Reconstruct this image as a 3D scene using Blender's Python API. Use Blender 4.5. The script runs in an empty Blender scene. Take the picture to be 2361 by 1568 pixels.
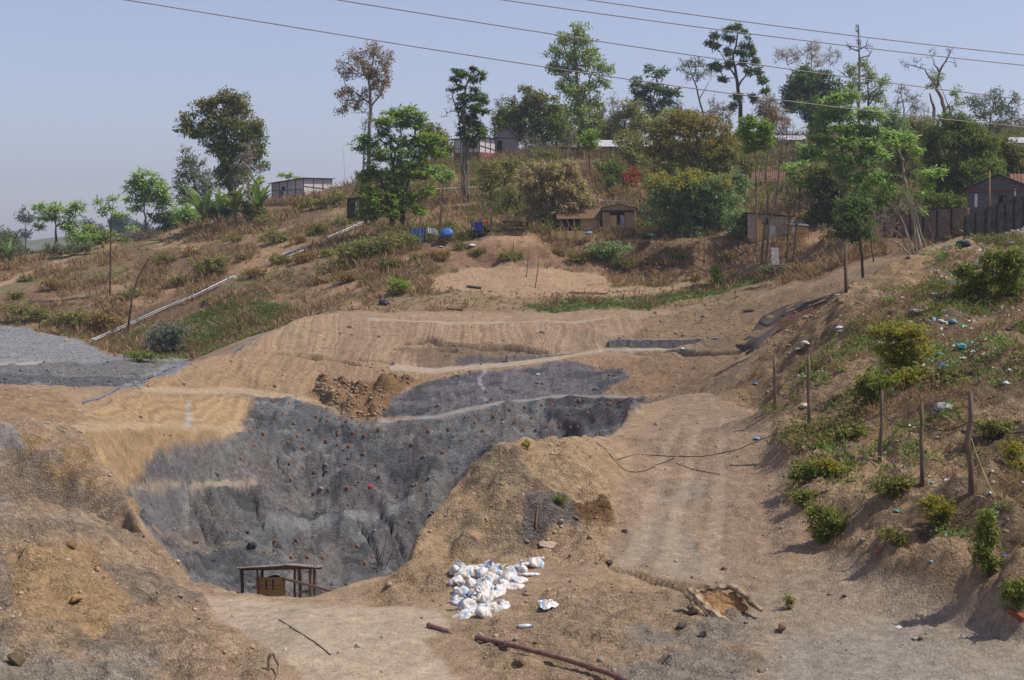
import bpy, math, random
import numpy as np
from mathutils import Vector, Matrix
from mathutils.geometry import delaunay_2d_cdt

R = math.radians
S = bpy.context.scene
COL = S.collection
rng = np.random.default_rng(7)
random.seed(7)

# ------------------------------------------------------------------ camera, sky, sun, exposure
FPX, CU, CV, HV = 3243.0, 1180.5, 784.0, 576.0        # photo measured on a 2361 x 1568 sheet
PITCH = math.atan((CV - HV) / FPX)
cam_d = bpy.data.cameras.new("camera")
cam = bpy.data.objects.new("camera", cam_d)
COL.objects.link(cam)
cam.location = (0, 0, 0)
cam.rotation_euler = (math.pi / 2 - PITCH, 0, 0)
cam_d.sensor_width = 36.0
cam_d.lens = 18.0 * FPX / (2361 / 2)
cam_d.clip_end = 12000
cam_d.clip_start = 0.1
S.camera = cam

SUN_EL, SUN_AZ = 56.0, 98.0                            # azimuth measured from +Y towards +X
HAZE = 0.0004
world = bpy.data.worlds.new("World")
S.world = world
world.use_nodes = True
wn = world.node_tree
bg = wn.nodes["Background"]
sky = wn.nodes.new("ShaderNodeTexSky")
sky.sky_type = 'NISHITA'
sky.sun_disc = False
sky.sun_elevation = R(SUN_EL)
sky.sun_rotation = R(SUN_AZ)
sky.altitude = 100
sky.air_density = 1.0
sky.dust_density = 1.0
sky.ozone_density = 7.0
tint = wn.nodes.new("ShaderNodeVectorMath")
tint.operation = 'MULTIPLY'
tint.inputs[1].default_value = (1.3, 1.03, 1.03)
wn.links.new(sky.outputs[0], tint.inputs[0])
hsv = wn.nodes.new("ShaderNodeHueSaturation")
hsv.inputs["Saturation"].default_value = .82
wn.links.new(tint.outputs[0], hsv.inputs["Color"])
wn.links.new(hsv.outputs[0], bg.inputs[0])
bg.inputs[1].default_value = 0.112
sun_d = bpy.data.lights.new("sun", 'SUN')
sun_d.energy = 3.5
sun_d.angle = R(0.6)
sun_d.color = (1.0, 0.945, 0.86)
sun = bpy.data.objects.new("sun", sun_d)
COL.objects.link(sun)
sd = Vector((math.sin(R(SUN_AZ)) * math.cos(R(SUN_EL)), math.cos(R(SUN_AZ)) * math.cos(R(SUN_EL)), math.sin(R(SUN_EL))))
sun.rotation_euler = sd.to_track_quat('Z', 'Y').to_euler()
S.view_settings.view_transform = 'Standard'
S.view_settings.look = 'None'
S.view_settings.gamma = 1
S.view_settings.exposure = 0.32
S.cycles.max_bounces = 5
S.cycles.diffuse_bounces = 2
S.cycles.transparent_max_bounces = 6
S.cycles.volume_bounces = 0

SP, CP = math.sin(PITCH), math.cos(PITCH)


def at(u, v, Y):
    """world point seen at photo pixel (u, v) at distance Y"""
    dx, dy = (u - CU) / FPX, (v - CV) / FPX
    fy = CP - dy * SP
    fz = -SP - dy * CP
    return np.array([dx * Y / fy, Y, fz * Y / fy])


def proj(x, y, z):
    f = y * CP - z * SP
    up = y * SP + z * CP
    f = np.maximum(f, 0.2)
    return CU + FPX * x / f, CV - FPX * up / f


# ------------------------------------------------------------------ noise
def hash2(i, j, s):
    h = (i * 374761393 + j * 668265263 + s * 974711) & 0x7fffffff
    h = ((h ^ (h >> 13)) * 1274126177) & 0x7fffffff
    return ((h ^ (h >> 16)) & 0xffff) / 65535.0


def vnoise(x, y, s=0):
    xi = np.floor(x).astype(np.int64)
    yi = np.floor(y).astype(np.int64)
    fx, fy = x - xi, y - yi
    fx = fx * fx * (3 - 2 * fx)
    fy = fy * fy * (3 - 2 * fy)
    a, b = hash2(xi, yi, s), hash2(xi + 1, yi, s)
    c, d = hash2(xi, yi + 1, s), hash2(xi + 1, yi + 1, s)
    return (a + (b - a) * fx) * (1 - fy) + (c + (d - c) * fx) * fy


def fbm(x, y, sc, octv=3, s=0):
    """-0.5 .. 0.5, sc = size of the largest lump in metres"""
    t, amp, tot = 0, 1.0, 0
    cx, sx = 0.8, 0.6
    x, y = x / sc, y / sc
    for k in range(octv):
        t = t + amp * vnoise(x, y, s + k * 17)
        tot += amp
        amp *= 0.5
        x, y = (x * cx - y * sx) * 2.03 + 5.3, (x * sx + y * cx) * 2.03 + 1.7
    return t / tot - 0.5


# ------------------------------------------------------------------ ground: survey lines (u, v, distance)
LINES = [
    [(-400, 1568, 18.5), (0, 1568, 18.5), (600, 1568, 18.8), (1180, 1568, 18.8), (1700, 1568, 18.8), (2361, 1568, 18.8), (2800, 1568, 18.8)],
    # spoil slope on the left
    [(-400, 1440, 19.8), (0, 1440, 19.7), (200, 1460, 20.0), (400, 1490, 20.3)],
    [(-400, 1300, 22), (0, 1300, 22), (180, 1320, 22.2), (330, 1400, 22.2), (450, 1450, 22.0), (560, 1480, 21.2)],
    [(-400, 1150, 26.5), (0, 1150, 26.5), (150, 1180, 26.3), (260, 1260, 25.6), (340, 1335, 25.0)],
    [(-400, 985, 37.5), (0, 990, 37), (100, 985, 38), (180, 990, 39), (250, 1080, 36.5), (300, 1150, 34.0), (350, 1260, 29.0), (420, 1330, 26), (470, 1370, 24.5)],
    [(470, 1370, 24.5), (560, 1368, 24.5), (700, 1376, 24.3), (860, 1383, 24.1)],
    [(860, 1383, 24.1), (900, 1350, 24.7), (940, 1300, 25.6), (980, 1200, 27.3), (1050, 1110, 28.5), (1150, 1030, 29), (1210, 1003, 29.3), (1340, 1008, 31), (1400, 1003, 35), (1470, 935, 43), (1560, 912, 46), (1650, 905, 47)],
    # working bench
    [(700, 1450, 21.3), (1100, 1450, 21.3), (1500, 1450, 21.2), (1700, 1430, 21.7)],
    [(900, 1400, 22.9), (1100, 1400, 22.6), (1300, 1400, 22.6), (1500, 1400, 22.6)],
    [(950, 1320, 25.2), (1050, 1290, 26), (1150, 1275, 26.4), (1250, 1265, 26.6), (1330, 1230, 27), (1390, 1200, 27.6)],
    # mound
    [(1100, 1200, 27.0), (1200, 1180, 27.2), (1300, 1140, 28.0), (1380, 1150, 28)],
    [(1130, 1060, 28.6), (1200, 1085, 28.2), (1280, 1050, 29.3), (1330, 1090, 28.8)],
    # haul ramp
    [(1385, 1290, 25.0), (1400, 1310, 24.6), (1480, 1335, 24.2), (1560, 1345, 24.0), (1700, 1350, 24.0), (1800, 1330, 24.3)],
    [(1375, 1295, 25.0), (1395, 1325, 24.6), (1480, 1350, 24.15), (1560, 1360, 23.85), (1700, 1366, 23.8)],
    [(1450, 1200, 27.5), (1600, 1200, 27.7), (1750, 1200, 27.5)],
    [(1450, 1100, 31), (1600, 1100, 31.5), (1750, 1080, 31.5)],
    [(1450, 1020, 35.5), (1600, 1000, 37), (1750, 980, 38)],
    # right slope
    [(1650, 905, 47), (1700, 860, 47), (1760, 800, 48), (1840, 740, 49), (1940, 690, 50), (1985, 648, 52), (2030, 628, 53), (2100, 592, 55), (2150, 568, 58), (2250, 552, 60), (2361, 547, 62), (2800, 540, 62)],
    [(1700, 910, 44.5), (1780, 945, 41.5), (1800, 880, 42), (1850, 830, 42), (1950, 760, 42), (2000, 700, 45)],
    [(2100, 700, 42), (2200, 700, 40), (2361, 680, 40), (2800, 680, 40)],
    [(1900, 900, 35), (2000, 850, 36), (2200, 850, 32.5), (2361, 850, 31.5), (2800, 850, 31)],
    [(1900, 975, 33), (2000, 955, 32.5), (2200, 960, 29), (2361, 980, 27.5), (2800, 980, 27)],
    [(2060, 1035, 30.2), (2150, 1060, 27.8), (2250, 1085, 26), (2340, 1130, 24.6), (2800, 1130, 24)],
    [(1790, 1000, 33), (1820, 1022, 31.2), (1900, 1038, 30.5), (2028, 1065, 29.5), (2127, 1118, 25.6), (2240, 1140, 23.7), (2320, 1180, 22.5), (2450, 1210, 21.8), (2800, 1210, 21.8)],
    [(1800, 1100, 29.5), (1850, 1200, 26.8), (1900, 1290, 25), (1900, 1400, 22.4)],
    [(2000, 1160, 27), (2000, 1250, 25.0), (2000, 1310, 24.0)],
    [(2100, 1200, 24.8), (2100, 1280, 23.5), (2100, 1350, 22.4)],
    [(2250, 1250, 22.7), (2250, 1330, 21.7), (2250, 1400, 20.9)],
    [(2361, 1280, 21.2), (2361, 1400, 20.2)], [(2800, 1280, 21.2), (2800, 1400, 20.2)],
    [(2200, 1450, 20.9), (2361, 1500, 19.9), (2800, 1500, 19.9)],
    # pit: inner left wall, small ledge, floor
    [(-400, 955, 42), (0, 955, 42), (200, 972, 43.5), (200, 985, 44), (300, 985, 52), (400, 985, 58), (500, 985, 63), (600, 990, 66)],
    [(-400, 890, 50), (0, 890, 50), (130, 902, 50), (190, 942, 52)],
    [(300, 1120, 47.5), (340, 1122, 51), (400, 1120, 56), (450, 1117, 58.5), (520, 1112, 61.5), (590, 1110, 63.6)],
    [(340, 1126, 50.2), (400, 1126, 54.8), (450, 1123, 57.4), (520, 1118, 60.2), (590, 1116, 62.4)],
    [(335, 1160, 47), (365, 1200, 49), (400, 1240, 54.4), (450, 1240, 56.9), (540, 1240, 60.0)],
    [(350, 1230, 44), (380, 1255, 48), (430, 1262, 53.5), (480, 1265, 55.5), (560, 1262, 57.5)],
    [(395, 1310, 42), (440, 1340, 48), (560, 1345, 54.5), (640, 1352, 54.5)],
    [(600, 1110, 64.6), (700, 1175, 64.2), (850, 1165, 64.6), (950, 1120, 65.0), (1080, 1060, 66)],
    [(610, 1135, 63.2), (700, 1200, 62.6), (850, 1190, 63.0), (950, 1150, 63.6)],
    [(570, 1262, 59.5), (620, 1262, 61.0), (720, 1285, 61.0), (800, 1310, 60.6), (880, 1345, 60.2), (960, 1330, 60.5)],
    # main berm, upper berm, crest
    [(190, 942, 53), (330, 900, 60), (430, 897, 66), (560, 905, 71), (700, 925, 70.5), (780, 960, 68.5), (880, 975, 67.5), (1000, 962, 67.5), (1150, 930, 68.5), (1300, 915, 69), (1460, 917, 66), (1560, 912, 61), (1650, 905, 57)],
    [(330, 896, 61), (430, 893, 67), (560, 899, 72.2), (700, 917, 71.8), (780, 948, 70), (880, 966, 68.8), (1000, 955, 68.6), (1150, 925, 69.5), (1300, 911, 70), (1460, 912, 67.2), (1560, 908, 62.5)],
    [(540, 817, 77.5), (640, 814, 78.5), (740, 820, 78.5), (850, 838, 77.5), (900, 848, 77), (1000, 861, 76.3), (1080, 857, 76.8), (1150, 850, 77.3), (1300, 830, 78.4), (1400, 815, 79.4), (1560, 810, 79.4), (1720, 806, 79)],
    [(640, 810, 79.5), (740, 815, 79.7), (850, 832, 78.6), (900, 841, 78.2), (1000, 850, 78), (1080, 846, 78.4), (1150, 839, 79), (1300, 820, 80), (1400, 806, 81), (1560, 802, 81), (1720, 800, 80.5)],
    [(1400, 778, 82), (1560, 775, 82.5), (1700, 772, 82)],
    [(190, 942, 53), (260, 905, 57), (350, 880, 63), (430, 842, 69), (500, 820, 74), (560, 808, 78), (600, 780, 80), (640, 755, 82), (700, 733, 83.5), (760, 720, 85.5)],
    [(760, 726, 85.5), (850, 735, 85.5), (1000, 741, 85.5), (1100, 744, 86), (1300, 741, 87.5), (1480, 736, 88.5), (1540, 750, 88)],
    [(760, 722, 87), (850, 731, 87), (1000, 736, 87), (1100, 739, 87.5), (1300, 735, 89), (1480, 730, 90)],
    [(780, 712, 90), (950, 711, 90.5), (1100, 711, 91), (1300, 714, 91.3), (1450, 711, 92), (1600, 698, 93)],
    [(1700, 720, 88), (1800, 690, 88), (1900, 645, 88)],
    # cut behind the right ridge
    [(1750, 812, 70), (1790, 790, 69), (1880, 735, 66), (1960, 690, 62)],
    [(1790, 748, 73), (1850, 712, 72), (1960, 664, 68), (2000, 645, 62)],
    # grey spoil behind the crest, lower left
    [(200, 925, 66), (300, 890, 76), (380, 860, 84), (430, 838, 90)],
    [(-400, 880, 66), (0, 880, 66), (120, 890, 66)],
    [(-400, 868, 74), (0, 868, 74), (200, 868, 76), (330, 866, 79)],
    [(-400, 835, 84), (0, 835, 84), (150, 835, 86), (300, 832, 88), (430, 833, 90)],
    [(-400, 765, 100), (0, 765, 100), (60, 762, 100), (120, 775, 99), (180, 795, 97.5), (250, 825, 93)],
    [(440, 830, 92), (500, 820, 92), (560, 805, 92), (620, 765, 95), (700, 728, 97)],
    # left hillside
    [(-400, 755, 106), (0, 755, 106), (120, 768, 105), (250, 790, 102), (300, 822, 95)],
    [(-400, 700, 113), (0, 700, 113), (100, 700, 112), (250, 705, 109), (400, 700, 105), (500, 740, 100)],
    [(-400, 655, 120), (0, 655, 120), (250, 640, 120), (400, 620, 118), (550, 650, 106), (700, 680, 99)],
    [(400, 780, 98), (470, 790, 95), (560, 730, 97), (640, 660, 102), (700, 620, 107), (850, 590, 107)],
    [(400, 560, 130), (550, 580, 118), (700, 550, 118), (840, 520, 118)],
    [(550, 510, 133), (700, 500, 130), (840, 480, 128)],
    [(-400, 640, 125), (0, 625, 126), (100, 598, 130), (200, 578, 134), (260, 556, 138), (330, 541, 140), (440, 492, 142), (540, 470, 144), (600, 457, 146), (700, 457, 145), (770, 453, 143), (800, 440, 143), (850, 430, 143), (900, 402, 147), (1000, 372, 150), (1100, 350, 152), (1300, 345, 152), (1500, 335, 155), (1700, 325, 158), (1900, 310, 160), (2100, 302, 160), (2361, 300, 158), (2800, 300, 158)],
    # field, bank, house terrace, upper hill
    [(800, 690, 95), (900, 690, 94), (1000, 668, 95), (1250, 664, 95.5), (1500, 663, 97), (1600, 656, 98), (1700, 650, 99), (1800, 625, 98), (1900, 600, 97), (1960, 590, 92)],
    [(850, 640, 100), (1000, 630, 97.5), (1150, 615, 98.5), (1250, 605, 99), (1400, 642, 101.2), (1500, 650, 100.6), (1640, 642, 101)],
    [(930, 552, 108), (1050, 552, 106), (1150, 545, 105), (1250, 547, 105), (1350, 549, 105), (1480, 552, 104), (1600, 556, 103), (1720, 565, 102), (1850, 558, 100), (1990, 556, 92)],
    [(930, 520, 114), (1100, 508, 112), (1250, 503, 111), (1400, 503, 111), (1500, 498, 112), (1750, 492, 110), (1900, 500, 105), (2100, 505, 100), (2361, 480, 95), (2800, 480, 95)],
    [(1000, 470, 120), (1150, 440, 126), (1300, 430, 126), (1450, 430, 126), (1700, 430, 125), (1900, 420, 125), (2100, 420, 122), (2361, 400, 118), (2800, 400, 118)],
    [(1000, 400, 138), (1100, 380, 140), (1300, 372, 140), (1450, 368, 140), (1600, 385, 138)],
    [(2130, 547, 92), (2250, 540, 82), (2361, 540, 74), (2800, 540, 70)],
]
WORLD_LINES = [
    [(-60, -9, -1.7), (0, -9, -1.7), (60, -9, -1.7)],
    [(-60, 1, -1.8), (0, 1, -1.8), (60, 1, -1.8)],
    [(-60, 7, -3.8), (0, 7, -3.8), (60, 7, -3.8)],
    [(-60, 13, -5.4), (0, 13, -5.45), (60, 13, -5.4)],
    # hidden sides of the pit and its floor
    [(-9.5, 31, -9.0), (-6.5, 28.5, -9.0), (-3, 27.5, -8.6), (-1.5, 28.6, -8.6), (0.2, 32, -7.4), (1.4, 36.5, -7.5), (2.3, 43, -8.5), (3.4, 49, -8.2), (4.8, 55, -7.6)],
    [(-9.5, 40, -12.5), (-8.6, 36, -12.7), (-5, 35, -13.2), (-2, 36, -12.6), (0.4, 44, -12.2), (1.6, 52, -11.0), (3.2, 59, -9.6)],
    [(-9.8, 46, -13.0), (-9.2, 52, -13.2), (-5, 56, -13.5), (-3, 54, -13.5), (-2.6, 44, -13.4), (-7, 42, -13.4)],
    # behind the hill
    [(-120, 175, -7), (-20, 175, -2), (20, 185, 4), (60, 190, 5), (140, 190, 5)],
    [(-150, 215, -9), (0, 215, -9), (150, 215, -9)],
    [(-1800, 2700, -6), (0, 2700, -6), (1800, 2700, -6)],
]


def build_points():
    P = []

    def dense(a, b):
        d = np.linalg.norm(b[:2] - a[:2])
        n = max(1, int(d / 1.3)) if a[1] < 230 else 6
        for k in range(n):
            P.append(a + (b - a) * k / n)
    for ln in LINES:
        pts = [at(*p) for p in ln]
        for a, b in zip(pts[:-1], pts[1:]):
            dense(a, b)
        P.append(pts[-1])
    for ln in WORLD_LINES:
        pts = [np.array(p, float) for p in ln]
        for a, b in zip(pts[:-1], pts[1:]):
            dense(a, b)
        P.append(pts[-1])
    return np.array(P)


YS = np.concatenate([np.arange(-8, 16, .5), np.arange(16, 30, .06), np.arange(30, 60, .1), np.arange(60, 116, .17),
                     np.arange(116, 165, .4), np.arange(165, 200, 1.5), np.geomspace(200, 2600, 60)])
AS = np.linspace(-.52, .52, 760)
NR, NC = len(YS), len(AS)
YY = np.repeat(YS[:, None], NC, 1)
XX = AS[None, :] * (YY + 10)


def grid_height():
    pts = build_points()
    # drop near-duplicates
    key = np.round(pts[:, :2] / 0.12).astype(int)
    _, idx = np.unique(key, axis=0, return_index=True)
    pts = pts[np.sort(idx)]
    res = delaunay_2d_cdt([Vector((p[0], p[1])) for p in pts], [], [], 0, 1e-6)
    vs = np.array([[v[0], v[1]] for v in res[0]])
    zs = np.array([pts[o[0], 2] for o in res[3]])
    Z = np.full((NR, NC), -6.0)
    for f in res[2]:
        a, b, c = f
        pa, pb, pc = vs[a], vs[b], vs[c]
        r0 = np.searchsorted(YS, min(pa[1], pb[1], pc[1]) - 1e-6)
        r1 = np.searchsorted(YS, max(pa[1], pb[1], pc[1]) + 1e-6)
        if r1 <= r0:
            continue
        det = (pb[1] - pc[1]) * (pa[0] - pc[0]) + (pc[0] - pb[0]) * (pa[1] - pc[1])
        if abs(det) < 1e-9:
            continue
        al = [p[0] / (y + 10) for p in (pa, pb, pc) for y in (YS[r0], YS[r1 - 1])]
        c0 = max(0, np.searchsorted(AS, min(al)) - 1)
        c1 = min(NC, np.searchsorted(AS, max(al)) + 1)
        if c1 <= c0:
            continue
        X, Y = XX[r0:r1, c0:c1], YY[r0:r1, c0:c1]
        w0 = ((pb[1] - pc[1]) * (X - pc[0]) + (pc[0] - pb[0]) * (Y - pc[1])) / det
        w1 = ((pc[1] - pa[1]) * (X - pc[0]) + (pa[0] - pc[0]) * (Y - pc[1])) / det
        w2 = 1 - w0 - w1
        m = (w0 >= -1e-6) & (w1 >= -1e-6) & (w2 >= -1e-6)
        zz = w0 * zs[a] + w1 * zs[b] + w2 * zs[c]
        Z[r0:r1, c0:c1][m] = zz[m]
    return Z


def blur(Z, n):
    for _ in range(n):
        Q = np.pad(Z, ((1, 1), (0, 0)), 'edge')
        Z = (Q[:-2] + 2 * Q[1:-1] + Q[2:]) / 4
        Q = np.pad(Z, ((0, 0), (1, 1)), 'edge')
        Z = (Q[:, :-2] + 2 * Q[:, 1:-1] + Q[:, 2:]) / 4
    return Z


Z0 = blur(grid_height(), 3)
U0, V0 = proj(XX, YY, Z0)
YC = YY * .75 + Z0 * 1.6                               # pattern coordinate that does not smear on steep faces
# wobble the zone borders so none is a clean line
UW = U0 + fbm(XX, YC, 3.0, 4, 3) * 3243 / np.maximum(YY, 15) * 1.3
VW = V0 + fbm(XX, YC, 2.5, 3, 9) * 3243 / np.maximum(YY, 15) * .5


def smooth(t):
    t = np.clip(t, 0, 1)
    return t * t * (3 - 2 * t)


def zone(poly, feather=10, y0=0, y1=400, raw=False):
    """soft 0..1 mask of a patch of ground outlined on the survey sheet"""
    P = np.array(poly, float)
    mn, mx = P.min(0) - feather, P.max(0) + feather
    M = np.zeros((NR, NC))
    UU, VV = (U0 * .8 + UW * .2, V0 * .85 + VW * .15) if raw else (UW, VW)
    sel = (UU > mn[0]) & (UU < mx[0]) & (VV > mn[1]) & (VV < mx[1]) & (YY >= y0) & (YY <= y1)
    u, v = UU[sel], VV[sel]
    if len(u) == 0:
        return M
    ins = np.zeros(len(u), bool)
    d = np.full(len(u), 1e9)
    for i in range(len(P)):
        a, b = P[i], P[(i + 1) % len(P)]
        e = b - a
        t = np.clip(((u - a[0]) * e[0] + (v - a[1]) * e[1]) / max(e @ e, 1e-9), 0, 1)
        d = np.minimum(d, np.hypot(u - a[0] - t * e[0], v - a[1] - t * e[1]))
        c = ((a[1] > v) != (b[1] > v))
        if abs(b[1] - a[1]) > 1e-9:
            ins ^= c & (u < (b[0] - a[0]) * (v - a[1]) / (b[1] - a[1]) + a[0])
    sd_ = np.where(ins, d, -d)
    M[sel] = smooth(sd_ / feather + .5)
    return M


def srgb(r, g, b):
    c = np.array([r, g, b]) / 255.0
    return np.where(c <= .04045, c / 12.92, ((c + .055) / 1.055) ** 2.4)


C = np.empty((NR, NC, 3))
ROUGH = np.full((NR, NC), .45)
STRIPE = np.zeros((NR, NC))
VEG = np.zeros((NR, NC))


def paint(m, col, rough=None, stripe=None, veg=None, mott=0.0, seed=1, sc=1.2):
    col = srgb(*col)
    col = (col * .8 + .2 * (col @ np.array([.25, .6, .15]))) * np.array([.86, .865, .835])
    k = m[..., None]
    if mott:
        n = 1 + mott * 2 * fbm(XX, YC, sc, 4, seed)
        C[:] = C * (1 - k) + k * col * n[..., None]
    else:
        C[:] = C * (1 - k) + k * col
    if rough is not None:
        ROUGH[:] = ROUGH * (1 - m) + rough * m
    if stripe is not None:
        STRIPE[:] = STRIPE * (1 - m) + stripe * m
    if veg is not None:
        VEG[:] = VEG * (1 - m) + veg * m


def spots(m, sc, thr, soft=.06, seed=30):
    return m * smooth((fbm(XX, YC, sc, 4, seed) - thr) / soft + .5)


TAN, PALE, BROWN = (163, 133, 100), (182, 158, 130), (142, 113, 84)
YEL, ORANGE = (168, 135, 91), (160, 122, 74)
GREY, DGREY, PURP = (112, 112, 114), (88, 88, 91), (116, 109, 112)
GRAVEL = (136, 136, 138)
DRY, DRYD, GRASS = (150, 118, 84), (128, 98, 70), (104, 118, 58)
ONE = np.ones((NR, NC))
paint(ONE, TAN, .45, 0, 0, .15, 5, 2.0)
# hills
hill = zone([(-900, 900), (-900, 300), (3300, 200), (3300, 560), (2300, 552), (2000, 600), (1900, 640), (1650, 700), (1300, 712), (760, 716), (600, 790), (540, 815), (430, 838), (250, 825), (120, 775), (-900, 768)], 10, 84, 400)
paint(hill, DRY, .5, 0, .8, .22, 11, 2.5)
paint(spots(hill, 5.0, .02, .3, 41), DRYD, None, None, None)
paint(spots(hill, 7.0, .07, .3, 52), (122, 112, 68))
paint(spots(hill, 4.0, .13, .2, 57), (172, 134, 96), None, None, .3)
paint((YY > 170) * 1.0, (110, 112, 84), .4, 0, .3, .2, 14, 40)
bank = zone([(950, 560), (1250, 556), (1500, 560), (1880, 566), (1900, 590), (1640, 640), (1500, 655), (1250, 600), (1000, 620)], 14, 90, 112)
paint(bank, (148, 112, 80), .9, 0, .6, .25, 61, 1.0)
paint(spots(zone([(1400, 560), (1750, 565), (1660, 640), (1420, 640)], 14, 90, 112), 2.0, -.1, .2, 63), (122, 94, 70), .9)  # dark leaf-litter soil, part of the hollow's shade put into the colour
scarp = zone([(990, 640), (1100, 610), (1260, 605), (1400, 632), (1420, 664), (1250, 672), (1000, 668)], 10, 90, 112)
paint(scarp, (172, 138, 102), .4, .2, .05, .15, 67, 1.0)
paint(zone([(960, 470), (1150, 460), (1300, 470), (1300, 520), (960, 545)], 14, 100, 130), (160, 124, 88), .3, 0, .15)
paint(zone([(1420, 400), (1480, 395), (1480, 470), (1430, 470)], 10, 108, 140), (170, 118, 76), .4, 0, .1)
paint(zone([(1760, 380), (1840, 370), (1850, 440), (1790, 440)], 12, 108, 150), (166, 122, 82), .4, 0, .1)
field = zone([(760, 716), (900, 690), (1000, 670), (1500, 666), (1700, 652), (1880, 605), (1700, 700), (1450, 714), (950, 712)], 8, 85, 104)
paint(field, (146, 121, 86), .4, 0, .3, .18, 71, 1.0)
paint(zone([(1000, 666), (1250, 664), (1500, 662), (1640, 655), (1500, 682), (1200, 684)], 6, 88, 104), (168, 136, 100), .3, 0, .1)
gr = zone([(1200, 700), (1420, 690), (1560, 672), (1700, 655), (1800, 640), (1620, 690), (1480, 712), (1250, 716)], 8, 85, 104)
paint(spots(gr, 1.6, -.12, .15, 73), GRASS, .6, 0, .9)
gl = zone([(240, 800), (420, 735), (560, 690), (660, 700), (720, 715), (640, 750), (560, 806), (430, 832), (300, 832)], 10, 84, 112)
paint(spots(gl, 3.0, -.16, .2, 75), (104, 106, 56), .5, 0, 1.0)
paint(spots(gl, 2.0, .06, .1, 76), (140, 110, 78))
path = zone([(-50, 670), (60, 630), (140, 592), (200, 582), (205, 590), (150, 602), (70, 640), (-50, 690)], 5, 100, 140)
paint(path, (172, 138, 104), .2, 0, 0)
# grey gravel, lower left
gv = zone([(-900, 756), (60, 756), (130, 772), (190, 795), (260, 826), (440, 830), (400, 865), (190, 950), (120, 893), (-900, 885)], 7, 60, 106)
paint(gv, GRAVEL, .5, 0, 0, .12, 81, .8)
paint(zone([(-900, 866), (330, 864), (190, 945), (120, 890), (-900, 888)], 6, 60, 88), (102, 102, 104), .8)
paint(zone([(-900, 842), (430, 838), (330, 864), (-900, 866)], 5, 60, 95), (124, 120, 118), .8)
paint(zone([(-900, 828), (90, 832), (160, 838), (-900, 845)], 4, 70, 100), (172, 160, 152), .2)
# upper cut faces
face2 = zone([(555, 812), (640, 755), (760, 720), (1000, 738), (1300, 738), (1500, 732), (1720, 700), (1960, 640), (1960, 700), (1750, 800), (1400, 808), (1150, 848), (1000, 858), (740, 818)], 5, 74, 104)
paint(face2, (160, 130, 98), .45, .55, 0, .12, 91, 1.5)
paint(zone([(1500, 735), (1720, 690), (1960, 640), (1960, 700), (1750, 800), (1400, 790), (1480, 760)], 10, 60, 104), (150, 120, 86), .8, .1)
paint(zone([(900, 800), (1050, 790), (1200, 800), (1300, 822), (1150, 846), (1000, 854)], 12, 74, 90), (138, 112, 86), .8, .2)
paint(zone([(1050, 826), (1170, 828), (1160, 846), (1040, 846)], 6, 72, 90), (104, 97, 92), .7)
face1 = zone([(190, 945), (350, 880), (430, 842), (540, 814), (740, 820), (900, 846), (1000, 860), (1300, 830), (1720, 806), (1660, 905), (1300, 914), (1000, 962), (880, 974), (700, 924), (560, 904), (330, 900)], 4, 52, 82)
paint(face1, (160, 128, 92), .5, .5, 0, .12, 93, 1.5)
paint(zone([(1380, 830), (1720, 806), (1660, 905), (1430, 910)], 14, 55, 82), (150, 118, 84), .6, .3)
greyband = zone([(870, 965), (880, 935), (960, 890), (1080, 862), (1290, 838), (1420, 850), (1440, 880), (1380, 912), (1150, 932), (1000, 962)], 9, 60, 80)
paint(greyband, PURP, .8, .35, 0, .18, 95, .8)
paint(spots(greyband, 1.2, .06, .1, 96), DGREY)
slump = zone([(720, 915), (750, 880), (860, 885), (960, 880), (900, 920), (880, 972), (780, 955)], 9, 60, 80)
paint(slump, ORANGE, 2.2, 0, 0, .2, 97, .6)
# lower faces: yellow soil over grey rock
low = zone([(190, 945), (330, 902), (560, 908), (700, 928), (780, 962), (880, 978), (1000, 965), (1150, 934), (1300, 918), (1480, 920), (1420, 1010), (1100, 1080), (960, 1340), (860, 1400), (480, 1380), (300, 1150), (180, 985)], 11, 40, 74)
paint(low, GREY, 1.0, .15, 0, .2, 101, 1.0)
paint(spots(low, 2.2, .04, .12, 103), PURP)
paint(spots(low, 1.3, .1, .08, 105), DGREY)
paint(spots(low, 1.0, .15, .06, 107), (136, 135, 136))
paint(spots(low, 3.0, .08, .2, 108) * .5, (142, 134, 126))
yel = zone([(180, 985), (190, 940), (330, 900), (560, 905), (600, 925), (560, 990), (470, 1010), (380, 1040), (330, 1110), (300, 1150), (250, 1070)], 30, 40, 74)
paint(yel, YEL, .35, .6, 0, .12, 111, 1.2)
paint(zone([(330, 893), (560, 897), (700, 915), (740, 930), (640, 925), (560, 909), (330, 905)], 5, 55, 74, raw=True), (172, 146, 112), .2, .1)  # ledge tops from here: brighter light on flat ground put into the colour
paint(zone([(0, 950), (200, 972), (560, 978), (560, 990), (200, 990), (0, 962)], 6, 40, 70, raw=True), (174, 146, 108), .2, 0)
paint(zone([(300, 1120), (360, 1105), (590, 1102), (590, 1120), (380, 1132), (330, 1150)], 6, 45, 68, raw=True), (152, 136, 116), .2, 0)
paint(zone([(330, 1130), (450, 1120), (440, 1240), (560, 1262), (420, 1262), (360, 1200)], 8, 44, 66), (118, 114, 114), .6)
paint(zone([(380, 1235), (560, 1245), (580, 1265), (560, 1300), (430, 1275)], 9, 44, 66), (128, 116, 106), .7)
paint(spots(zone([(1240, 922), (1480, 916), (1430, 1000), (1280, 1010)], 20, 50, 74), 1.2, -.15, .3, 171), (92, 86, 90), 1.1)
paint(spots(zone([(620, 1180), (720, 1195), (860, 1180), (950, 1150), (940, 1170), (860, 1205), (720, 1225), (630, 1215)], 16, 50, 74), .9, -.15, .3, 173), (132, 131, 132), .5)
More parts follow.
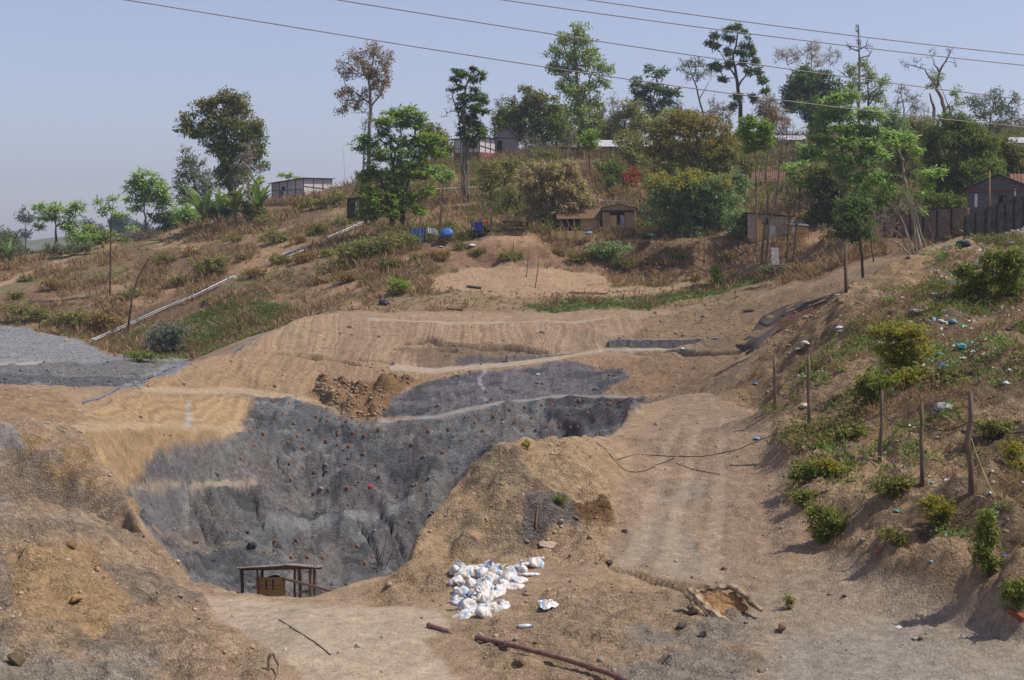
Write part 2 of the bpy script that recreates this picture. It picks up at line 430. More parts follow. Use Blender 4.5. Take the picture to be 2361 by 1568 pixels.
ol = zone([(300, 1150), (300, 1165), (340, 1250), (345, 1230), (330, 1180)], 8, 40, 52)
paint(ol, ORANGE, .4)
for ln in ([(870, 972), (1000, 958), (1150, 928), (1300, 912), (1470, 914), (1470, 918), (1300, 917), (1150, 935), (1000, 966), (870, 980)], ):
    paint(zone(ln, 4, 60, 74, raw=True), (148, 140, 134), .2, 0)  # main berm top, its stronger light painted in as a paler strip
paint(zone([(900, 843), (1000, 850), (1150, 838), (1300, 822), (1400, 806), (1600, 800), (1600, 806), (1400, 812), (1300, 830), (1160, 848), (1000, 862), (900, 856)], 4, 74, 84, raw=True), (174, 154, 130), .2, 0)  # upper berm top, likewise painted paler for the light on it
paint(zone([(850, 731), (1000, 737), (1100, 740), (1300, 736), (1480, 731), (1480, 735), (1300, 741), (1100, 746), (1000, 743), (850, 736)], 3, 80, 92, raw=True), (172, 150, 124), .2, 0)
for u, v0, v1, w in ((432, 915, 985, 6), (1113, 850, 930, 5), (450, 1130, 1235, 8)):
    paint(zone([(u - w, v0), (u + w, v0), (u + w + 3, v1), (u - w, v1)], 5, 50, 80) * .75, (160, 154, 150))
# left spoil slope
ls = zone([(-900, 975), (180, 985), (250, 1080), (300, 1150), (350, 1260), (470, 1370), (560, 1480), (620, 1640), (-900, 1640)], 12, 10, 44)
paint(ls, (176, 145, 110), 1.0, 0, 0, .16, 121, 1.0)
paint(spots(zone([(-900, 1000), (60, 1000), (130, 1130), (210, 1180), (190, 1240), (60, 1200), (-900, 1230)], 20, 10, 44), 1.5, .0, .2, 123), (142, 134, 126), .6)
paint(spots(ls, 2.0, .12, .08, 125), (150, 128, 104))
paint(spots(zone([(60, 1000), (240, 1060), (240, 1150), (100, 1100)], 20, 10, 44), 1.0, -.1, .2, 127), (180, 142, 90), 1.3)
paint(spots(zone([(0, 1280), (230, 1300), (300, 1400), (250, 1480), (60, 1440)], 20, 10, 44), 1.2, -.08, .2, 128), (178, 142, 94), 1.0)
paint(spots(zone([(-900, 1490), (500, 1500), (700, 1640), (-900, 1640)], 20, 10, 30), 1.0, .03, .2, 129), (156, 142, 124), 1.0)
paint(zone([(-900, 885), (120, 893), (190, 945), (190, 985), (-900, 980)], 8, 36, 54), (164, 130, 92), .7, 0, 0, .14, 131, .8)
# bench, mound, ramp, right floor
ben = zone([(470, 1372), (860, 1385), (1000, 1400), (1050, 1440), (980, 1480), (1180, 1640), (700, 1640), (590, 1480)], 16, 10, 27)
paint(ben, (180, 156, 128), .3, 0, 0, .1, 141, .9)
md = zone([(860, 1385), (940, 1300), (980, 1200), (1050, 1110), (1150, 1030), (1210, 1000), (1340, 1005), (1430, 1060), (1420, 1180), (1400, 1310), (1250, 1300), (1000, 1370)], 10, 10, 40)
paint(md, (172, 140, 101), .8, 0, 0, .14, 143, .9)
paint(spots(zone([(1080, 1080), (1200, 1060), (1260, 1180), (1220, 1260), (1060, 1290), (1010, 1240)], 15, 10, 32), .9, -.05, .15, 145), (156, 132, 102), 1.2)
paint(zone([(1170, 1180), (1260, 1160), (1330, 1180), (1310, 1220), (1230, 1240), (1180, 1250)], 12, 10, 32), (124, 114, 106), 1.2)
paint(zone([(1290, 1180), (1400, 1160), (1420, 1220), (1350, 1230)], 12, 10, 32), (148, 110, 66), 1.4)
rp = zone([(1400, 1310), (1420, 1180), (1460, 1040), (1560, 920), (1650, 905), (1760, 960), (1800, 1100), (1850, 1250), (1800, 1340), (1560, 1345)], 14, 10, 50)
paint(rp, (156, 128, 101), .5, 0, 0, .12, 147, 1.2)
paint(spots(zone([(1560, 1100), (1640, 1060), (1620, 1340), (1420, 1310)], 25, 10, 50), 1.5, -.15, .25, 148), (150, 132, 112), .3)
for tl_ in ([(1440, 1330), (1500, 1180), (1530, 1060), (1580, 960)], [(1530, 1340), (1570, 1180), (1590, 1060), (1625, 960)], [(1640, 1345), (1660, 1180), (1660, 1060), (1670, 960)]):
    wv_ = [26, 16, 10, 6]
    paint(zone([(u_ - w_, v_) for (u_, v_), w_ in zip(tl_, wv_)] + [(u_ + w_, v_) for (u_, v_), w_ in list(zip(tl_, wv_))[::-1]], 16, 10, 50, True) * .45, (174, 150, 122), .15)
br = zone([(1300, 1360), (1560, 1362), (1700, 1370), (1900, 1640), (1180, 1640), (1100, 1480), (1050, 1440)], 45, 10, 26)
paint(br, (166, 136, 102), .9, 0, 0, .14, 149, .9)
paint(spots(zone([(1500, 1400), (1760, 1400), (1860, 1640), (1420, 1640)], 60, 10, 26), .9, -.1, .25, 151), (146, 132, 117), .9)
rf = zone([(1700, 1372), (1850, 1290), (2050, 1300), (2250, 1400), (3200, 1480), (3200, 1640), (1760, 1640)], 70, 10, 26)
paint(rf, (160, 137, 112), .5, 0, 0, .12, 153, .9)
paint(spots(zone([(1790, 1450), (2000, 1400), (2300, 1450), (3200, 1640), (1740, 1640)], 110, 10, 26), 1.6, -.2, .5, 155), (150, 138, 124), .35)
# weedy right slope
rs = zone([(1660, 905), (1760, 800), (1940, 690), (2100, 592), (2361, 540), (3300, 520), (3300, 1400), (2361, 1400), (2250, 1370), (2000, 1310), (1880, 1240), (1800, 1080), (1780, 960)], 14, 10, 64)
paint(rs, (166, 134, 96), .9, 0, .6, .25, 161, 1.2)
paint(spots(zone([(1820, 800), (2100, 700), (3300, 700), (3300, 1300), (2200, 1300), (1900, 1200), (1850, 1000)], 30, 10, 60), 1.6, -.03, .15, 163), (130, 106, 76), 1.0, 0, 1.0)
paint(zone([(1660, 905), (1760, 800), (1940, 690), (1990, 740), (1850, 830), (1790, 940)], 14, 30, 60), (158, 126, 88), 1.1, 0, .15, .15, 165)
paint(zone([(1820, 1015), (1900, 1032), (2028, 1060), (2127, 1110), (2240, 1132), (2240, 1148), (2127, 1126), (2028, 1072), (1900, 1046), (1820, 1026)], 5, 20, 36), (170, 146, 112), .5, 0, 0)
paint(zone([(2000, 640), (2100, 590), (2150, 600), (2130, 660), (2040, 680)], 10, 40, 64), (160, 128, 86), .6, 0, .1)
paint(zone([(1780, 800), (1790, 745), (1870, 705), (1950, 690), (1860, 745)], 8, 58, 76), (130, 88, 56), .6)

# relief
Z = Z0.copy()
far = smooth((YY - 70) / 40)
Z += fbm(XX, YY, 9.0, 3, 201) * (.12 + .75 * far) * (YY < 200)
Z += (1 - .8 * zone([(330, 890), (560, 895), (700, 912), (780, 950), (880, 966), (1000, 950), (1480, 905), (1480, 925), (1000, 975), (780, 970), (560, 912)], 8, 55, 76)) * fbm(XX, YY, 1.6, 4, 203) * ROUGH * (.30 + .3 * smooth((YY - 40) / 40)) * (YY < 200)


def clods(sc, seed, y0, y1, cover=.5):
    """rounded-off clods: one lump per cell, random size"""
    r0, r1 = np.searchsorted(YS, y0), np.searchsorted(YS, y1)
    x, y = XX[r0:r1] / sc, YY[r0:r1] / sc
    x = x + fbm(XX[r0:r1], YY[r0:r1], sc * 1.3, 2, seed + 5) * .9
    xi, yi = np.floor(x).astype(np.int64), np.floor(y).astype(np.int64)
    best = np.zeros(x.shape)
    for dx in (-1, 0, 1):
        for dy in (-1, 0, 1):
            a, b = xi + dx, yi + dy
            h = hash2(a, b, seed + 3)
            rad = .2 + .45 * h
            d2 = ((x - a - hash2(a, b, seed)) ** 2 + (y - b - hash2(a, b, seed + 1)) ** 2 * (.7 + hash2(a, b, seed + 2))) / rad ** 2
            best = np.maximum(best, np.where(hash2(a, b, seed + 4) < cover, np.clip(1 - d2, 0, 1) ** .32 * rad * .8, 0))
    Z_ = np.zeros((NR, NC))
    Z_[r0:r1] = best * sc
    return Z_


RG = np.clip(ROUGH - .2, .05, 2.2)
Z += clods(.75, 401, 16, 116, .35) * RG * .42
Z += clods(.33, 411, 16, 60, .5) * RG * .55
Z += clods(.17, 421, 16, 34, .5) * np.clip(RG, .15, 1) * .6
Z += np.abs(fbm(XX, YY, .9, 3, 207)) * ROUGH * .25 * (YY < 110)
# wide soft edges, so that no patch of relief ends in a step
low_, ls_, md_, bank_, slump_, rs_ = blur(low * (1 - .85 * yel), 10), blur(ls, 16), blur(md, 14), blur(bank, 10), blur(slump, 6), blur(blur(rs * (YY < 64), 30), 10)
# gullied, broken faces: the grey pit walls, the spoil slope, the mound face, the bank under the houses
rid = 1 - np.abs(fbm(XX * 1.0, YY * .45, 3.4, 4, 431)) * 4
ledge = np.maximum(zone([(300, 1112), (590, 1102), (600, 1124), (330, 1134)], 8, 44, 68, True), zone([(870, 985), (1000, 972), (1150, 942), (1300, 924), (1480, 926), (1480, 900), (1300, 902), (1150, 915), (1000, 946), (880, 960), (700, 905), (560, 890), (320, 888), (320, 906), (560, 914), (700, 936), (780, 970)], 8, 55, 76, True))
ledge = np.maximum(ledge, zone([(520, 826), (740, 828), (900, 858), (1000, 870), (1150, 858), (1400, 820), (1740, 812), (1740, 794), (1400, 798), (1150, 832), (1000, 842), (900, 834), (740, 808), (540, 804)], 8, 72, 86, True))
wob = 1 - .85 * ledge
Z += wob * (low_ * (rid - .4) * .22 + low_ * fbm(XX, YY * .5, 1.0, 4, 433) * .55)
frac = fbm(XX * 1.3 + YY * .8, YY * .5 - XX * .5, 1.1, 3, 435)
Z += wob * low_ * (np.floor(frac * 9) / 9 - frac) * .7
rid3 = 1 - np.abs(fbm(XX * 1.1 + Z0 * .7, Z0 * 1.5 - XX * .25, 1.5, 4, 461)) * 4
Z += wob * low_ * ((rid3 - .4) * .26 + fbm(XX, YC, .7, 3, 463) * .45)
rid2 = 1 - np.abs(fbm(XX * .8 + YY * .35, YY * .3 - XX * .2, 1.5, 4, 437)) * 4
Z += ls_ * (rid2 - .4) * .16 + ls_ * fbm(XX, YY, 2.4, 3, 439) * .3
Z += md_ * fbm(XX, YY, 1.3, 4, 441) * .5
Z += bank_ * fbm(XX, YY * .6, 2.2, 4, 443) * 1.6
Z += slump_ * (fbm(XX, YY, 1.6, 4, 445) * 1.4 + clods(.9, 447, 58, 82, .8) * .9)
Z += rs_ * (fbm(XX, YY, 2.2, 4, 449) * 1.1 + np.abs(fbm(XX, YY, .9, 3, 450)) * .5)
face_any = np.maximum(face1, face2)
Z += wob * face_any * fbm(XX, YY * .5, 2.6, 4, 451) * .5
# open cracks and undercut lines on the upper cut
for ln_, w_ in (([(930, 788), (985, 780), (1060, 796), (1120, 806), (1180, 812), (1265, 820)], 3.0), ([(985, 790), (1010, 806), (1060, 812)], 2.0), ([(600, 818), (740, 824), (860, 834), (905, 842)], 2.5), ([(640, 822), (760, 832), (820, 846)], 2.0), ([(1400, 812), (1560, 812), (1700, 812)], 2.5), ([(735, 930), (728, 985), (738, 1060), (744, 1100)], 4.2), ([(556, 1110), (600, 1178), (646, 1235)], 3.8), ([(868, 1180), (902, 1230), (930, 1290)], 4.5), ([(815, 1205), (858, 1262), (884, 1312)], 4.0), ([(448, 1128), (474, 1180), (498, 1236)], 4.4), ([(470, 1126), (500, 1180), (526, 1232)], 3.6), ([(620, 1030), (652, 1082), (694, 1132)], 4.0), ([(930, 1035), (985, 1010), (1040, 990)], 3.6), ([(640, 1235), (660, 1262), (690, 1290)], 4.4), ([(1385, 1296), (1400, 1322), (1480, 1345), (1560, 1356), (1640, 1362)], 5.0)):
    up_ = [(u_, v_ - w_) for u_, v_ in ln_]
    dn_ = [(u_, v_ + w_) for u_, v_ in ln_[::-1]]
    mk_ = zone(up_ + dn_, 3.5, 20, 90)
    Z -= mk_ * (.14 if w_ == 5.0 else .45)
    C[:] = C * (1 - .45 * mk_[..., None])  # shade inside the cracks and undercuts put into the soil colour
# crawler marks on the right floor, wheel tracks on the ramp
trk = zone([(1760, 1420), (2050, 1400), (2330, 1470), (2400, 1640), (1760, 1640)], 30, 10, 24)
Z += trk * .022 * np.sin((XX * .3 + YY + fbm(XX, YY, 1.5, 2, 219) * .5) / .2 * 2 * np.pi) * (vnoise((XX - YY * .4) / .7, YY * 0 + .5, 221) > .35)
# far rise on the horizon to the left
Z += np.exp(-((XX + 190) / 150) ** 2 - ((YY - 760) / 130) ** 2) * 17 + np.exp(-((XX + 30) / 130) ** 2 - ((YY - 700) / 90) ** 2) * 12
Z += fbm(XX, YY, 60, 3, 215) * 6 * smooth((YY - 230) / 200)
C[:] = np.clip(C, .01, .9)


def gz(x, y):
    x, y = np.asarray(x, float), np.asarray(y, float)
    fr = np.clip(np.interp(y, YS, np.arange(NR)), 0, NR - 1.001)
    fc = np.clip((x / (y + 10) - AS[0]) / (AS[1] - AS[0]), 0, NC - 1.001)
    r, c = fr.astype(int), fc.astype(int)
    fr, fc = fr - r, fc - c
    return (Z[r, c] * (1 - fc) + Z[r, c + 1] * fc) * (1 - fr) + (Z[r + 1, c] * (1 - fc) + Z[r + 1, c + 1] * fc) * fr


YT = np.concatenate([np.arange(16, 60, .03), np.arange(60, 175, .08)])


def hit(u, v, ymin=0.0):
    """first ground point seen at photo pixel (u, v)"""
    d = at(u, v, 1.0)
    ys = YT[YT >= ymin]
    dz = d[2] * ys - gz(d[0] * ys, ys)
    k = np.nonzero(dz <= 0)[0]
    Y = ys[k[0]] if len(k) else 150.0
    return np.array([d[0] * Y, Y, float(gz(d[0] * Y, Y))])


# ------------------------------------------------------------------ materials
MATS = {}


def nodes_of(name):
    m = bpy.data.materials.new(name)
    m.use_nodes = True
    nt = m.node_tree
    b = nt.nodes["Principled BSDF"]
    b.inputs["Roughness"].default_value = .9
    b.inputs["Specular IOR Level"].default_value = .2
    return m, nt, b


def N(nt, t, **kw):
    n = nt.nodes.new(t)
    for k, v in kw.items():
        if k in n.inputs.keys() if hasattr(n.inputs, 'keys') else False:
            n.inputs[k].default_value = v
        else:
            setattr(n, k, v)
    return n


def mat(name, col, col2=None, scale=4.0, rough=.85, bump=.0, bscale=None, stretch=(1, 1, 1), island=False, metal=0, spec=.2, lo=.35, hi=.65):
    """procedural material: two tones mixed by noise (or per separate piece), with bump"""
    if name in MATS:
        return MATS[name]
    m, nt, b = nodes_of(name)
    L = nt.links
    b.inputs["Roughness"].default_value = rough
    b.inputs["Metallic"].default_value = metal
    b.inputs["Specular IOR Level"].default_value = spec
    c1 = tuple(srgb(*col)) + (1,)
    c2 = tuple(srgb(*(col2 or tuple(int(c * .75) for c in col)))) + (1,)
    tc = N(nt, "ShaderNodeTexCoord")
    mp = N(nt, "ShaderNodeMapping")
    mp.inputs["Scale"].default_value = stretch
    L.new(tc.outputs["Object"], mp.inputs[0])
    nz = N(nt, "ShaderNodeTexNoise")
    nz.inputs["Scale"].default_value = scale
    nz.inputs["Detail"].default_value = 6
    L.new(mp.outputs[0], nz.inputs["Vector"])
    rp_ = N(nt, "ShaderNodeValToRGB")
    rp_.color_ramp.elements[0].position, rp_.color_ramp.elements[1].position = lo, hi
    rp_.color_ramp.elements[0].color, rp_.color_ramp.elements[1].color = c2, c1
    L.new(nz.outputs[0], rp_.inputs[0])
    if island:
        g = N(nt, "ShaderNodeNewGeometry")
        L.new(g.outputs["Random Per Island"], rp_.inputs[0])
        rp_.color_ramp.elements[0].position, rp_.color_ramp.elements[1].position = 0, 1
    L.new(rp_.outputs[0], b.inputs["Base Color"])
    if bump:
        bp = N(nt, "ShaderNodeBump")
        bp.inputs["Strength"].default_value = bump
        bp.inputs["Distance"].default_value = .03
        nb = nz
        if bscale:
            nb = N(nt, "ShaderNodeTexNoise")
            nb.inputs["Scale"].default_value = bscale
            nb.inputs["Detail"].default_value = 5
            L.new(mp.outputs[0], nb.inputs["Vector"])
        L.new(nb.outputs[0], bp.inputs["Height"])
        L.new(bp.outputs[0], b.inputs["Normal"])
    MATS[name] = m
    return m


def leaf_mat(name, cols, trans=.35, rough=.55):
    """leaves: every leaf takes a tone of its own, light passes through"""
    if name in MATS:
        return MATS[name]
    m, nt, b = nodes_of(name)
    L = nt.links
    g = N(nt, "ShaderNodeNewGeometry")
    rp_ = N(nt, "ShaderNodeValToRGB")
    cr = rp_.color_ramp
    while len(cr.elements) < len(cols):
        cr.elements.new(.5)
    for i, c in enumerate(cols):
        cr.elements[i].position = i / max(1, len(cols) - 1)
        cr.elements[i].color = tuple(srgb(*c)) + (1,)
    L.new(g.outputs["Random Per Island"], rp_.inputs[0])
    L.new(rp_.outputs[0], b.inputs["Base Color"])
    b.inputs["Roughness"].default_value = rough
    b.inputs["Specular IOR Level"].default_value = .3
    tr = N(nt, "ShaderNodeBsdfTranslucent")
    L.new(rp_.outputs[0], tr.inputs[0])
    mx = N(nt, "ShaderNodeMixShader")
    mx.inputs[0].default_value = trans
    L.new(b.outputs[0], mx.inputs[1])
    L.new(tr.outputs[0], mx.inputs[2])
    L.new(mx.outputs[0], nt.nodes["Material Output"].inputs[0])
    MATS[name] = m
    return m


def soil_mat():
    m, nt, b = nodes_of("soil_and_rock")
    L = nt.links
    at_ = N(nt, "ShaderNodeAttribute")
    at_.attribute_name = "soil"
    rg = N(nt, "ShaderNodeAttribute")
    rg.attribute_name = "rough"
    tc = N(nt, "ShaderNodeTexCoord")
    n1_ = N(nt, "ShaderNodeTexNoise")
    n1_.inputs["Scale"].default_value = 3.5
    n1_.inputs["Detail"].default_value = 9
    n1_.inputs["Roughness"].default_value = .68
    L.new(tc.outputs["Object"], n1_.inputs["Vector"])
    n2_ = N(nt, "ShaderNodeTexNoise")
    n2_.inputs["Scale"].default_value = 16
    n2_.inputs["Detail"].default_value = 6
    n2_.inputs["Roughness"].default_value = .7
    L.new(tc.outputs["Object"], n2_.inputs["Vector"])
    mr = N(nt, "ShaderNodeMapRange")
    mr.inputs[1].default_value, mr.inputs[2].default_value = .3, .7
    mr.inputs[3].default_value, mr.inputs[4].default_value = .76, 1.24
    L.new(n1_.outputs[0], mr.inputs[0])
    mr2 = N(nt, "ShaderNodeMapRange")
    mr2.inputs[1].default_value, mr2.inputs[2].default_value = .3, .7
    mr2.inputs[3].default_value, mr2.inputs[4].default_value = .78, 1.22
    L.new(n2_.outputs[0], mr2.inputs[0])
    mul = N(nt, "ShaderNodeMath", operation='MULTIPLY')
    L.new(mr.outputs[0], mul.inputs[0])
    L.new(mr2.outputs[0], mul.inputs[1])
    # pebbles: one tone per cell at two sizes
    pv_ = None
    for scale, lo_, hi_ in ((7, .80, 1.2), (22, .78, 1.24)):
        vo = N(nt, "ShaderNodeTexVoronoi")
        vo.inputs["Scale"].default_value = scale
        L.new(tc.outputs["Object"], vo.inputs["Vector"])
        sp_ = N(nt, "ShaderNodeSeparateColor")
        L.new(vo.outputs["Color"], sp_.inputs[0])
        m_ = N(nt, "ShaderNodeMapRange")
        m_.inputs[3].default_value, m_.inputs[4].default_value = lo_, hi_
        L.new(sp_.outputs[0], m_.inputs[0])
        pm_ = N(nt, "ShaderNodeMath", operation='SUBTRACT')
        pm_.inputs[1].default_value = 1.0
        L.new(m_.outputs[0], pm_.inputs[0])
        pf_ = N(nt, "ShaderNodeMath", operation='MULTIPLY_ADD')
        pf_.inputs[1].default_value, pf_.inputs[2].default_value = .75, .12
        pf_.use_clamp = True
        L.new(rg.outputs["Fac"], pf_.inputs[0])
        pk_ = N(nt, "ShaderNodeMath", operation='MULTIPLY_ADD')
        pk_.inputs[2].default_value = 1.0
        L.new(pm_.outputs[0], pk_.inputs[0])
        L.new(pf_.outputs[0], pk_.inputs[1])
        m_ = pk_
        q_ = N(nt, "ShaderNodeMath", operation='MULTIPLY')
        L.new(mul.outputs[0], q_.inputs[0])
        L.new(m_.outputs[0], q_.inputs[1])
        mul = q_
        pv_ = vo
    # bucket-tooth grooves running down the cut faces
    ga = N(nt, "ShaderNodeAttribute")
    ga.attribute_name = "grooves"
    wx = N(nt, "ShaderNodeTexNoise")
    wx.inputs["Scale"].default_value = .25
    wx.inputs["Detail"].default_value = 3
    L.new(tc.outputs["Object"], wx.inputs["Vector"])
    sx = N(nt, "ShaderNodeSeparateXYZ")
    L.new(tc.outputs["Object"], sx.inputs[0])
    wa = N(nt, "ShaderNodeMath", operation='MULTIPLY_ADD')
    wa.inputs[1].default_value = 1.6
    L.new(wx.outputs[0], wa.inputs[0])
    L.new(sx.outputs[0], wa.inputs[2])
    wm = N(nt, "ShaderNodeMapping")
    wm.inputs["Scale"].default_value = (4.2, .02, .04)
    cx = N(nt, "ShaderNodeCombineXYZ")
    L.new(wa.outputs[0], cx.inputs[0])
    L.new(sx.outputs[1], cx.inputs[1])
    L.new(sx.outputs[2], cx.inputs[2])
    L.new(cx.outputs[0], wm.inputs[0])
    gn = N(nt, "ShaderNodeTexNoise")
    gn.inputs["Scale"].default_value = 1.0
    gn.inputs["Detail"].default_value = 3
    L.new(wm.outputs[0], gn.inputs["Vector"])
    gm = N(nt, "ShaderNodeMapRange")
    gm.inputs[1].default_value, gm.inputs[2].default_value = .35, .65
    gm.inputs[3].default_value, gm.inputs[4].default_value = -.5, .5
    L.new(gn.outputs[0], gm.inputs[0])
    gk = N(nt, "ShaderNodeMath", operation='MULTIPLY')
    L.new(gm.outputs[0], gk.inputs[0])
    L.new(ga.outputs["Fac"], gk.inputs[1])
    gc = N(nt, "ShaderNodeMath", operation='MULTIPLY_ADD')
    gc.inputs[1].default_value, gc.inputs[2].default_value = .5, 1.0
    L.new(gk.outputs[0], gc.inputs[0])
    mulg = N(nt, "ShaderNodeMath", operation='MULTIPLY')
    L.new(mul.outputs[0], mulg.inputs[0])
    L.new(gc.outputs[0], mulg.inputs[1])
    sc = N(nt, "ShaderNodeVectorMath", operation='SCALE')
    L.new(at_.outputs["Color"], sc.inputs[0])
    L.new(mulg.outputs[0], sc.inputs["Scale"])
    L.new(sc.outputs[0], b.inputs["Base Color"])
    b.inputs["Roughness"].default_value = .95
    b.inputs["Specular IOR Level"].default_value = .1
    add = N(nt, "ShaderNodeMath", operation='MULTIPLY_ADD')
    add.inputs[1].default_value = .4
    L.new(n2_.outputs[0], add.inputs[0])
    L.new(n1_.outputs[0], add.inputs[2])
    vd = N(nt, "ShaderNodeMath", operation='MULTIPLY_ADD')
    vd.inputs[1].default_value = -.25
    L.new(pv_.outputs["Distance"], vd.inputs[0])
    L.new(add.outputs[0], vd.inputs[2])
    gd = N(nt, "ShaderNodeMath", operation='MULTIPLY_ADD')
    gd.inputs[1].default_value = 1.0
    L.new(gk.outputs[0], gd.inputs[0])
    L.new(vd.outputs[0], gd.inputs[2])
    bp = N(nt, "ShaderNodeBump")
    bp.inputs["Distance"].default_value = .26
    st = N(nt, "ShaderNodeMath", operation='MULTIPLY_ADD')
    st.inputs[1].default_value, st.inputs[2].default_value = .6, .22
    st.use_clamp = True
    L.new(rg.outputs["Fac"], st.inputs[0])
    L.new(st.outputs[0], bp.inputs["Strength"])
    L.new(gd.outputs[0], bp.inputs["Height"])
    L.new(bp.outputs[0], b.inputs["Normal"])
    return m


# ------------------------------------------------------------------ building helpers
def tag(o, label=None, cat=None, group=None, kind=None):
    if label:
        o["label"] = label
    if cat:
        o["category"] = cat
    if group:
        o["group"] = group
    if kind:
        o["kind"] = kind
    return o


def link(name, me, material=None, parent=None):
    o = bpy.data.objects.new(name, me)
    COL.objects.link(o)
    if material is not None:
        me.materials.append(material)
    if parent is not None:
        o.parent = parent
    return o


def empty(name, loc=(0, 0, 0), rz=0.0):
    o = bpy.data.objects.new(name, None)
    o.empty_display_size = .2
    o.location = [float(v) for v in loc]
    o.rotation_euler = (0, 0, rz)
    COL.objects.link(o)
    return o


def mesh_np(name, V, F, smooth_=False):
    """V (n,3), F (m,k) all faces with k corners"""
    V = np.asarray(V, np.float32)
    F = np.asarray(F, np.int32)
    me = bpy.data.meshes.new(name)
    me.vertices.add(len(V))
    me.vertices.foreach_set("co", V.ravel())
    m, k = F.shape
    me.loops.add(m * k)
    me.loops.foreach_set("vertex_index", F.ravel())
    me.polygons.add(m)
    me.polygons.foreach_set("loop_start", np.arange(0, m * k, k, dtype=np.int32))
    me.polygons.foreach_set("loop_total", np.full(m, k, np.int32))
    if smooth_:
        me.polygons.foreach_set("use_smooth", np.ones(m, bool))
    me.update(calc_edges=True)
    return me


class MB:
    """collects boxes, tubes and sheets into ONE mesh object"""

    def __init__(s):
        s.v, s.f = [], []

    def add(s, V, F):
        n = len(s.v)
        s.v += [tuple(float(c) for c in p) for p in V]
        s.f += [tuple(i + n for i in f) for f in F]
        return s

    def box(s, c, d, rot=None, jit=0.0):
        cx, cy, cz = c
        hx, hy, hz = d[0] / 2, d[1] / 2, d[2] / 2
        V = [Vector((sx * hx, sy * hy, sz * hz)) for sz in (-1, 1) for sy in (-1, 1) for sx in (-1, 1)]
        if rot is not None:
            V = [rot @ p for p in V]
        V = [(p.x + cx + random.uniform(-jit, jit), p.y + cy + random.uniform(-jit, jit), p.z + cz + random.uniform(-jit, jit)) for p in V]
        return s.add(V, [(0, 2, 3, 1), (4, 5, 7, 6), (0, 1, 5, 4), (2, 6, 7, 3), (0, 4, 6, 2), (1, 3, 7, 5)])

    def tube(s, pts, rad, n=6, cap=True):
        pts = [Vector([float(c) for c in p]) for p in pts]
        if not hasattr(rad, '__len__'):
            rad = [rad] * len(pts)
        V, F = [], []
        ref = Vector((0, 0, 1))
        for i, p in enumerate(pts):
            t = (pts[min(i + 1, len(pts) - 1)] - pts[max(i - 1, 0)])
            if t.length < 1e-9:
                t = Vector((0, 0, 1))
            t.normalize()
            if abs(t.dot(ref)) > .95:
                ref = Vector((1, 0, 0)) if abs(t.x) < .9 else Vector((0, 1, 0))
            a = t.cross(ref).normalized()
            b = t.cross(a)
            for k in range(n):
                q = 2 * math.pi * k / n
                V.append(p + (a * math.cos(q) + b * math.sin(q)) * rad[i])
        for i in range(len(pts) - 1):
            for k in range(n):
                F.append((i * n + k, i * n + (k + 1) % n, (i + 1) * n + (k + 1) % n, (i + 1) * n + k))
        if cap:
            F.append(tuple(range(n))[::-1])
            F.append(tuple((len(pts) - 1) * n + k for k in range(n)))
        return s.add(V, F)

    def beam(s, p, q, w, h=None):
        """square bar from p to q"""
        p, q = Vector([float(c) for c in p]), Vector([float(c) for c in q])
        h = h or w
        t = (q - p).normalized()
        up = Vector((0, 0, 1)) if abs(t.z) < .9 else Vector((0, 1, 0))
        a = t.cross(up).normalized() * w / 2
        b = a.cross(t).normalized() * h / 2
        V = [p - a - b, p + a - b, p + a + b, p - a + b, q - a - b, q + a - b, q + a + b, q - a + b]
        return s.add(V, [(0, 3, 2, 1), (4, 5, 6, 7), (0, 1, 5, 4), (1, 2, 6, 5), (2, 3, 7, 6), (3, 0, 4, 7)])

    def build(s, name, material, parent=None, smooth_=False):
        me = bpy.data.meshes.new(name)
        me.from_pydata(s.v, [], s.f)
        if smooth_:
            me.polygons.foreach_set("use_smooth", np.ones(len(me.polygons), bool))
        me.update()
        return link(name, me, material, parent)


def quadgrid(r, c):
    i = np.arange((r - 1) * (c - 1))
    a = (i // (c - 1)) * c + i % (c - 1)
    return np.stack([a, a + 1, a + c + 1, a + c], 1)


# ------------------------------------------------------------------ ground
me = mesh_np("ground", np.stack([XX, YY, Z], -1).reshape(-1, 3), quadgrid(NR, NC), True)
ca = me.attributes.new("soil", 'FLOAT_COLOR', 'POINT')
ca.data.foreach_set("color", np.concatenate([C, np.ones((NR, NC, 1))], -1).astype(np.float32).ravel())
ra = me.attributes.new("rough", 'FLOAT', 'POINT')
ra.data.foreach_set("value", ROUGH.astype(np.float32).ravel())
sa = me.attributes.new("grooves", 'FLOAT', 'POINT')
sa.data.foreach_set("value", STRIPE.astype(np.float32).ravel())
tag(link("ground", me, soil_mat()), kind="structure")


# ------------------------------------------------------------------ loose ground cover (nobody could count it)
def unit(a):
    return a / np.maximum(np.linalg.norm(a, axis=-1, keepdims=True), 1e-9)


AREA = np.gradient(YS)[:, None] * (AS[1] - AS[0]) * (YY + 10)


def sow(mask, n, r=rng):
    w = (np.clip(mask, 0, None) * AREA).ravel()
    k = r.choice(len(w), n, p=w / w.sum())
    x = XX.ravel()[k] + r.uniform(-.5, .5, n) * (AS[1] - AS[0]) * (YY.ravel()[k] + 10)
    y = YY.ravel()[k] + r.uniform(-.5, .5, n) * np.gradient(YS)[k // NC]
    return np.stack([x, y, gz(x, y)], -1), k


ICO_V = None


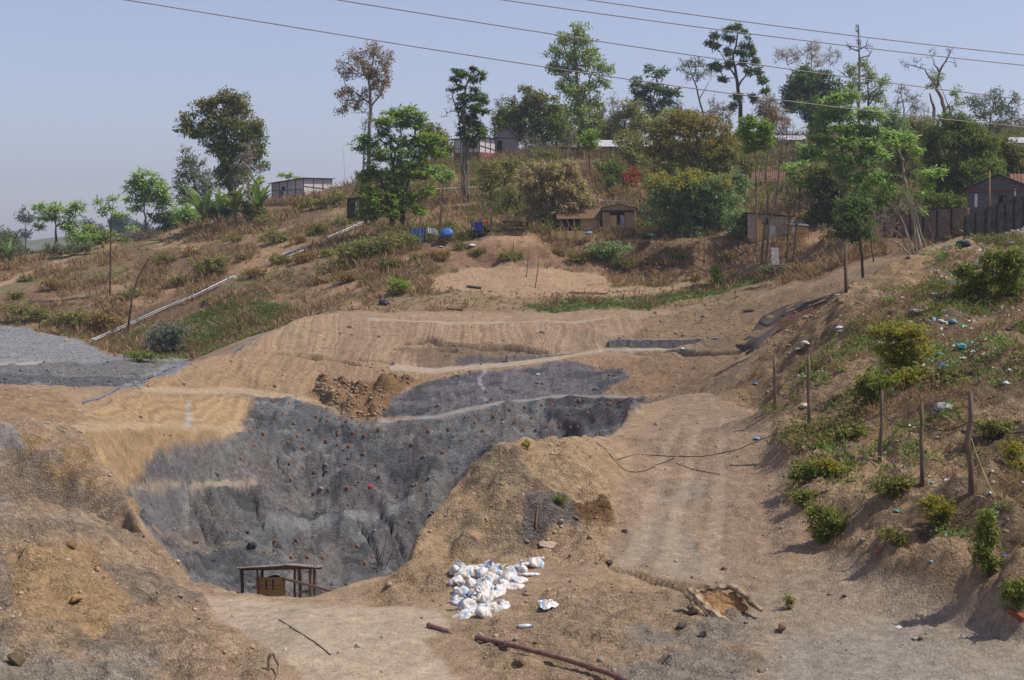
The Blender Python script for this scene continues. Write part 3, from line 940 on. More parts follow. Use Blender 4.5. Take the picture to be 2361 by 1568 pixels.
def ico():
    t = (1 + 5 ** .5) / 2
    v = np.array([(-1, t, 0), (1, t, 0), (-1, -t, 0), (1, -t, 0), (0, -1, t), (0, 1, t), (0, -1, -t), (0, 1, -t), (t, 0, -1), (t, 0, 1), (-t, 0, -1), (-t, 0, 1)], float)
    f = np.array([(0, 11, 5), (0, 5, 1), (0, 1, 7), (0, 7, 10), (0, 10, 11), (1, 5, 9), (5, 11, 4), (11, 10, 2), (10, 7, 6), (7, 1, 8), (3, 9, 4), (3, 4, 2), (3, 2, 6), (3, 6, 8), (3, 8, 9), (4, 9, 5), (2, 4, 11), (6, 2, 10), (8, 6, 7), (9, 8, 1)])
    return unit(v), f


def stones(mask, n, smin, smax, pw=2.2, bright=1.0):
    P, k = sow(mask, n)
    u = rng.random(n)
    s = smin * (1 - u * (1 - (smin / smax) ** pw)) ** (-1 / pw)
    v, f = ico()
    V = v[None] * (1 + rng.uniform(-.28, .28, (n, 12, 1)))
    V = V * (s[:, None] * rng.uniform(.6, 1.25, (n, 3)))[:, None, :] * .5
    a = rng.uniform(0, 6.28, n)
    ca_, sa_ = np.cos(a)[:, None], np.sin(a)[:, None]
    V = np.stack([V[..., 0] * ca_ - V[..., 1] * sa_, V[..., 0] * sa_ + V[..., 1] * ca_, V[..., 2] * .8], -1)
    V += P[:, None, :] + np.array([0, 0, 1])[None, None] * (s * .12)[:, None, None]
    col = C.reshape(-1, 3)[k] * rng.normal(1.0, .2, (n, 1)).clip(.55, 1.6) * bright
    g = col.mean(1, keepdims=True)
    mixg = rng.random((n, 1)) * .5
    col = (col * (1 - mixg) + g * mixg).clip(.01, .8)
    return V.reshape(-1, 3), (f[None] + 12 * np.arange(n)[:, None, None]).reshape(-1, 3), np.repeat(col, 12, 0)


def stuff_soil(name, sets):
    V, F, K, o = [], [], [], 0
    for v, f, c in sets:
        V.append(v)
        F.append(f + o)
        K.append(c)
        o += len(v)
    V, F, K = np.concatenate(V), np.concatenate(F), np.concatenate(K)
    me = mesh_np(name, V, F)
    ca = me.attributes.new("soil", 'FLOAT_COLOR', 'POINT')
    ca.data.foreach_set("color", np.concatenate([K, np.ones((len(K), 1))], -1).astype(np.float32).ravel())
    me.attributes.new("rough", 'FLOAT', 'POINT')
    o = link(name, me, bpy.data.materials["soil_and_rock"])
    return tag(o, kind="stuff")


near = (YY > 16) * (YY < 48) * (np.abs(U0 - 1180) < 1500)
mid = (YY >= 46) * (YY < 92) * (np.abs(U0 - 1180) < 1400) * (1 - hill)
patchy = smooth(fbm(XX, YY, 1.2, 3, 301) * 3.2 + .35)
stuff_soil("loose_stones", [
    stones(near * np.clip(ROUGH, .2, 2) ** 1.3 * patchy, 38000, .014, .15, 2.4, 1.2),
    stones(mid * np.clip(ROUGH - .25, .03, 2) * patchy, 8000, .05, .3, 2.6, 1.1),
    stones(slump * patchy, 1500, .08, .35, 2.4, 1.1),
    stones(gv, 9000, .05, .22, 2.4, 1.15),
])


def leaf_quads(c, t, nrm, L, W, fold=.12):
    """c base, t axis, all (n,3); returns (n,4,3)"""
    s = unit(np.cross(t, nrm))
    up = np.cross(s, t)
    L, W = np.asarray(L).reshape(-1, 1), np.asarray(W).reshape(-1, 1)
    m = c + t * L * .5
    return np.stack([c, m + s * W * .5 + up * L * fold, c + t * L, m - s * W * .5 + up * L * fold], 1)


def quads_obj(name, Q, material, parent=None):
    n = len(Q)
    me = mesh_np(name, Q.reshape(-1, 3), np.arange(4 * n).reshape(-1, 4))
    return link(name, me, material, parent)


def tufts(mask, n, hmin, hmax, blades, wid, spread=.9, r=rng):
    """grass or twig tufts: thin blades fanning up from the ground"""
    P, k = sow(mask, n)
    h = r.uniform(hmin, hmax, n)
    d = r.normal(0, 1, (n, blades, 3))
    d[..., 2] = np.abs(d[..., 2]) * .9 + .55
    d[..., :2] *= spread
    d = unit(d)
    b = P[:, None] + r.normal(0, .22, (n, blades, 3)) * h[:, None, None] * np.array([1, 1, .05])
    b[..., 2] -= .04
    L = (h[:, None] * r.uniform(.5, 1.1, (n, blades)))
    nr = unit(r.normal(0, 1, (n, blades, 3)))
    return leaf_quads(b.reshape(-1, 3), d.reshape(-1, 3), nr.reshape(-1, 3), L.ravel(), (wid * r.uniform(.6, 1.4, n * blades)), .1)


def weeds(mask, n, rad, leaves, L, r=rng):
    """low leafy weeds: loose domes of small leaves"""
    P, k = sow(mask, n)
    rd = r.uniform(rad * .5, rad * 1.3, n)
    o = unit(r.normal(0, 1, (n, leaves, 3))) * r.uniform(.3, 1, (n, leaves, 1))
    o[..., 2] = np.abs(o[..., 2]) * .9
    b = P[:, None] + o * rd[:, None, None]
    t = unit(o + r.normal(0, .6, (n, leaves, 3)))
    nr = unit(r.normal(0, .5, (n, leaves, 3)) + np.array([0, 0, 1]))
    return leaf_quads(b.reshape(-1, 3), t.reshape(-1, 3), nr.reshape(-1, 3), L * r.uniform(.6, 1.3, n * leaves), L * .5 * r.uniform(.7, 1.3, n * leaves))


DRYL = leaf_mat("dry_stems", [(128, 100, 70), (158, 126, 88), (178, 148, 106), (140, 112, 78), (112, 94, 64), (194, 166, 122)], .3, .8)
OLIVE = leaf_mat("olive_weed_leaves", [(92, 98, 48), (122, 128, 64), (140, 134, 78), (104, 116, 54), (156, 140, 88)], .4)
GREENW = leaf_mat("green_weed_leaves", [(84, 112, 44), (108, 140, 56), (130, 156, 70), (92, 124, 50), (148, 156, 84)], .45)

hillv = hill * (VEG > .3) * (YY < 150) * (1 - bank) * (1 - scarp)
lump = smooth(fbm(XX, YY, 4.5, 3, 305) * 4 + .4)
tag(quads_obj("dry_scrub", np.concatenate([
    tufts(hillv * (.15 + lump), 12500, .25, .75, 9, .055),
    tufts(hillv * lump * lump, 4200, .6, 1.2, 16, .06),
    tufts(bank * lump * (U0 > 1350), 250, .2, .45, 8, .06),
    tufts(field, 900, .1, .3, 6, .05)]), DRYL), kind="stuff")
gpatch = smooth(fbm(XX, YY, 6.0, 3, 307) * 5 + .2)
tag(quads_obj("hillside_weeds", np.concatenate([
    weeds(hillv * gpatch, 2600, .4, 22, .16),
    tufts(hillv * gpatch, 2000, .2, .5, 8, .06),
    weeds(gl, 1300, .3, 22, .13), tufts(gl, 2500, .12, .3, 8, .05)]), OLIVE), kind="stuff")
tag(quads_obj("green_grass", np.concatenate([
    tufts(gl * gpatch, 1600, .15, .35, 9, .05), tufts(gr, 1400, .12, .28, 8, .05),
    weeds(zone([(330, 790), (480, 745), (640, 690), (700, 715), (600, 770), (450, 800)], 15, 84, 112), 350, .32, 24, .14)]), GREENW), kind="stuff")
crest = np.maximum(zone([(1640, 905), (1760, 790), (1940, 680), (2100, 585), (2150, 600), (2080, 680), (1960, 720), (1880, 820), (1830, 900), (1790, 960)], 20, 30, 64), .75 * zone([(1990, 1130), (2361, 1200), (2500, 1400), (2200, 1400), (1960, 1320), (1960, 1200)], 30, 15, 32))
rsv = rs * (1 - .92 * crest) * (YY < 62) * (VEG > .25) * (np.abs(U0 - 1180) < 1500)
up = hill * (1 - .9 * (np.abs(U0 - 1120) < 100) * (V0 < 385)) * (1 - bank) * (1 - scarp) * (YY > 106) * (YY < 165) * (U0 > 840)
lump5 = smooth(fbm(XX, YY, 7.0, 3, 331) * 4 + .35)
tag(quads_obj("undergrowth", np.concatenate([
    weeds(up * lump5, 1700, .9, 60, .24), tufts(up * lump5, 2500, .6, 1.5, 14, .07),
    weeds(up * (U0 > 1380) * (YY > 112), 1700, 1.1, 70, .26)]), OLIVE), kind="stuff")
tag(quads_obj("dry_brush", np.concatenate([
    tufts(up, 5000, .5, 1.5, 14, .06), tufts(bank * lump5 * (U0 > 1380), 160, .4, .8, 12, .06),
    tufts(hillv * (YY < 112) * smooth(fbm(XX, YY, 3.0, 3, 337) * 5), 2000, .5, 1.0, 16, .06)]), DRYL), kind="stuff")
lump2 = smooth(fbm(XX, YY, 1.8, 3, 311) * 4 + .3)
tag(quads_obj("dry_grass", np.concatenate([
    tufts(rsv * (.2 + lump2), 7000, .08, .3, 9, .014, 1.1),
    tufts(rsv * lump2, 1800, .2, .5, 12, .016, 1.1),
    tufts(near * md * spots(ONE, 1.0, .12, .1, 313), 250, .05, .14, 7, .012, 1.1)]), DRYL), kind="stuff")
lump3 = smooth(fbm(XX, YY, 2.2, 3, 317) * 5 + .15)
tag(quads_obj("low_weeds", np.concatenate([
    weeds(rsv * lump3, 1100, .2, 26, .08),
    weeds(rsv * lump3 * lump2, 800, .34, 44, .09)]), OLIVE), kind="stuff")
tag(quads_obj("creeping_weeds", np.concatenate([
    weeds(rsv * smooth(fbm(XX, YY, 2.6, 3, 351) * 5 + .05), 650, .24, 30, .09),
    weeds(rsv * (YY > 38) * (U0 > 2050), 160, .3, 40, .09)]), GREENW), kind="stuff")

# scraps too small and too many to count, trodden into the weedy slope
Pl, kl = sow(rsv * (U0 > 1840) * smooth(fbm(XX, YY, 2.5, 3, 341) * 5 + .3) * (1 + 3.5 * (YY > 32)), 2600)
dl = unit(rng.normal(0, 1, (2600, 3)) * np.array([1, 1, .35]))
ql = leaf_quads(Pl + np.array([0, 0, .03]), dl, unit(rng.normal(0, .6, (2600, 3)) + np.array([0, 0, 1])), rng.uniform(.04, .1, 2600) * (.6 + Pl[:, 1] / 45), rng.uniform(.04, .09, 2600) * (.6 + Pl[:, 1] / 45), .2)
tag(quads_obj("litter_scraps", ql, leaf_mat("litter_scraps", [(216, 216, 214), (190, 184, 176), (150, 190, 214), (224, 222, 220), (172, 158, 138), (120, 172, 176), (206, 204, 200), (188, 150, 140)], .1, .6)), kind="stuff")


# ------------------------------------------------------------------ trees, bushes, banana plants
def leafmass(kind, ctr, rc, n, L, W, r, droop=0.0):
    """leaves of one clump set: ctr (m,3), rc clump radius; n leaves per clump"""
    m = len(ctr)
    if kind == 'frond':                       # a whorl of long compound leaves round a twig tip
        d = r.normal(0, 1, (m, n, 3))
        d[..., 2] = d[..., 2] * .45 + .12 - droop
        d = unit(d)
        b = ctr[:, None] + d * rc * r.uniform(.0, .45, (m, n, 1))
        t = unit(d + r.normal(0, .18, (m, n, 3)) - np.array([0, 0, .15 + droop]))
        nr = unit(r.normal(0, .35, (m, n, 3)) + np.array([0, 0, 1]))
    else:
        b = ctr[:, None] + unit(r.normal(0, 1, (m, n, 3))) * rc * r.uniform(.15, 1.0, (m, n, 1)) ** .6 * np.array([1, 1, .75])
        t = unit(r.normal(0, 1, (m, n, 3)) + (b - ctr[:, None]) / max(rc, 1e-6) * .7 - np.array([0, 0, droop]))
        nr = unit(r.normal(0, .7, (m, n, 3)) + np.array([0, 0, .9]))
    k = m * n
    return leaf_quads(b.reshape(k, 3), t.reshape(k, 3), nr.reshape(k, 3), L * r.uniform(.4, 1.6, k), W * r.uniform(.7, 1.3, k), .1)


def grow(trunks, ctr, twig, rmax):
    """limbs joining every clump to the nearest wood; returns tubes"""
    pos, par, rad0 = [], [], []
    tubes = []
    for tr in trunks:
        n0 = len(pos)
        for i, (p, rr) in enumerate(tr):
            pos.append(np.array(p, float))
            par.append(n0 + i - 1 if i else -1)
            rad0.append(rr)
    nt_ = len(pos)
    if len(ctr):
        top = pos[-1]
        T = np.array(pos)
        dmin = np.linalg.norm(ctr[:, None] - T[None], axis=2).min(1)
        for i in np.argsort(dmin):
            c = ctr[i]
            A = np.array(pos)
            d = np.linalg.norm(A - c, axis=1)
            cost = d * (1 + .9 * np.clip((A[:, 2] - c[2]) / np.maximum(d, .05), 0, 1)) + (np.arange(len(A)) == 0) * 2
            j = int(np.argmin(cost))
            if d[j] > twig * 18:
                mid_ = (A[j] + c) / 2 + rng.normal(0, .06, 3) * d[j] + np.array([0, 0, .05 * d[j]])
                pos.append(mid_)
                par.append(j)
                rad0.append(0)
                j = len(pos) - 1
            pos.append(c)
            par.append(j)
            rad0.append(0)
    cnt = np.zeros(len(pos))
    cnt[nt_:] = .4
    for i in range(len(pos) - 1, -1, -1):
        if par[i] >= 0:
            cnt[par[i]] += cnt[i]
    mb = MB()
    for tr in trunks:
        mb.tube([p for p, _ in tr], [r_ for _, r_ in tr], 7)
    for i in range(nt_, len(pos)):
        j = par[i]
        a = min(twig * .85 * max(cnt[i], 1) ** .42, rmax)
        b = min(twig * .85 * max(cnt[j], 1) ** .42 if j >= nt_ else a * 1.15, rmax)
        mb.tube([pos[j], pos[i]], [b, a * .8], 4, False)
    return mb


LEAVES = {
    'dark': [(74, 93, 40), (108, 132, 50), (142, 162, 63), (88, 106, 43), (121, 139, 54)],
    'darkolive': [(79, 88, 41), (120, 127, 50), (158, 157, 62), (97, 105, 46), (179, 144, 75)],
    'deep': [(68, 89, 48), (100, 124, 61), (129, 152, 75), (82, 102, 54)],
    'bright': [(99, 128, 42), (134, 165, 55), (167, 193, 68), (116, 145, 48), (147, 176, 61)],
    'light': [(113, 133, 60), (147, 167, 73), (181, 194, 94), (131, 149, 67)],
    'frond': [(108, 141, 72), (148, 182, 92), (184, 212, 112), (128, 159, 79)],
    'dull': [(96, 108, 77), (124, 133, 94), (142, 149, 110), (110, 119, 85)],
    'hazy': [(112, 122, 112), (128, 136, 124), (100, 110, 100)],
    'brown': [(140, 113, 63), (173, 138, 74), (121, 103, 61), (189, 151, 77), (111, 113, 63)],
    'yellow': [(126, 120, 62), (148, 138, 66), (106, 110, 58), (178, 158, 66), (136, 124, 72), (200, 176, 74), (112, 116, 64)],
    'bluegreen': [(89, 115, 71), (127, 156, 95), (159, 187, 115), (108, 132, 77), (183, 205, 129)],
    'straw': [(186, 164, 112), (204, 184, 132), (150, 136, 84), (216, 200, 152), (132, 130, 74), (168, 150, 98)],
    'olive': [(113, 120, 60), (146, 148, 75), (170, 167, 92), (129, 128, 69)],
    'bareleaf': [(151, 140, 107), (172, 158, 123), (135, 126, 96)],
    'grey': [(122, 130, 106), (142, 148, 124), (104, 114, 90), (160, 164, 140)],
    'bush': [(86, 101, 41), (117, 135, 55), (154, 163, 71), (99, 115, 48), (181, 175, 85)],
    'lantana': [(104, 118, 46), (141, 151, 60), (171, 167, 71), (204, 175, 67), (122, 132, 52)],
    'red': [(172, 69, 52), (142, 96, 61), (197, 75, 57), (128, 112, 68)],
}


def lm(k):
    return leaf_mat(k + "_leaves", LEAVES[k], .48)


def bark(k):
    c = {'grey': ((128, 116, 100), (92, 82, 70)), 'dark': ((78, 66, 54), (52, 44, 36)), 'pale': ((166, 152, 132), (124, 112, 96)), 'brown': ((112, 90, 70), (78, 62, 48))}[k]
    return mat(k + "_bark", c[0], c[1], 3, .9, .5, stretch=(3, 3, .8))


def plant(name, label, cat, Y, base, trunks, blobs, leaf='dark', kind='broad', clump=12, per=34, L=7.0, W=None, dens=1.0, bk='dark', r0=.2, twig=.022,
          group=None, droop=.0, twigs=0, depth=.8, seed=0, rmax=None, fill=1.0, wood='trunk', crown='crown', leaf2=None, frac2=0.0, loose=.2):
    """one tree or shrub. base, trunks, blobs measured on the photo sheet, turned into metres at distance Y"""
    r = np.random.default_rng(1000 + seed)
    s = Y / FPX
    b = at(base[0], base[1], Y)
    g = float(gz(b[0], b[1]))
    root = empty(name, (b[0], b[1], g))
    tag(root, label, cat, group)
    o = np.array([b[0], b[1], g])
    trs = []
    for path_ in trunks:
        pts = [at(u, v, Y) - o for u, v in path_]
        yo = r.uniform(-.4, .4) * r0 * 4 if len(trunks) > 1 else 0
        for p in pts:
            p[1] = yo
        if path_[0][1] >= base[1] - 12 and path_ is trunks[0] or path_[0][1] >= base[1] - 2:
            pts[0][2] = float(gz(b[0] + pts[0][0], b[1] + pts[0][1])) - g - .15
        P = []
        rb = r0 if path_ is trunks[0] or path_[0][1] >= base[1] - 12 else r0 * .42
        tot = len(pts) - 1
        for i in range(tot):
            for k in range(4):
                q = pts[i] + (pts[i + 1] - pts[i]) * k / 4
                if i or k:
                    q = q + r.normal(0, r0 * .22, 3) * np.array([1, 1, 0])
                P.append((q, rb * (1.15 - .85 * (i + k / 4) / tot)))
        P.append((pts[-1], rb * .3))
        trs.append(P)
    C_ = []
    for (u, v, ru, rv) in blobs:
        c = at(u, v, Y) - o
        c[1] = r.uniform(-.25, .25) * (ru + rv) * s
        n = max(2, int(dens * fill * ru * rv * (3.9 if per else 2.6) / clump ** 2))
        d = unit(r.normal(0, 1, (n, 3))) * (r.random((n, 1)) ** .45) * r.uniform(.75, 1.0 + loose, (n, 1))
        C_.append(c + d * np.array([max(ru - clump * .25, ru * .5) * s * 1.08, (ru + rv) / 2 * s * depth, max(rv - clump * .2, rv * .55) * s * 1.1]))
    C_ = np.concatenate(C_) if C_ else np.zeros((0, 3))
    # nothing grows below the ground
    if len(C_):
        gl_ = gz(C_[:, 0] + o[0], C_[:, 1] + o[1]) - g
        C_[:, 2] = np.maximum(C_[:, 2], gl_ + clump * s * .35)
    if not trs:
        trs = [[(np.array([0, 0, -.1]), r0), (np.array([0, 0, .25 * clump * s]), r0 * .8)]]
    mb = grow(trs, C_, twig, rmax or r0 * .6)
    rc = clump * s
    if twigs:
        for c in C_:
            for _ in range(twigs):
                d = unit(r.normal(0, 1, 3) + np.array([0, 0, .55])) * rc * r.uniform(.7, 1.5)
                m_ = c + d * .5 + r.normal(0, .1, 3) * rc
                mb.tube([c, m_, c + d], [twig * .8, twig * .6, twig * .35], 3, False)
    mb.build(wood, bark(bk), root)
    if per and len(C_):
        W = W or L * .5
        if leaf2:
            sel = C_[:, 2] + r.normal(0, rc, len(C_)) > np.quantile(C_[:, 2], 1 - frac2)
            for nm, cs, lf in ((crown, C_[~sel], leaf), ('flowering_top' if leaf2 == 'yellow' else 'crown_top', C_[sel], leaf2)):
                if len(cs):
                    quads_obj(nm, leafmass(kind, cs, rc, per, L * s, W * s, r, droop), lm(lf), root)
        else:
            quads_obj(crown, leafmass(kind, C_, rc, per, L * s, W * s, r, droop), lm(leaf), root)
    return root


def ground_px(u, v):
    h = hit(u, v)
    return h[1]


def bush(label, base, blobs, leaf='bush', name='shrub', cat='bush', Y=None, clump=8, per=26, L=6.0, kind='broad', group=None, seed=0, bk='brown', twigs=0, dens=1.4, **kw):
    Y = Y or ground_px(*base)
    s = Y / FPX
    return plant(name, label, cat, Y, base, [], blobs, leaf, kind, clump, per, L, None, dens, bk, .035 * max(1, Y / 60), .006 * max(1, Y / 50), group, seed=seed, twigs=twigs, wood='stem', crown='foliage', loose=.5, **kw)


# --- skyline and hillside trees, left to right
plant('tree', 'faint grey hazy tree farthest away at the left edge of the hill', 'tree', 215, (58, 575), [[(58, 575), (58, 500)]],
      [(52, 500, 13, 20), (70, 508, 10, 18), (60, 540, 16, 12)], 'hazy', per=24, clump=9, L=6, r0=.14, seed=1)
plant('tree', 'flat-topped light green tree spreading low over the path on the left', 'tree', 134, (128, 580), [[(128, 580), (130, 545), (128, 515)]],
      [(92, 478, 20, 10), (130, 484, 34, 15), (174, 488, 22, 20), (112, 502, 26, 13), (158, 520, 30, 16), (88, 520, 18, 9), (185, 470, 12, 8)], 'frond', 'frond', 11, 15, 11, 3.4, 1.5, 'brown', .16, .03, seed=2)
plant('tree', 'bushy green tree beside the thin bare-stemmed sapling on the left', 'tree', 137, (225, 585), [[(225, 585), (222, 550)]],
      [(206, 538, 20, 22), (238, 550, 20, 20), (220, 560, 24, 14), (190, 555, 14, 14)], 'light', clump=10, r0=.12, seed=3, dens=1.4)
plant('sapling', 'thin sapling with a tall bare stem and umbrella tufts of leaves', 'tree', 112, (254, 640), [[(254, 640), (256, 560), (258, 500), (262, 465)], [(257, 520), (240, 490), (228, 470)], [(257, 500), (272, 495), (284, 492)]],
      [(262, 458, 12, 8), (228, 466, 10, 8), (252, 480, 14, 7), (236, 492, 9, 9), (286, 497, 10, 7), (270, 500, 12, 8), (300, 527, 14, 6), (284, 555, 13, 6), (262, 540, 8, 8)],
      'frond', 'frond', 9, 15, 11, 3, 1.4, 'brown', .075, .02, seed=4)
plant('tree', 'leafy mid-green tree on the left ridge above the heap of cut branches', 'tree', 139, (338, 545), [[(338, 545), (336, 500), (330, 450)], [(337, 520), (362, 470)]],
      [(328, 410, 30, 20), (318, 435, 36, 26), (360, 428, 30, 26), (345, 460, 40, 24), (298, 462, 18, 10), (380, 455, 18, 28), (318, 480, 20, 12)], 'frond', 'frond', 10, 15, 10, 3.6, 1.25, 'grey', .13, .03, seed=5)
plant('tree', 'spindly sparse tree leaning up beside the tall dark tree on the left', 'tree', 141, (440, 492), [[(440, 492), (452, 440), (440, 380)], [(446, 470), (478, 430), (490, 400)]],
      [(432, 365, 22, 26), (452, 395, 34, 28), (420, 420, 24, 30), (470, 425, 34, 30), (440, 460, 44, 26)], 'dull', 'broad', 10, 16, 6.5, 3.2, 1.2, 'dark', .14, .03, seed=6)
plant('tree', 'tall broad dark green tree dominating the left ridge', 'tree', 146, (538, 458), [[(538, 458), (536, 400), (528, 345), (515, 280)], [(536, 400), (575, 340)], [(532, 380), (470, 300)]],
      [(512, 225, 40, 22), (480, 250, 34, 26), (545, 250, 40, 34), (430, 283, 24, 22), (455, 300, 34, 22), (500, 290, 52, 40), (560, 300, 44, 30), (592, 308, 22, 32), (498, 335, 40, 28), (550, 345, 54, 34), (590, 350, 26, 34),
       (515, 385, 30, 26), (545, 400, 44, 26), (520, 420, 30, 16), (606, 382, 14, 11)], 'dark', 'broad', 12, 34, 7, 3.8, 1.25, 'dark', .42, .03, seed=7, leaf2='darkolive', frac2=.42)
plant('bare_tree', 'leafless pale grey tree standing in front of the tall dark tree', 'tree', 142, (578, 458), [[(578, 458), (574, 410), (578, 370)], [(576, 420), (600, 392)], [(575, 430), (548, 400)]],
      [(578, 350, 22, 34), (565, 375, 28, 30), (600, 390, 14, 14), (550, 420, 22, 18)], None, clump=9, per=0, twigs=7, bk='pale', r0=.17, twig=.026, dens=1.3, seed=8)
plant('tree', 'low round green tree behind the right foot of the tall dark tree', 'tree', 150, (596, 462), [[(596, 462), (596, 440)]],
      [(590, 440, 22, 18), (600, 452, 14, 12), (600, 418, 8, 8)], 'light', clump=9, r0=.1, seed=9)
plant('sapling', 'small leafy tree top showing above the low bamboo hut roof', 'tree', 156, (664, 440), [[(664, 440), (662, 408)]], [(651, 404, 8, 5), (668, 405, 9, 6), (684, 411, 7, 4)], 'frond', 'frond', 7, 12, 8, 3, 2, r0=.05, seed=10)
plant('tree', 'tall thin tree with a sparse crown of browning leaves against the sky', 'tree', 140, (846, 440), [[(846, 440), (850, 330), (855, 250), (853, 190), (862, 115)], [(854, 240), (822, 215), (800, 200)], [(855, 245), (880, 215), (896, 165)], [(853, 190), (835, 150), (820, 125)]],
      [(800, 165, 24, 26), (822, 130, 26, 20), (858, 118, 26, 22), (890, 150, 22, 34), (842, 160, 34, 24), (796, 215, 22, 24), (826, 222, 30, 22), (880, 205, 24, 24), (792, 252, 20, 16), (822, 250, 20, 14), (868, 180, 30, 26)],
      'brown', 'broad', 11, 15, 5.6, 3.2, 1.15, 'grey', .2, .024, twigs=3, seed=11)
plant('bare_tree', 'thin dead pole tree just left of the bright green tree', 'tree', 138, (838, 430), [[(838, 430), (840, 330), (844, 280)]], [(850, 270, 12, 34), (838, 300, 8, 24)], None, clump=9, per=0, twigs=4, bk='grey', r0=.1, twig=.022, seed=12, dens=1.3)
plant('tree', 'bright green feathery tree with two trunks on the edge of the terrace', 'tree', 112, (925, 530), [[(930, 530), (924, 470), (905, 400), (900, 330)], [(906, 522), (900, 470), (880, 420)], [(924, 470), (950, 400), (958, 320)]],
      [(906, 262, 28, 16), (948, 262, 36, 18), (885, 285, 34, 18), (930, 285, 44, 20), (968, 285, 18, 18), (880, 305, 22, 14), (845, 328, 36, 18), (828, 344, 18, 12), (912, 330, 34, 18), (960, 325, 40, 24), (1000, 322, 26, 16),
       (880, 360, 44, 20), (940, 360, 46, 26), (1000, 348, 34, 20), (850, 400, 34, 24), (905, 405, 54, 30), (965, 395, 44, 26), (858, 450, 46, 30), (925, 455, 50, 32), (848, 492, 34, 24), (900, 490, 40, 16), (968, 488, 20, 18), (985, 440, 22, 16)],
      'bright', 'frond', 10, 17, 9, 3.6, 1.3, 'dark', .2, .022, seed=13)
plant('tree', 'dark brownish domed tree behind the bright green tree', 'tree', 152, (1000, 372), [[(1000, 372), (1000, 330)]],
      [(985, 302, 30, 22), (1015, 322, 28, 24), (1000, 345, 36, 20), (1040, 345, 16, 14)], 'darkolive', 'broad', 12, 34, 7, 3.6, 1.4, 'dark', .2, seed=14)
plant('tree', 'small thin tree with a low green canopy left of the tall pole-trunked tree', 'tree', 108, (1014, 540), [[(1014, 540), (1018, 480), (1022, 420)], [(1016, 500), (1034, 445)]],
      [(1010, 392, 26, 14), (1036, 400, 18, 14), (1018, 415, 30, 12)], 'frond', 'frond', 9, 14, 9, 3, 1.2, 'brown', .09, .018, twigs=1, seed=15)
plant('tree', 'tall slim tree with drooping tufts of leaves and a long straight trunk', 'tree', 120, (1073, 490), [[(1073, 490), (1069, 390), (1070, 290), (1074, 200), (1088, 165)], [(1079, 490), (1076, 380), (1082, 300), (1092, 250)], [(1071, 300), (1050, 245), (1038, 205)]],
      [(1054, 160, 10, 9), (1066, 170, 13, 14), (1092, 158, 9, 9), (1110, 174, 9, 14), (1052, 182, 13, 8), (1090, 182, 14, 10), (1040, 205, 10, 6), (1060, 200, 12, 8), (1094, 204, 10, 8), (1070, 225, 18, 14), (1098, 222, 20, 12), (1118, 232, 9, 14),
       (1062, 245, 12, 12), (1095, 250, 20, 16), (1118, 255, 12, 10), (1080, 275, 26, 16), (1104, 290, 18, 14), (1072, 305, 22, 14), (1110, 308, 16, 12), (1085, 325, 20, 14)],
      'deep', 'frond', 8, 16, 9, 3.4, 1.5, 'grey', .17, .022, droop=.25, seed=16)
plant('bare_tree', 'leafless branch spreading to the left of the tall slim tree', 'tree', 122, (1066, 480), [[(1066, 480), (1062, 330), (1058, 270), (1042, 215)]],
      [(1038, 225, 22, 26), (1030, 260, 18, 24), (1046, 290, 16, 10)], None, clump=10, per=0, twigs=3, bk='grey', r0=.07, twig=.02, dens=.7, seed=17)
plant('tree', 'dense dark rounded tree with a yellowing top behind the gabled hut', 'tree', 151, (1250, 352), [[(1250, 352), (1248, 310), (1240, 270)]],
      [(1215, 205, 16, 14), (1240, 232, 42, 22), (1200, 250, 34, 26), (1272, 255, 30, 26), (1230, 275, 54, 34), (1285, 295, 26, 34), (1190, 285, 34, 30), (1240, 315, 54, 26), (1160, 275, 20, 26)],
      'dark', 'broad', 12, 34, 7, 3.6, 1.3, 'dark', .28, seed=18, leaf2='darkolive', frac2=.22)
plant('tree', 'very tall light green tree rising highest in the middle of the ridge', 'tree', 160, (1340, 350), [[(1340, 350), (1336, 260), (1328, 170), (1325, 80)], [(1336, 240), (1370, 160)], [(1334, 230), (1290, 150)]],
      [(1330, 66, 26, 14), (1300, 92, 28, 18), (1345, 92, 34, 20), (1282, 120, 24, 18), (1320, 125, 34, 22), (1364, 122, 28, 20), (1276, 150, 20, 16), (1308, 160, 36, 22), (1360, 155, 34, 22), (1394, 156, 24, 16), (1310, 192, 34, 16),
       (1372, 190, 26, 14), (1335, 215, 38, 22), (1300, 205, 18, 10), (1345, 240, 44, 24), (1375, 235, 22, 16), (1340, 270, 50, 26), (1330, 300, 46, 24), (1395, 190, 14, 14), (1305, 260, 26, 20), (1375, 285, 30, 24), (1350, 325, 44, 18)],
      'light', 'broad', 11, 22, 7, 3.8, 1.05, 'grey', .3, .03, seed=19)
plant('tree', 'little green-topped tree with a thin stem beside the bamboo gate', 'tree', 132, (1360, 405), [[(1360, 405), (1357, 340)]], [(1358, 312, 24, 14), (1350, 330, 18, 14), (1368, 332, 14, 12)], 'bright', 'broad', 9, 26, 6, 3, 1.5, 'brown', .09, .02, seed=20)
plant('tree', 'messy olive tree half bare above the long tin-roofed house', 'tree', 150, (1430, 372), [[(1430, 372), (1432, 320), (1446, 270)], [(1431, 330), (1405, 280)]],
      [(1450, 250, 30, 24), (1420, 275, 30, 26), (1470, 285, 26, 26), (1402, 300, 24, 24), (1440, 310, 34, 22)], 'olive', 'broad', 11, 26, 6, 3, 1.3, 'dark', .2, .026, twigs=2, seed=21)
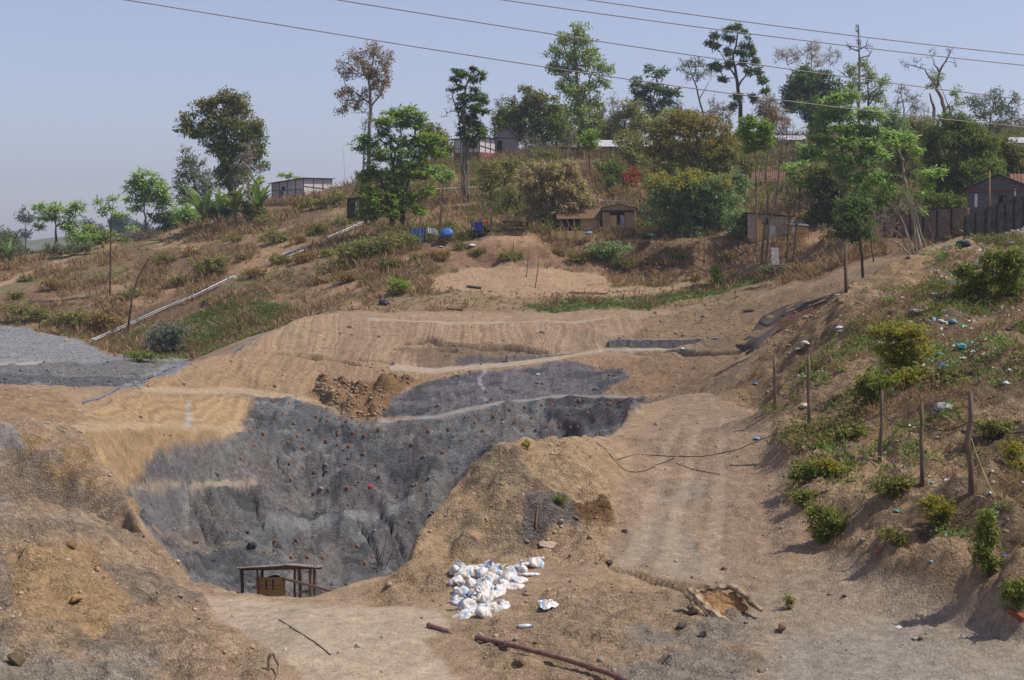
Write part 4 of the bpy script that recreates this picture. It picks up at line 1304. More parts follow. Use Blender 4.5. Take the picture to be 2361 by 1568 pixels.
plant('tree', 'dark tufted tree with an uneven spiky crown in the middle of the ridge', 'tree', 165, (1502, 345), [[(1502, 345), (1505, 270), (1500, 210)]],
      [(1498, 158, 12, 10), (1514, 172, 18, 12), (1534, 168, 10, 8), (1462, 195, 22, 14), (1505, 200, 30, 14), (1478, 212, 26, 14), (1530, 212, 26, 14), (1555, 215, 20, 14), (1500, 235, 40, 18), (1540, 240, 26, 12), (1510, 258, 26, 14)],
      'deep', 'frond', 10, 16, 10, 3.6, 1.35, 'dark', .22, .028, seed=22)
plant('tree', 'airy thin tree with few leaves on rising branches left of the candelabra tree', 'tree', 166, (1622, 335), [[(1622, 335), (1620, 260), (1605, 200), (1590, 160)], [(1612, 230), (1640, 180)]],
      [(1585, 145, 26, 12), (1612, 148, 26, 14), (1570, 160, 12, 12), (1625, 170, 22, 16), (1598, 175, 24, 16)], 'dull', 'broad', 10, 9, 6, 3, .9, 'grey', .15, .028, twigs=3, seed=23)
CAND = [(1699, 61, 9, 8), (1688, 66, 9, 7), (1676, 69, 8, 6), (1716, 73, 9, 7), (1648, 81, 12, 8), (1672, 84, 8, 7), (1634, 98, 9, 6), (1649, 105, 13, 9), (1686, 90, 12, 8), (1726, 88, 6, 5), (1717, 103, 9, 9), (1733, 105, 9, 9), (1679, 119, 9, 13),
        (1732, 121, 9, 10), (1705, 120, 10, 9), (1717, 124, 9, 8), (1742, 142, 10, 11), (1715, 145, 11, 9), (1681, 147, 13, 11), (1728, 163, 12, 10), (1645, 150, 13, 10), (1653, 158, 12, 10), (1758, 188, 11, 12), (1764, 209, 9, 9), (1689, 242, 10, 12),
        (1740, 224, 11, 10), (1666, 183, 10, 10), (1750, 165, 10, 9), (1700, 225, 12, 14)]
plant('tree', 'tall candelabra tree with separate round tufts of leaves on bare branches', 'tree', 160, (1706, 335), [[(1706, 335), (1708, 260), (1700, 190), (1690, 140), (1700, 75)], [(1702, 200), (1735, 150)], [(1698, 180), (1660, 120)]],
      CAND, 'deep', 'frond', 8, 22, 8, 3, 2.0, 'dark', .26, .03, droop=.1, seed=24)
plant('bare_tree', 'pale nearly leafless trees fanning up behind the dark domed tree', 'tree', 176, (1872, 312), [[(1872, 312), (1868, 200), (1872, 130)], [(1870, 220), (1815, 150)], [(1870, 220), (1915, 150)]],
      [(1808, 128, 26, 22), (1835, 130, 18, 24), (1870, 112, 24, 18), (1885, 135, 24, 22), (1920, 128, 20, 22)], 'bareleaf', 'broad', 10, 9, 4.5, 2.2, 1.1, 'pale', .16, .026, twigs=5, seed=25)
plant('tree', 'dense dark domed tree, the darkest mass on the right of the ridge', 'tree', 156, (1872, 325), [[(1872, 325), (1872, 270), (1868, 230)]],
      [(1855, 160, 14, 14), (1845, 185, 34, 22), (1890, 180, 38, 24), (1830, 215, 26, 24), (1875, 215, 50, 28), (1920, 210, 24, 28), (1860, 248, 46, 22), (1905, 245, 34, 20), (1818, 238, 18, 14), (1875, 275, 30, 16)],
      'deep', 'broad', 11, 38, 6.5, 3.6, 1.5, 'dark', .3, seed=26)
plant('bare_tree', 'tall dead tree with a spire of short broken branches on the right', 'tree', 160, (1980, 330), [[(1980, 330), (1978, 240), (1980, 150), (1978, 60)], [(1980, 118), (1962, 112), (1950, 95)], [(1980, 116), (1998, 105), (2004, 88)], [(1979, 135), (2004, 128), (2012, 108)], [(1979, 178), (1996, 170), (2018, 150)], [(1978, 182), (1950, 176), (1930, 160)]],
      [(1976, 70, 6, 22), (1982, 100, 10, 16), (1960, 108, 10, 10), (2002, 112, 9, 12), (1985, 150, 12, 12)], None, clump=7, per=0, twigs=4, bk='grey', r0=.19, twig=.03, dens=1.2, seed=27)
plant('tree', 'loose light green tree wrapped round the foot of the tall dead tree', 'tree', 162, (2004, 330), [[(2004, 330), (2006, 250), (2002, 190)], [(2006, 240), (2036, 190)]],
      [(1965, 158, 20, 20), (1995, 150, 18, 22), (2005, 175, 18, 22), (1970, 195, 24, 24), (2034, 190, 16, 24), (2022, 220, 24, 22), (1990, 225, 28, 18)], 'light', 'broad', 10, 18, 6, 3, 1.1, 'dark', .2, .026, twigs=1, seed=28)
plant('bare_tree', 'hazy leafless small trees between the dead spire and the forked tree', 'tree', 172, (2082, 320), [[(2082, 320), (2085, 250), (2078, 215)], [(2084, 270), (2112, 230)]],
      [(2078, 212, 18, 20), (2100, 232, 24, 18), (2122, 250, 18, 14), (2070, 240, 14, 14)], 'bareleaf', 'broad', 9, 5, 4, 2, 1.1, 'grey', .12, .026, twigs=5, seed=29)
plant('bare_tree', 'forked almost leafless tree with a thick pollarded stub on the right skyline', 'tree', 150, (2178, 300), [[(2178, 300), (2176, 250), (2160, 205), (2165, 165), (2190, 120)], [(2160, 205), (2130, 160), (2085, 148)], [(2150, 300), (2152, 250), (2142, 215)], [(2178, 260), (2192, 235)], [(2166, 165), (2150, 130)]],
      [(2088, 150, 18, 14), (2120, 145, 18, 16), (2148, 122, 16, 16), (2190, 118, 16, 14), (2204, 150, 10, 14), (2155, 165, 18, 16)], None, clump=10, per=0, twigs=4, bk='grey', r0=.22, twig=.026, dens=1.0, seed=30)
plant('tree', 'little light green tree under the forked leafless tree', 'tree', 152, (2196, 310), [[(2196, 310), (2190, 250), (2165, 190)], [(2192, 270), (2204, 225)]], [(2162, 180, 16, 16), (2150, 195, 14, 12), (2202, 215, 14, 16), (2210, 235, 12, 12), (2192, 255, 12, 12)], 'light', 'broad', 8, 12, 5.5, 3, 1.2, 'grey', .08, .022, seed=31)
plant('tree', 'fluffy light green trees at the right edge behind the dark weeping tree', 'tree', 143, (2280, 330), [[(2280, 330), (2285, 270), (2296, 225)], [(2282, 290), (2250, 240)], [(2284, 290), (2335, 245)]],
      [(2238, 232, 20, 16), (2262, 235, 20, 18), (2300, 218, 18, 18), (2308, 245, 26, 24), (2340, 235, 12, 20), (2268, 262, 34, 18), (2330, 268, 28, 18), (2300, 290, 34, 16), (2356, 280, 16, 16)], 'dull', 'broad', 10, 18, 6, 3, 1.1, 'grey', .14, .026, seed=32)
plant('tree', 'large dark weeping tree with drooping sprays above the right-hand house', 'tree', 104, (2215, 510), [[(2215, 510), (2210, 430), (2205, 350)], [(2212, 440), (2260, 370)], [(2211, 430), (2160, 380)]],
      [(2190, 275, 34, 18), (2225, 290, 44, 22), (2160, 310, 38, 26), (2205, 325, 54, 30), (2255, 330, 44, 30), (2150, 355, 34, 28), (2200, 370, 50, 30), (2262, 375, 46, 30), (2290, 390, 26, 22), (2165, 410, 40, 30), (2225, 415, 54, 30), (2270, 425, 30, 22), (2180, 450, 40, 24)],
      'dark', 'broad', 11, 30, 10, 2.6, 1.35, 'dark', .28, .024, droop=.7, seed=33)
plant('tree', 'dark bushy tree at the right edge over the red-roofed house', 'tree', 108, (2325, 450), [[(2325, 450), (2322, 390)]], [(2310, 335, 30, 24), (2340, 350, 26, 24), (2318, 375, 36, 28), (2345, 395, 24, 24)], 'darkolive', 'broad', 11, 36, 6.5, 3.4, 1.5, 'dark', .2, seed=34)
plant('tree', 'big tree dusted with yellow blossom standing behind the dark bluish tree', 'tree', 110, (1610, 560), [[(1610, 560), (1605, 470), (1600, 390), (1590, 320)], [(1604, 450), (1650, 370)], [(1603, 440), (1545, 360)]],
      [(1560, 275, 40, 18), (1610, 280, 44, 20), (1530, 310, 44, 26), (1585, 310, 50, 30), (1645, 305, 44, 28), (1510, 345, 34, 24), (1565, 355, 54, 30), (1630, 350, 54, 34), (1680, 345, 24, 34), (1600, 395, 60, 26), (1540, 395, 40, 24), (1660, 395, 34, 26)],
      'olive', 'broad', 11, 32, 6, 3.2, 1.35, 'brown', .26, .022, seed=35, leaf2='yellow', frac2=.6, loose=.5)
plant('tree', 'dark bluish-green tree hanging over the bank in front of the yellow tree', 'tree', 105, (1600, 575), [[(1600, 575), (1596, 520), (1590, 450)], [(1598, 530), (1640, 470)], [(1597, 525), (1550, 465)]],
      [(1520, 430, 34, 28), (1560, 425, 44, 30), (1610, 430, 48, 34), (1655, 440, 36, 30), (1530, 465, 40, 28), (1585, 470, 54, 34), (1645, 480, 40, 34), (1560, 505, 48, 24), (1615, 515, 50, 28), (1680, 475, 24, 26), (1600, 545, 36, 20)],
      'bluegreen', 'broad', 11, 34, 6.5, 3.6, 1.35, 'dark', .26, .022, seed=36, leaf2='lantana', frac2=.15, loose=.5)
plant('bamboo_clump', 'straw-coloured bamboo clump drooping over the terrace huts', 'bamboo', 109, (1288, 548), [[(1270, 548), (1262, 480), (1240, 420)], [(1288, 548), (1290, 470), (1296, 400)], [(1300, 548), (1318, 480), (1345, 440)], [(1280, 548), (1276, 460), (1270, 395)]],
      [(1232, 395, 28, 16), (1270, 395, 40, 22), (1310, 390, 26, 18), (1225, 425, 26, 24), (1275, 425, 46, 28), (1325, 430, 34, 28), (1240, 455, 34, 26), (1300, 460, 50, 28), (1350, 470, 28, 20), (1235, 490, 26, 18), (1280, 490, 40, 18), (1340, 495, 24, 14)],
      'straw', 'broad', 10, 40, 9, 2.6, 1.5, 'brown', .06, .012, droop=.8, seed=37, loose=.5,  wood='culms', crown='foliage')
plant('tree', 'small bright yellow-green tree with a high round crown on a long bare trunk', 'tree', 101, (1742, 625), [[(1742, 625), (1744, 540), (1742, 450), (1742, 350)], [(1743, 440), (1762, 350)]],
      [(1730, 283, 26, 16), (1760, 292, 22, 16), (1722, 312, 24, 20), (1750, 318, 34, 20), (1732, 340, 26, 12), (1768, 330, 14, 14)], 'bright', 'broad', 9, 32, 6, 3.2, 1.6, 'grey', .085, .018, seed=38)
plant('bare_tree', 'twin thin pale trunks leaning over the orange-doored hut', 'tree', 99, (1764, 580), [[(1756, 582), (1762, 520), (1772, 460), (1766, 400), (1772, 340)], [(1768, 580), (1772, 520), (1790, 460), (1796, 390), (1800, 345)]],
      [(1772, 350, 14, 24), (1800, 345, 14, 24), (1786, 380, 20, 20), (1762, 400, 10, 20)], None, clump=9, per=0, twigs=4, bk='grey', r0=.09, twig=.018, seed=39)
plant('bare_tree', 'slender leafless tree rising just right of the dark bluish tree', 'tree', 106, (1716, 520), [[(1716, 520), (1718, 440), (1728, 360)], [(1718, 450), (1706, 400)]], [(1728, 365, 12, 26), (1712, 400, 14, 22), (1700, 380, 10, 24)], None, clump=9, per=0, twigs=4, bk='grey', r0=.06, twig=.016, seed=40)
plant('tree', 'large pale green feathery tree right of centre with layered sprays', 'tree', 96, (1960, 565), [[(1960, 565), (1955, 480), (1945, 380), (1935, 280)], [(1954, 470), (2005, 380)], [(1952, 440), (1895, 350)], [(1940, 330), (1985, 270)]],
      [(1900, 236, 26, 14), (1935, 228, 30, 16), (1960, 215, 22, 14), (1915, 262, 36, 18), (1955, 260, 44, 20), (2010, 262, 36, 18), (1888, 290, 28, 16), (1935, 295, 48, 20), (1990, 298, 44, 20), (2025, 305, 22, 16), (1900, 325, 36, 18), (1955, 330, 48, 20), (2010, 335, 34, 20), (1872, 345, 22, 12),
       (1930, 365, 44, 20), (1985, 370, 44, 22), (2030, 355, 22, 16), (1950, 405, 40, 20), (2000, 410, 34, 20)],
      'frond', 'frond', 10, 16, 11, 3.4, 1.4, 'grey', .17, .02, droop=.2, seed=41)
plant('tree', 'dark shady tree filling the gap below the pale feathery tree', 'tree', 103, (1895, 555), [[(1895, 555), (1898, 480), (1900, 420)]],
      [(1868, 410, 30, 26), (1905, 400, 40, 30), (1880, 445, 44, 30), (1930, 440, 40, 34), (1960, 480, 40, 34), (1905, 485, 40, 28), (1990, 455, 30, 30), (1940, 520, 44, 24)], 'deep', 'broad', 11, 36, 6.5, 3.6, 1.4, 'dark', .22, seed=42, leaf2='olive', frac2=.2)
plant('tree', 'slim-trunked dark leafy tree at the top of the right-hand cut', 'tree', 80, (1992, 640), [[(1992, 640), (1986, 590), (1978, 540), (1968, 480)], [(2014, 605), (2008, 560), (2000, 500)]],
      [(1950, 470, 34, 24), (1990, 480, 30, 24), (1945, 505, 36, 26), (1985, 515, 40, 26), (1930, 535, 26, 16), (1970, 540, 36, 18), (2000, 545, 24, 14)], 'deep', 'broad', 11, 26, 6.5, 3.4, 1.2, 'dark', .09, .016, seed=43)
plant('tree', 'pale-trunked young tree with feathery leaves in front of the boundary wall', 'tree', 60, (2126, 592), [[(2126, 592), (2110, 530), (2096, 470), (2086, 420), (2080, 370), (2066, 335)], [(2100, 480), (2130, 430), (2162, 392)], [(2096, 470), (2060, 440), (2018, 415)], [(2086, 390), (2102, 340)], [(2092, 440), (2104, 400)]],
      [(2062, 312, 32, 14), (2098, 320, 26, 12), (2048, 330, 20, 12), (2108, 345, 18, 12), (2164, 395, 20, 12), (2130, 400, 18, 14), (2140, 425, 16, 10), (2020, 412, 26, 14), (2052, 430, 26, 12), (2000, 430, 20, 12), (2120, 450, 16, 12), (2118, 485, 12, 10), (2040, 400, 16, 10)],
      'frond', 'frond', 10, 13, 12, 3.6, 1.3, 'pale', .08, .014, droop=.15, seed=44)
plant('bare_shrub', 'grey leafless shrub fanning out at the foot of the pale-trunked tree', 'bush', 59, (2108, 594), [[(2104, 594), (2080, 545), (2040, 510)], [(2110, 594), (2088, 530), (2070, 480)], [(2114, 594), (2108, 530), (2110, 480)], [(2138, 588), (2120, 530), (2112, 490)], [(2106, 594), (2070, 560), (2026, 545)]],
      [(2030, 500, 30, 22), (2062, 485, 30, 24), (2050, 520, 34, 20), (2090, 475, 24, 22), (2028, 540, 20, 12), (2112, 485, 16, 18)], None, clump=10, per=0, twigs=6, bk='pale', r0=.05, twig=.011, dens=1.2, seed=45, wood='branches')
plant('tree', 'olive half-bare tree below the white-walled hut', 'tree', 117, (1132, 520), [[(1132, 520), (1130, 450), (1136, 400)]], [(1118, 390, 22, 24), (1146, 400, 20, 26), (1126, 425, 30, 22), (1140, 455, 24, 18)], 'olive', 'broad', 9, 14, 5.5, 2.8, 1.2, 'brown', .09, .018, twigs=3, seed=46)
plant('bare_tree', 'thin leafless trees standing before the blue-sheeted stall', 'tree', 107, (1126, 545), [[(1126, 545), (1124, 500), (1120, 460)], [(1132, 540), (1134, 490), (1140, 450)]], [(1120, 470, 16, 20), (1140, 455, 14, 20)], None, clump=8, per=0, twigs=4, bk='grey', r0=.06, twig=.014, seed=47)
plant('bare_tree', 'grey leafless brush beside the gabled hut', 'tree', 140, (1232, 400), [[(1232, 400), (1226, 360), (1214, 320)], [(1234, 395), (1250, 345)]], [(1210, 335, 20, 22), (1236, 330, 24, 24), (1256, 345, 22, 20), (1224, 360, 30, 16), (1270, 365, 20, 14)], None, clump=9, per=0, twigs=6, bk='grey', r0=.07, twig=.02, dens=1.3, seed=48)
plant('bare_tree', 'tangled leafless thicket hung with creeper beside the orange-doored hut', 'tree', 98, (1822, 560), [[(1814, 560), (1818, 510), (1826, 470)], [(1828, 560), (1836, 510), (1850, 470)]], [(1818, 450, 24, 22), (1842, 455, 26, 22), (1826, 480, 28, 20), (1860, 470, 18, 20), (1830, 505, 20, 18)], 'bareleaf', 'broad', 9, 5, 4, 2, 1.3, 'brown', .06, .014, twigs=6, seed=49)
plant('bare_tree', 'dry leafless trees on the bare slope right of the yellow tree', 'tree', 128, (1800, 440), [[(1800, 440), (1802, 380), (1800, 330)], [(1822, 430), (1826, 370), (1834, 330)]], [(1795, 330, 24, 26), (1830, 335, 24, 26), (1815, 365, 30, 20), (1845, 370, 18, 24)], 'bareleaf', 'broad', 10, 4, 4.5, 2, 1.1, 'grey', .08, .02, twigs=5, seed=50)
plant('bare_tree', 'leafless reddish thicket under the forked tree on the right ridge', 'tree', 150, (2120, 330), [[(2120, 330), (2110, 300)], [(2140, 330), (2146, 300)]], [(2080, 290, 34, 20), (2125, 290, 34, 18), (2160, 300, 24, 16), (2050, 300, 20, 18)], 'olive', 'broad', 10, 5, 4.5, 2.2, 1.3, 'brown', .07, .02, twigs=6, seed=51)
plant('bare_tree', 'thin leafless trees on the skyline between the dark tufted tree and the yellow tree', 'tree', 158, (1660, 340), [[(1660, 340), (1662, 290), (1650, 250)], [(1680, 340), (1684, 280)]], [(1650, 255, 20, 24), (1680, 270, 20, 22), (1630, 270, 18, 20), (1600, 265, 20, 16)], 'bareleaf', 'broad', 9, 6, 4.5, 2.2, 1.1, 'grey', .08, .022, twigs=5, seed=52)
plant('tree', 'low green tree hiding the tin roof left of the pale feathery tree', 'tree', 120, (1868, 420), [[(1868, 420), (1866, 370)]], [(1850, 345, 22, 14), (1880, 350, 24, 16), (1862, 368, 26, 12)], 'frond', 'frond', 9, 16, 9, 3.4, 1.5, 'grey', .09, .02, seed=53)

plant('tree', 'sparse brown-leaved tree rising behind the small yellow-green round-topped tree', 'tree', 145, (1795, 400), [[(1795, 400), (1794, 330), (1790, 275)]], [(1785, 262, 26, 18), (1805, 285, 26, 20), (1775, 295, 22, 18)], 'brown', 'broad', 10, 12, 5.5, 3, 1.1, 'grey', .1, .022, twigs=4, seed=54)
plant('tree', 'olive-green tree filling the gap left of the large weeping tree', 'tree', 118, (2078, 470), [[(2078, 470), (2076, 400), (2070, 350)]], [(2058, 335, 30, 20), (2095, 345, 34, 24), (2070, 375, 40, 26), (2110, 385, 28, 24), (2050, 405, 30, 24), (2090, 420, 36, 24)], 'olive', 'broad', 11, 26, 6.5, 3.4, 1.2, 'dark', .14, .02, seed=55, leaf2='dark', frac2=.4)
plant('tree', 'dark leafy tree in the shade behind the grey leafless shrub', 'tree', 98, (2050, 545), [[(2050, 545), (2048, 490), (2040, 450)]], [(2030, 455, 34, 26), (2070, 460, 34, 26), (2050, 490, 44, 26), (2095, 495, 28, 22), (2010, 495, 26, 22)], 'dark', 'broad', 11, 32, 6.5, 3.4, 1.3, 'dark', .13, .02, seed=56)
plant('tree', 'low dull green tree on the slope between the bamboo clump and the pen', 'tree', 114, (1185, 515), [[(1185, 515), (1186, 470)]], [(1175, 445, 24, 20), (1200, 450, 22, 22), (1188, 475, 26, 16)], 'olive', 'broad', 9, 16, 6, 3, 1.2, 'brown', .08, .018, twigs=3, seed=57)
plant('tree', 'green-leaved tree hanging over the grey house with the rusty roof', 'tree', 116, (1698, 500), [[(1698, 500), (1696, 440)]], [(1690, 410, 26, 22), (1712, 425, 24, 24), (1695, 450, 28, 22), (1712, 475, 20, 18)], 'bluegreen', 'broad', 10, 26, 6.5, 3.4, 1.3, 'dark', .1, .02, seed=58)
plant('tree', 'small olive tree beside the bamboo gate above the bare orange soil', 'tree', 124, (1405, 450), [[(1405, 450), (1408, 400)]], [(1395, 385, 22, 18), (1418, 392, 22, 20), (1406, 415, 26, 16)], 'dark', 'broad', 9, 20, 6, 3, 1.2, 'dark', .09, .02, twigs=2, seed=59)

BELT = [('darkolive', 'dark tree rising behind the right shoulder of the dense rounded tree', 153, (1300, 355), [(1285, 300, 26, 22), (1312, 310, 26, 22), (1296, 330, 30, 16)]),
        ('dark', 'shady green tree filling the ridge right of the tallest tree', 152, (1405, 355), [(1392, 300, 26, 22), (1415, 312, 28, 20), (1400, 332, 32, 16)]),
        ('olive', 'dull brush tree on the ridge left of the gabled hut', 151, (1115, 365), [(1108, 325, 18, 16), (1125, 332, 16, 14)]),
        ('bush', 'green shrub tree in front of the long tin-roofed house', 134, (1480, 400), [(1470, 375, 22, 14), (1495, 372, 22, 16), (1482, 388, 26, 10)]),
        ('dull', 'bushy grey-green tree mass at the far left edge of the hill', 136, (22, 605), [(8, 545, 24, 20), (34, 555, 24, 20), (18, 575, 30, 20), (52, 580, 20, 14)]),
        ('frond', 'low leafy tree between the flat-topped tree and the thin sapling', 133, (185, 590), [(172, 545, 22, 18), (196, 552, 18, 16), (180, 570, 26, 14)]),
        ('olive', 'broad-crowned olive tree left of the yellow-blossomed tree', 128, (1462, 400), [(1440, 335, 30, 22), (1470, 325, 28, 22), (1455, 360, 34, 22)]),
        ('darkolive', 'dark olive tree between the messy olive tree and the dark tufted tree', 154, (1470, 345), [(1462, 262, 26, 24), (1480, 290, 28, 22), (1455, 300, 24, 18)]),
        ('light', 'pale green tree just below the dark tufted tree', 150, (1528, 345), [(1520, 285, 26, 18), (1545, 275, 22, 20), (1535, 300, 30, 16)]),
        ('darkolive', 'brownish tree on the ridge behind the yellow-blossomed tree', 156, (1580, 345), [(1565, 265, 26, 16), (1595, 270, 26, 18), (1580, 290, 34, 16)]),
        ('bareleaf', 'greyish thin-leaved tree right of the candelabra tree', 158, (1768, 335), [(1758, 250, 18, 22), (1778, 240, 14, 24), (1770, 275, 24, 20)]),
        ('frond', 'feathery green tree at the left shoulder of the pale green feathery tree', 108, (1845, 470), [(1830, 385, 26, 16), (1855, 395, 30, 20), (1838, 415, 28, 18)]),
        ('bluegreen', 'blue-green tree below the dead spire behind the feathery tree', 130, (2050, 420), [(2040, 265, 28, 20), (2065, 280, 30, 22), (2045, 305, 34, 22), (2080, 315, 26, 20)]),
        ('olive', 'olive tree on the right ridge under the forked tree', 140, (2110, 400), [(2095, 285, 28, 18), (2130, 290, 30, 20), (2110, 312, 36, 20), (2140, 330, 24, 18)]),
        ('dark', 'dark tree filling the slope below the large weeping tree', 98, (2170, 520), [(2150, 455, 34, 22), (2190, 465, 36, 24), (2165, 485, 40, 22), (2215, 490, 26, 18)]),
        ('dark', 'dark tree behind the roof of the grey gabled house', 100, (2270, 500), [(2250, 390, 30, 22), (2285, 385, 30, 24), (2262, 415, 34, 22)]),
        ('olive', 'greyish olive brush tree beside the stick fence of the low huts', 104, (1880, 548), [(1865, 500, 24, 22), (1890, 510, 24, 20), (1872, 528, 28, 14)]),
        ('dark', 'green tree at the left side of the gabled hut roof', 150, (1160, 350), [(1158, 282, 22, 16), (1175, 270, 18, 18), (1150, 300, 18, 12)]),
        ('olive', 'dusty olive tree on the upper slope right of the tall slim tree', 128, (1165, 430), [(1150, 385, 22, 18), (1178, 380, 24, 20), (1165, 402, 30, 14)]),
        ('bluegreen', 'bluish bush tree standing right of the dark bluish tree', 103, (1705, 560), [(1690, 505, 22, 22), (1712, 500, 20, 20), (1700, 528, 26, 18)]),
        ('darkolive', 'dark low tree left of the house with the rusty roof on the bare slope', 127, (1722, 440), [(1705, 365, 20, 18), (1722, 380, 22, 20), (1712, 400, 22, 16)])]
for i_, (lf_, lab_, Y_, b_, bl_) in enumerate(BELT):
    top_ = min(q[1] for q in bl_)
    plant('tree', lab_, 'tree', Y_, b_, [[b_, (b_[0] - 2, (b_[1] + top_) / 2), (bl_[0][0], top_)]], bl_, lf_, 'frond' if lf_ == 'frond' else 'broad', 10, 15 if lf_ == 'frond' else 22, 9.5 if lf_ == 'frond' else 6.5, 3.3, 1.25, 'dark', .11, .02, seed=80 + i_, twigs=1 if lf_ in ('olive', 'bareleaf') else 0, loose=.35)

for i_, (u_, v_, t_, Y_) in enumerate(((1140, 350, 250, 152), (1158, 345, 225, 154), (1180, 345, 260, 152), (1388, 350, 245, 155), (1405, 350, 270, 150), (1420, 345, 225, 157), (1545, 340, 255, 158), (1570, 340, 240, 160), (1640, 335, 225, 160), (1668, 335, 240, 158), (1765, 335, 215, 160), (1790, 330, 235, 162), (1815, 330, 270, 150), (2050, 315, 235, 165), (2070, 315, 250, 162), (2110, 310, 245, 160), (2140, 310, 250, 160), (2010, 320, 250, 158), (1000, 400, 330, 140), (1095, 400, 320, 142), (1215, 390, 300, 146), (1320, 380, 300, 146))):
    h_ = v_ - t_
    plant('sapling', 'slender leafless sapling among the taller ridge trees', 'tree', Y_, (u_, v_), [[(u_, v_), (u_ + rng.uniform(-4, 4), v_ - h_ * .5), (u_ + rng.uniform(-10, 10), t_)]],
          [(u_ + rng.uniform(-6, 6), t_ + h_ * .12, 14, h_ * .18), (u_ + rng.uniform(-8, 8), t_ + h_ * .4, 16, h_ * .2)], 'bareleaf' if i_ % 2 else None, 'broad', 9, 5 if i_ % 2 else 0, 4.5, 2.2, 1.2, 'grey', .07, .02, seed=130 + i_, twigs=5, group='leafless saplings on the ridge')

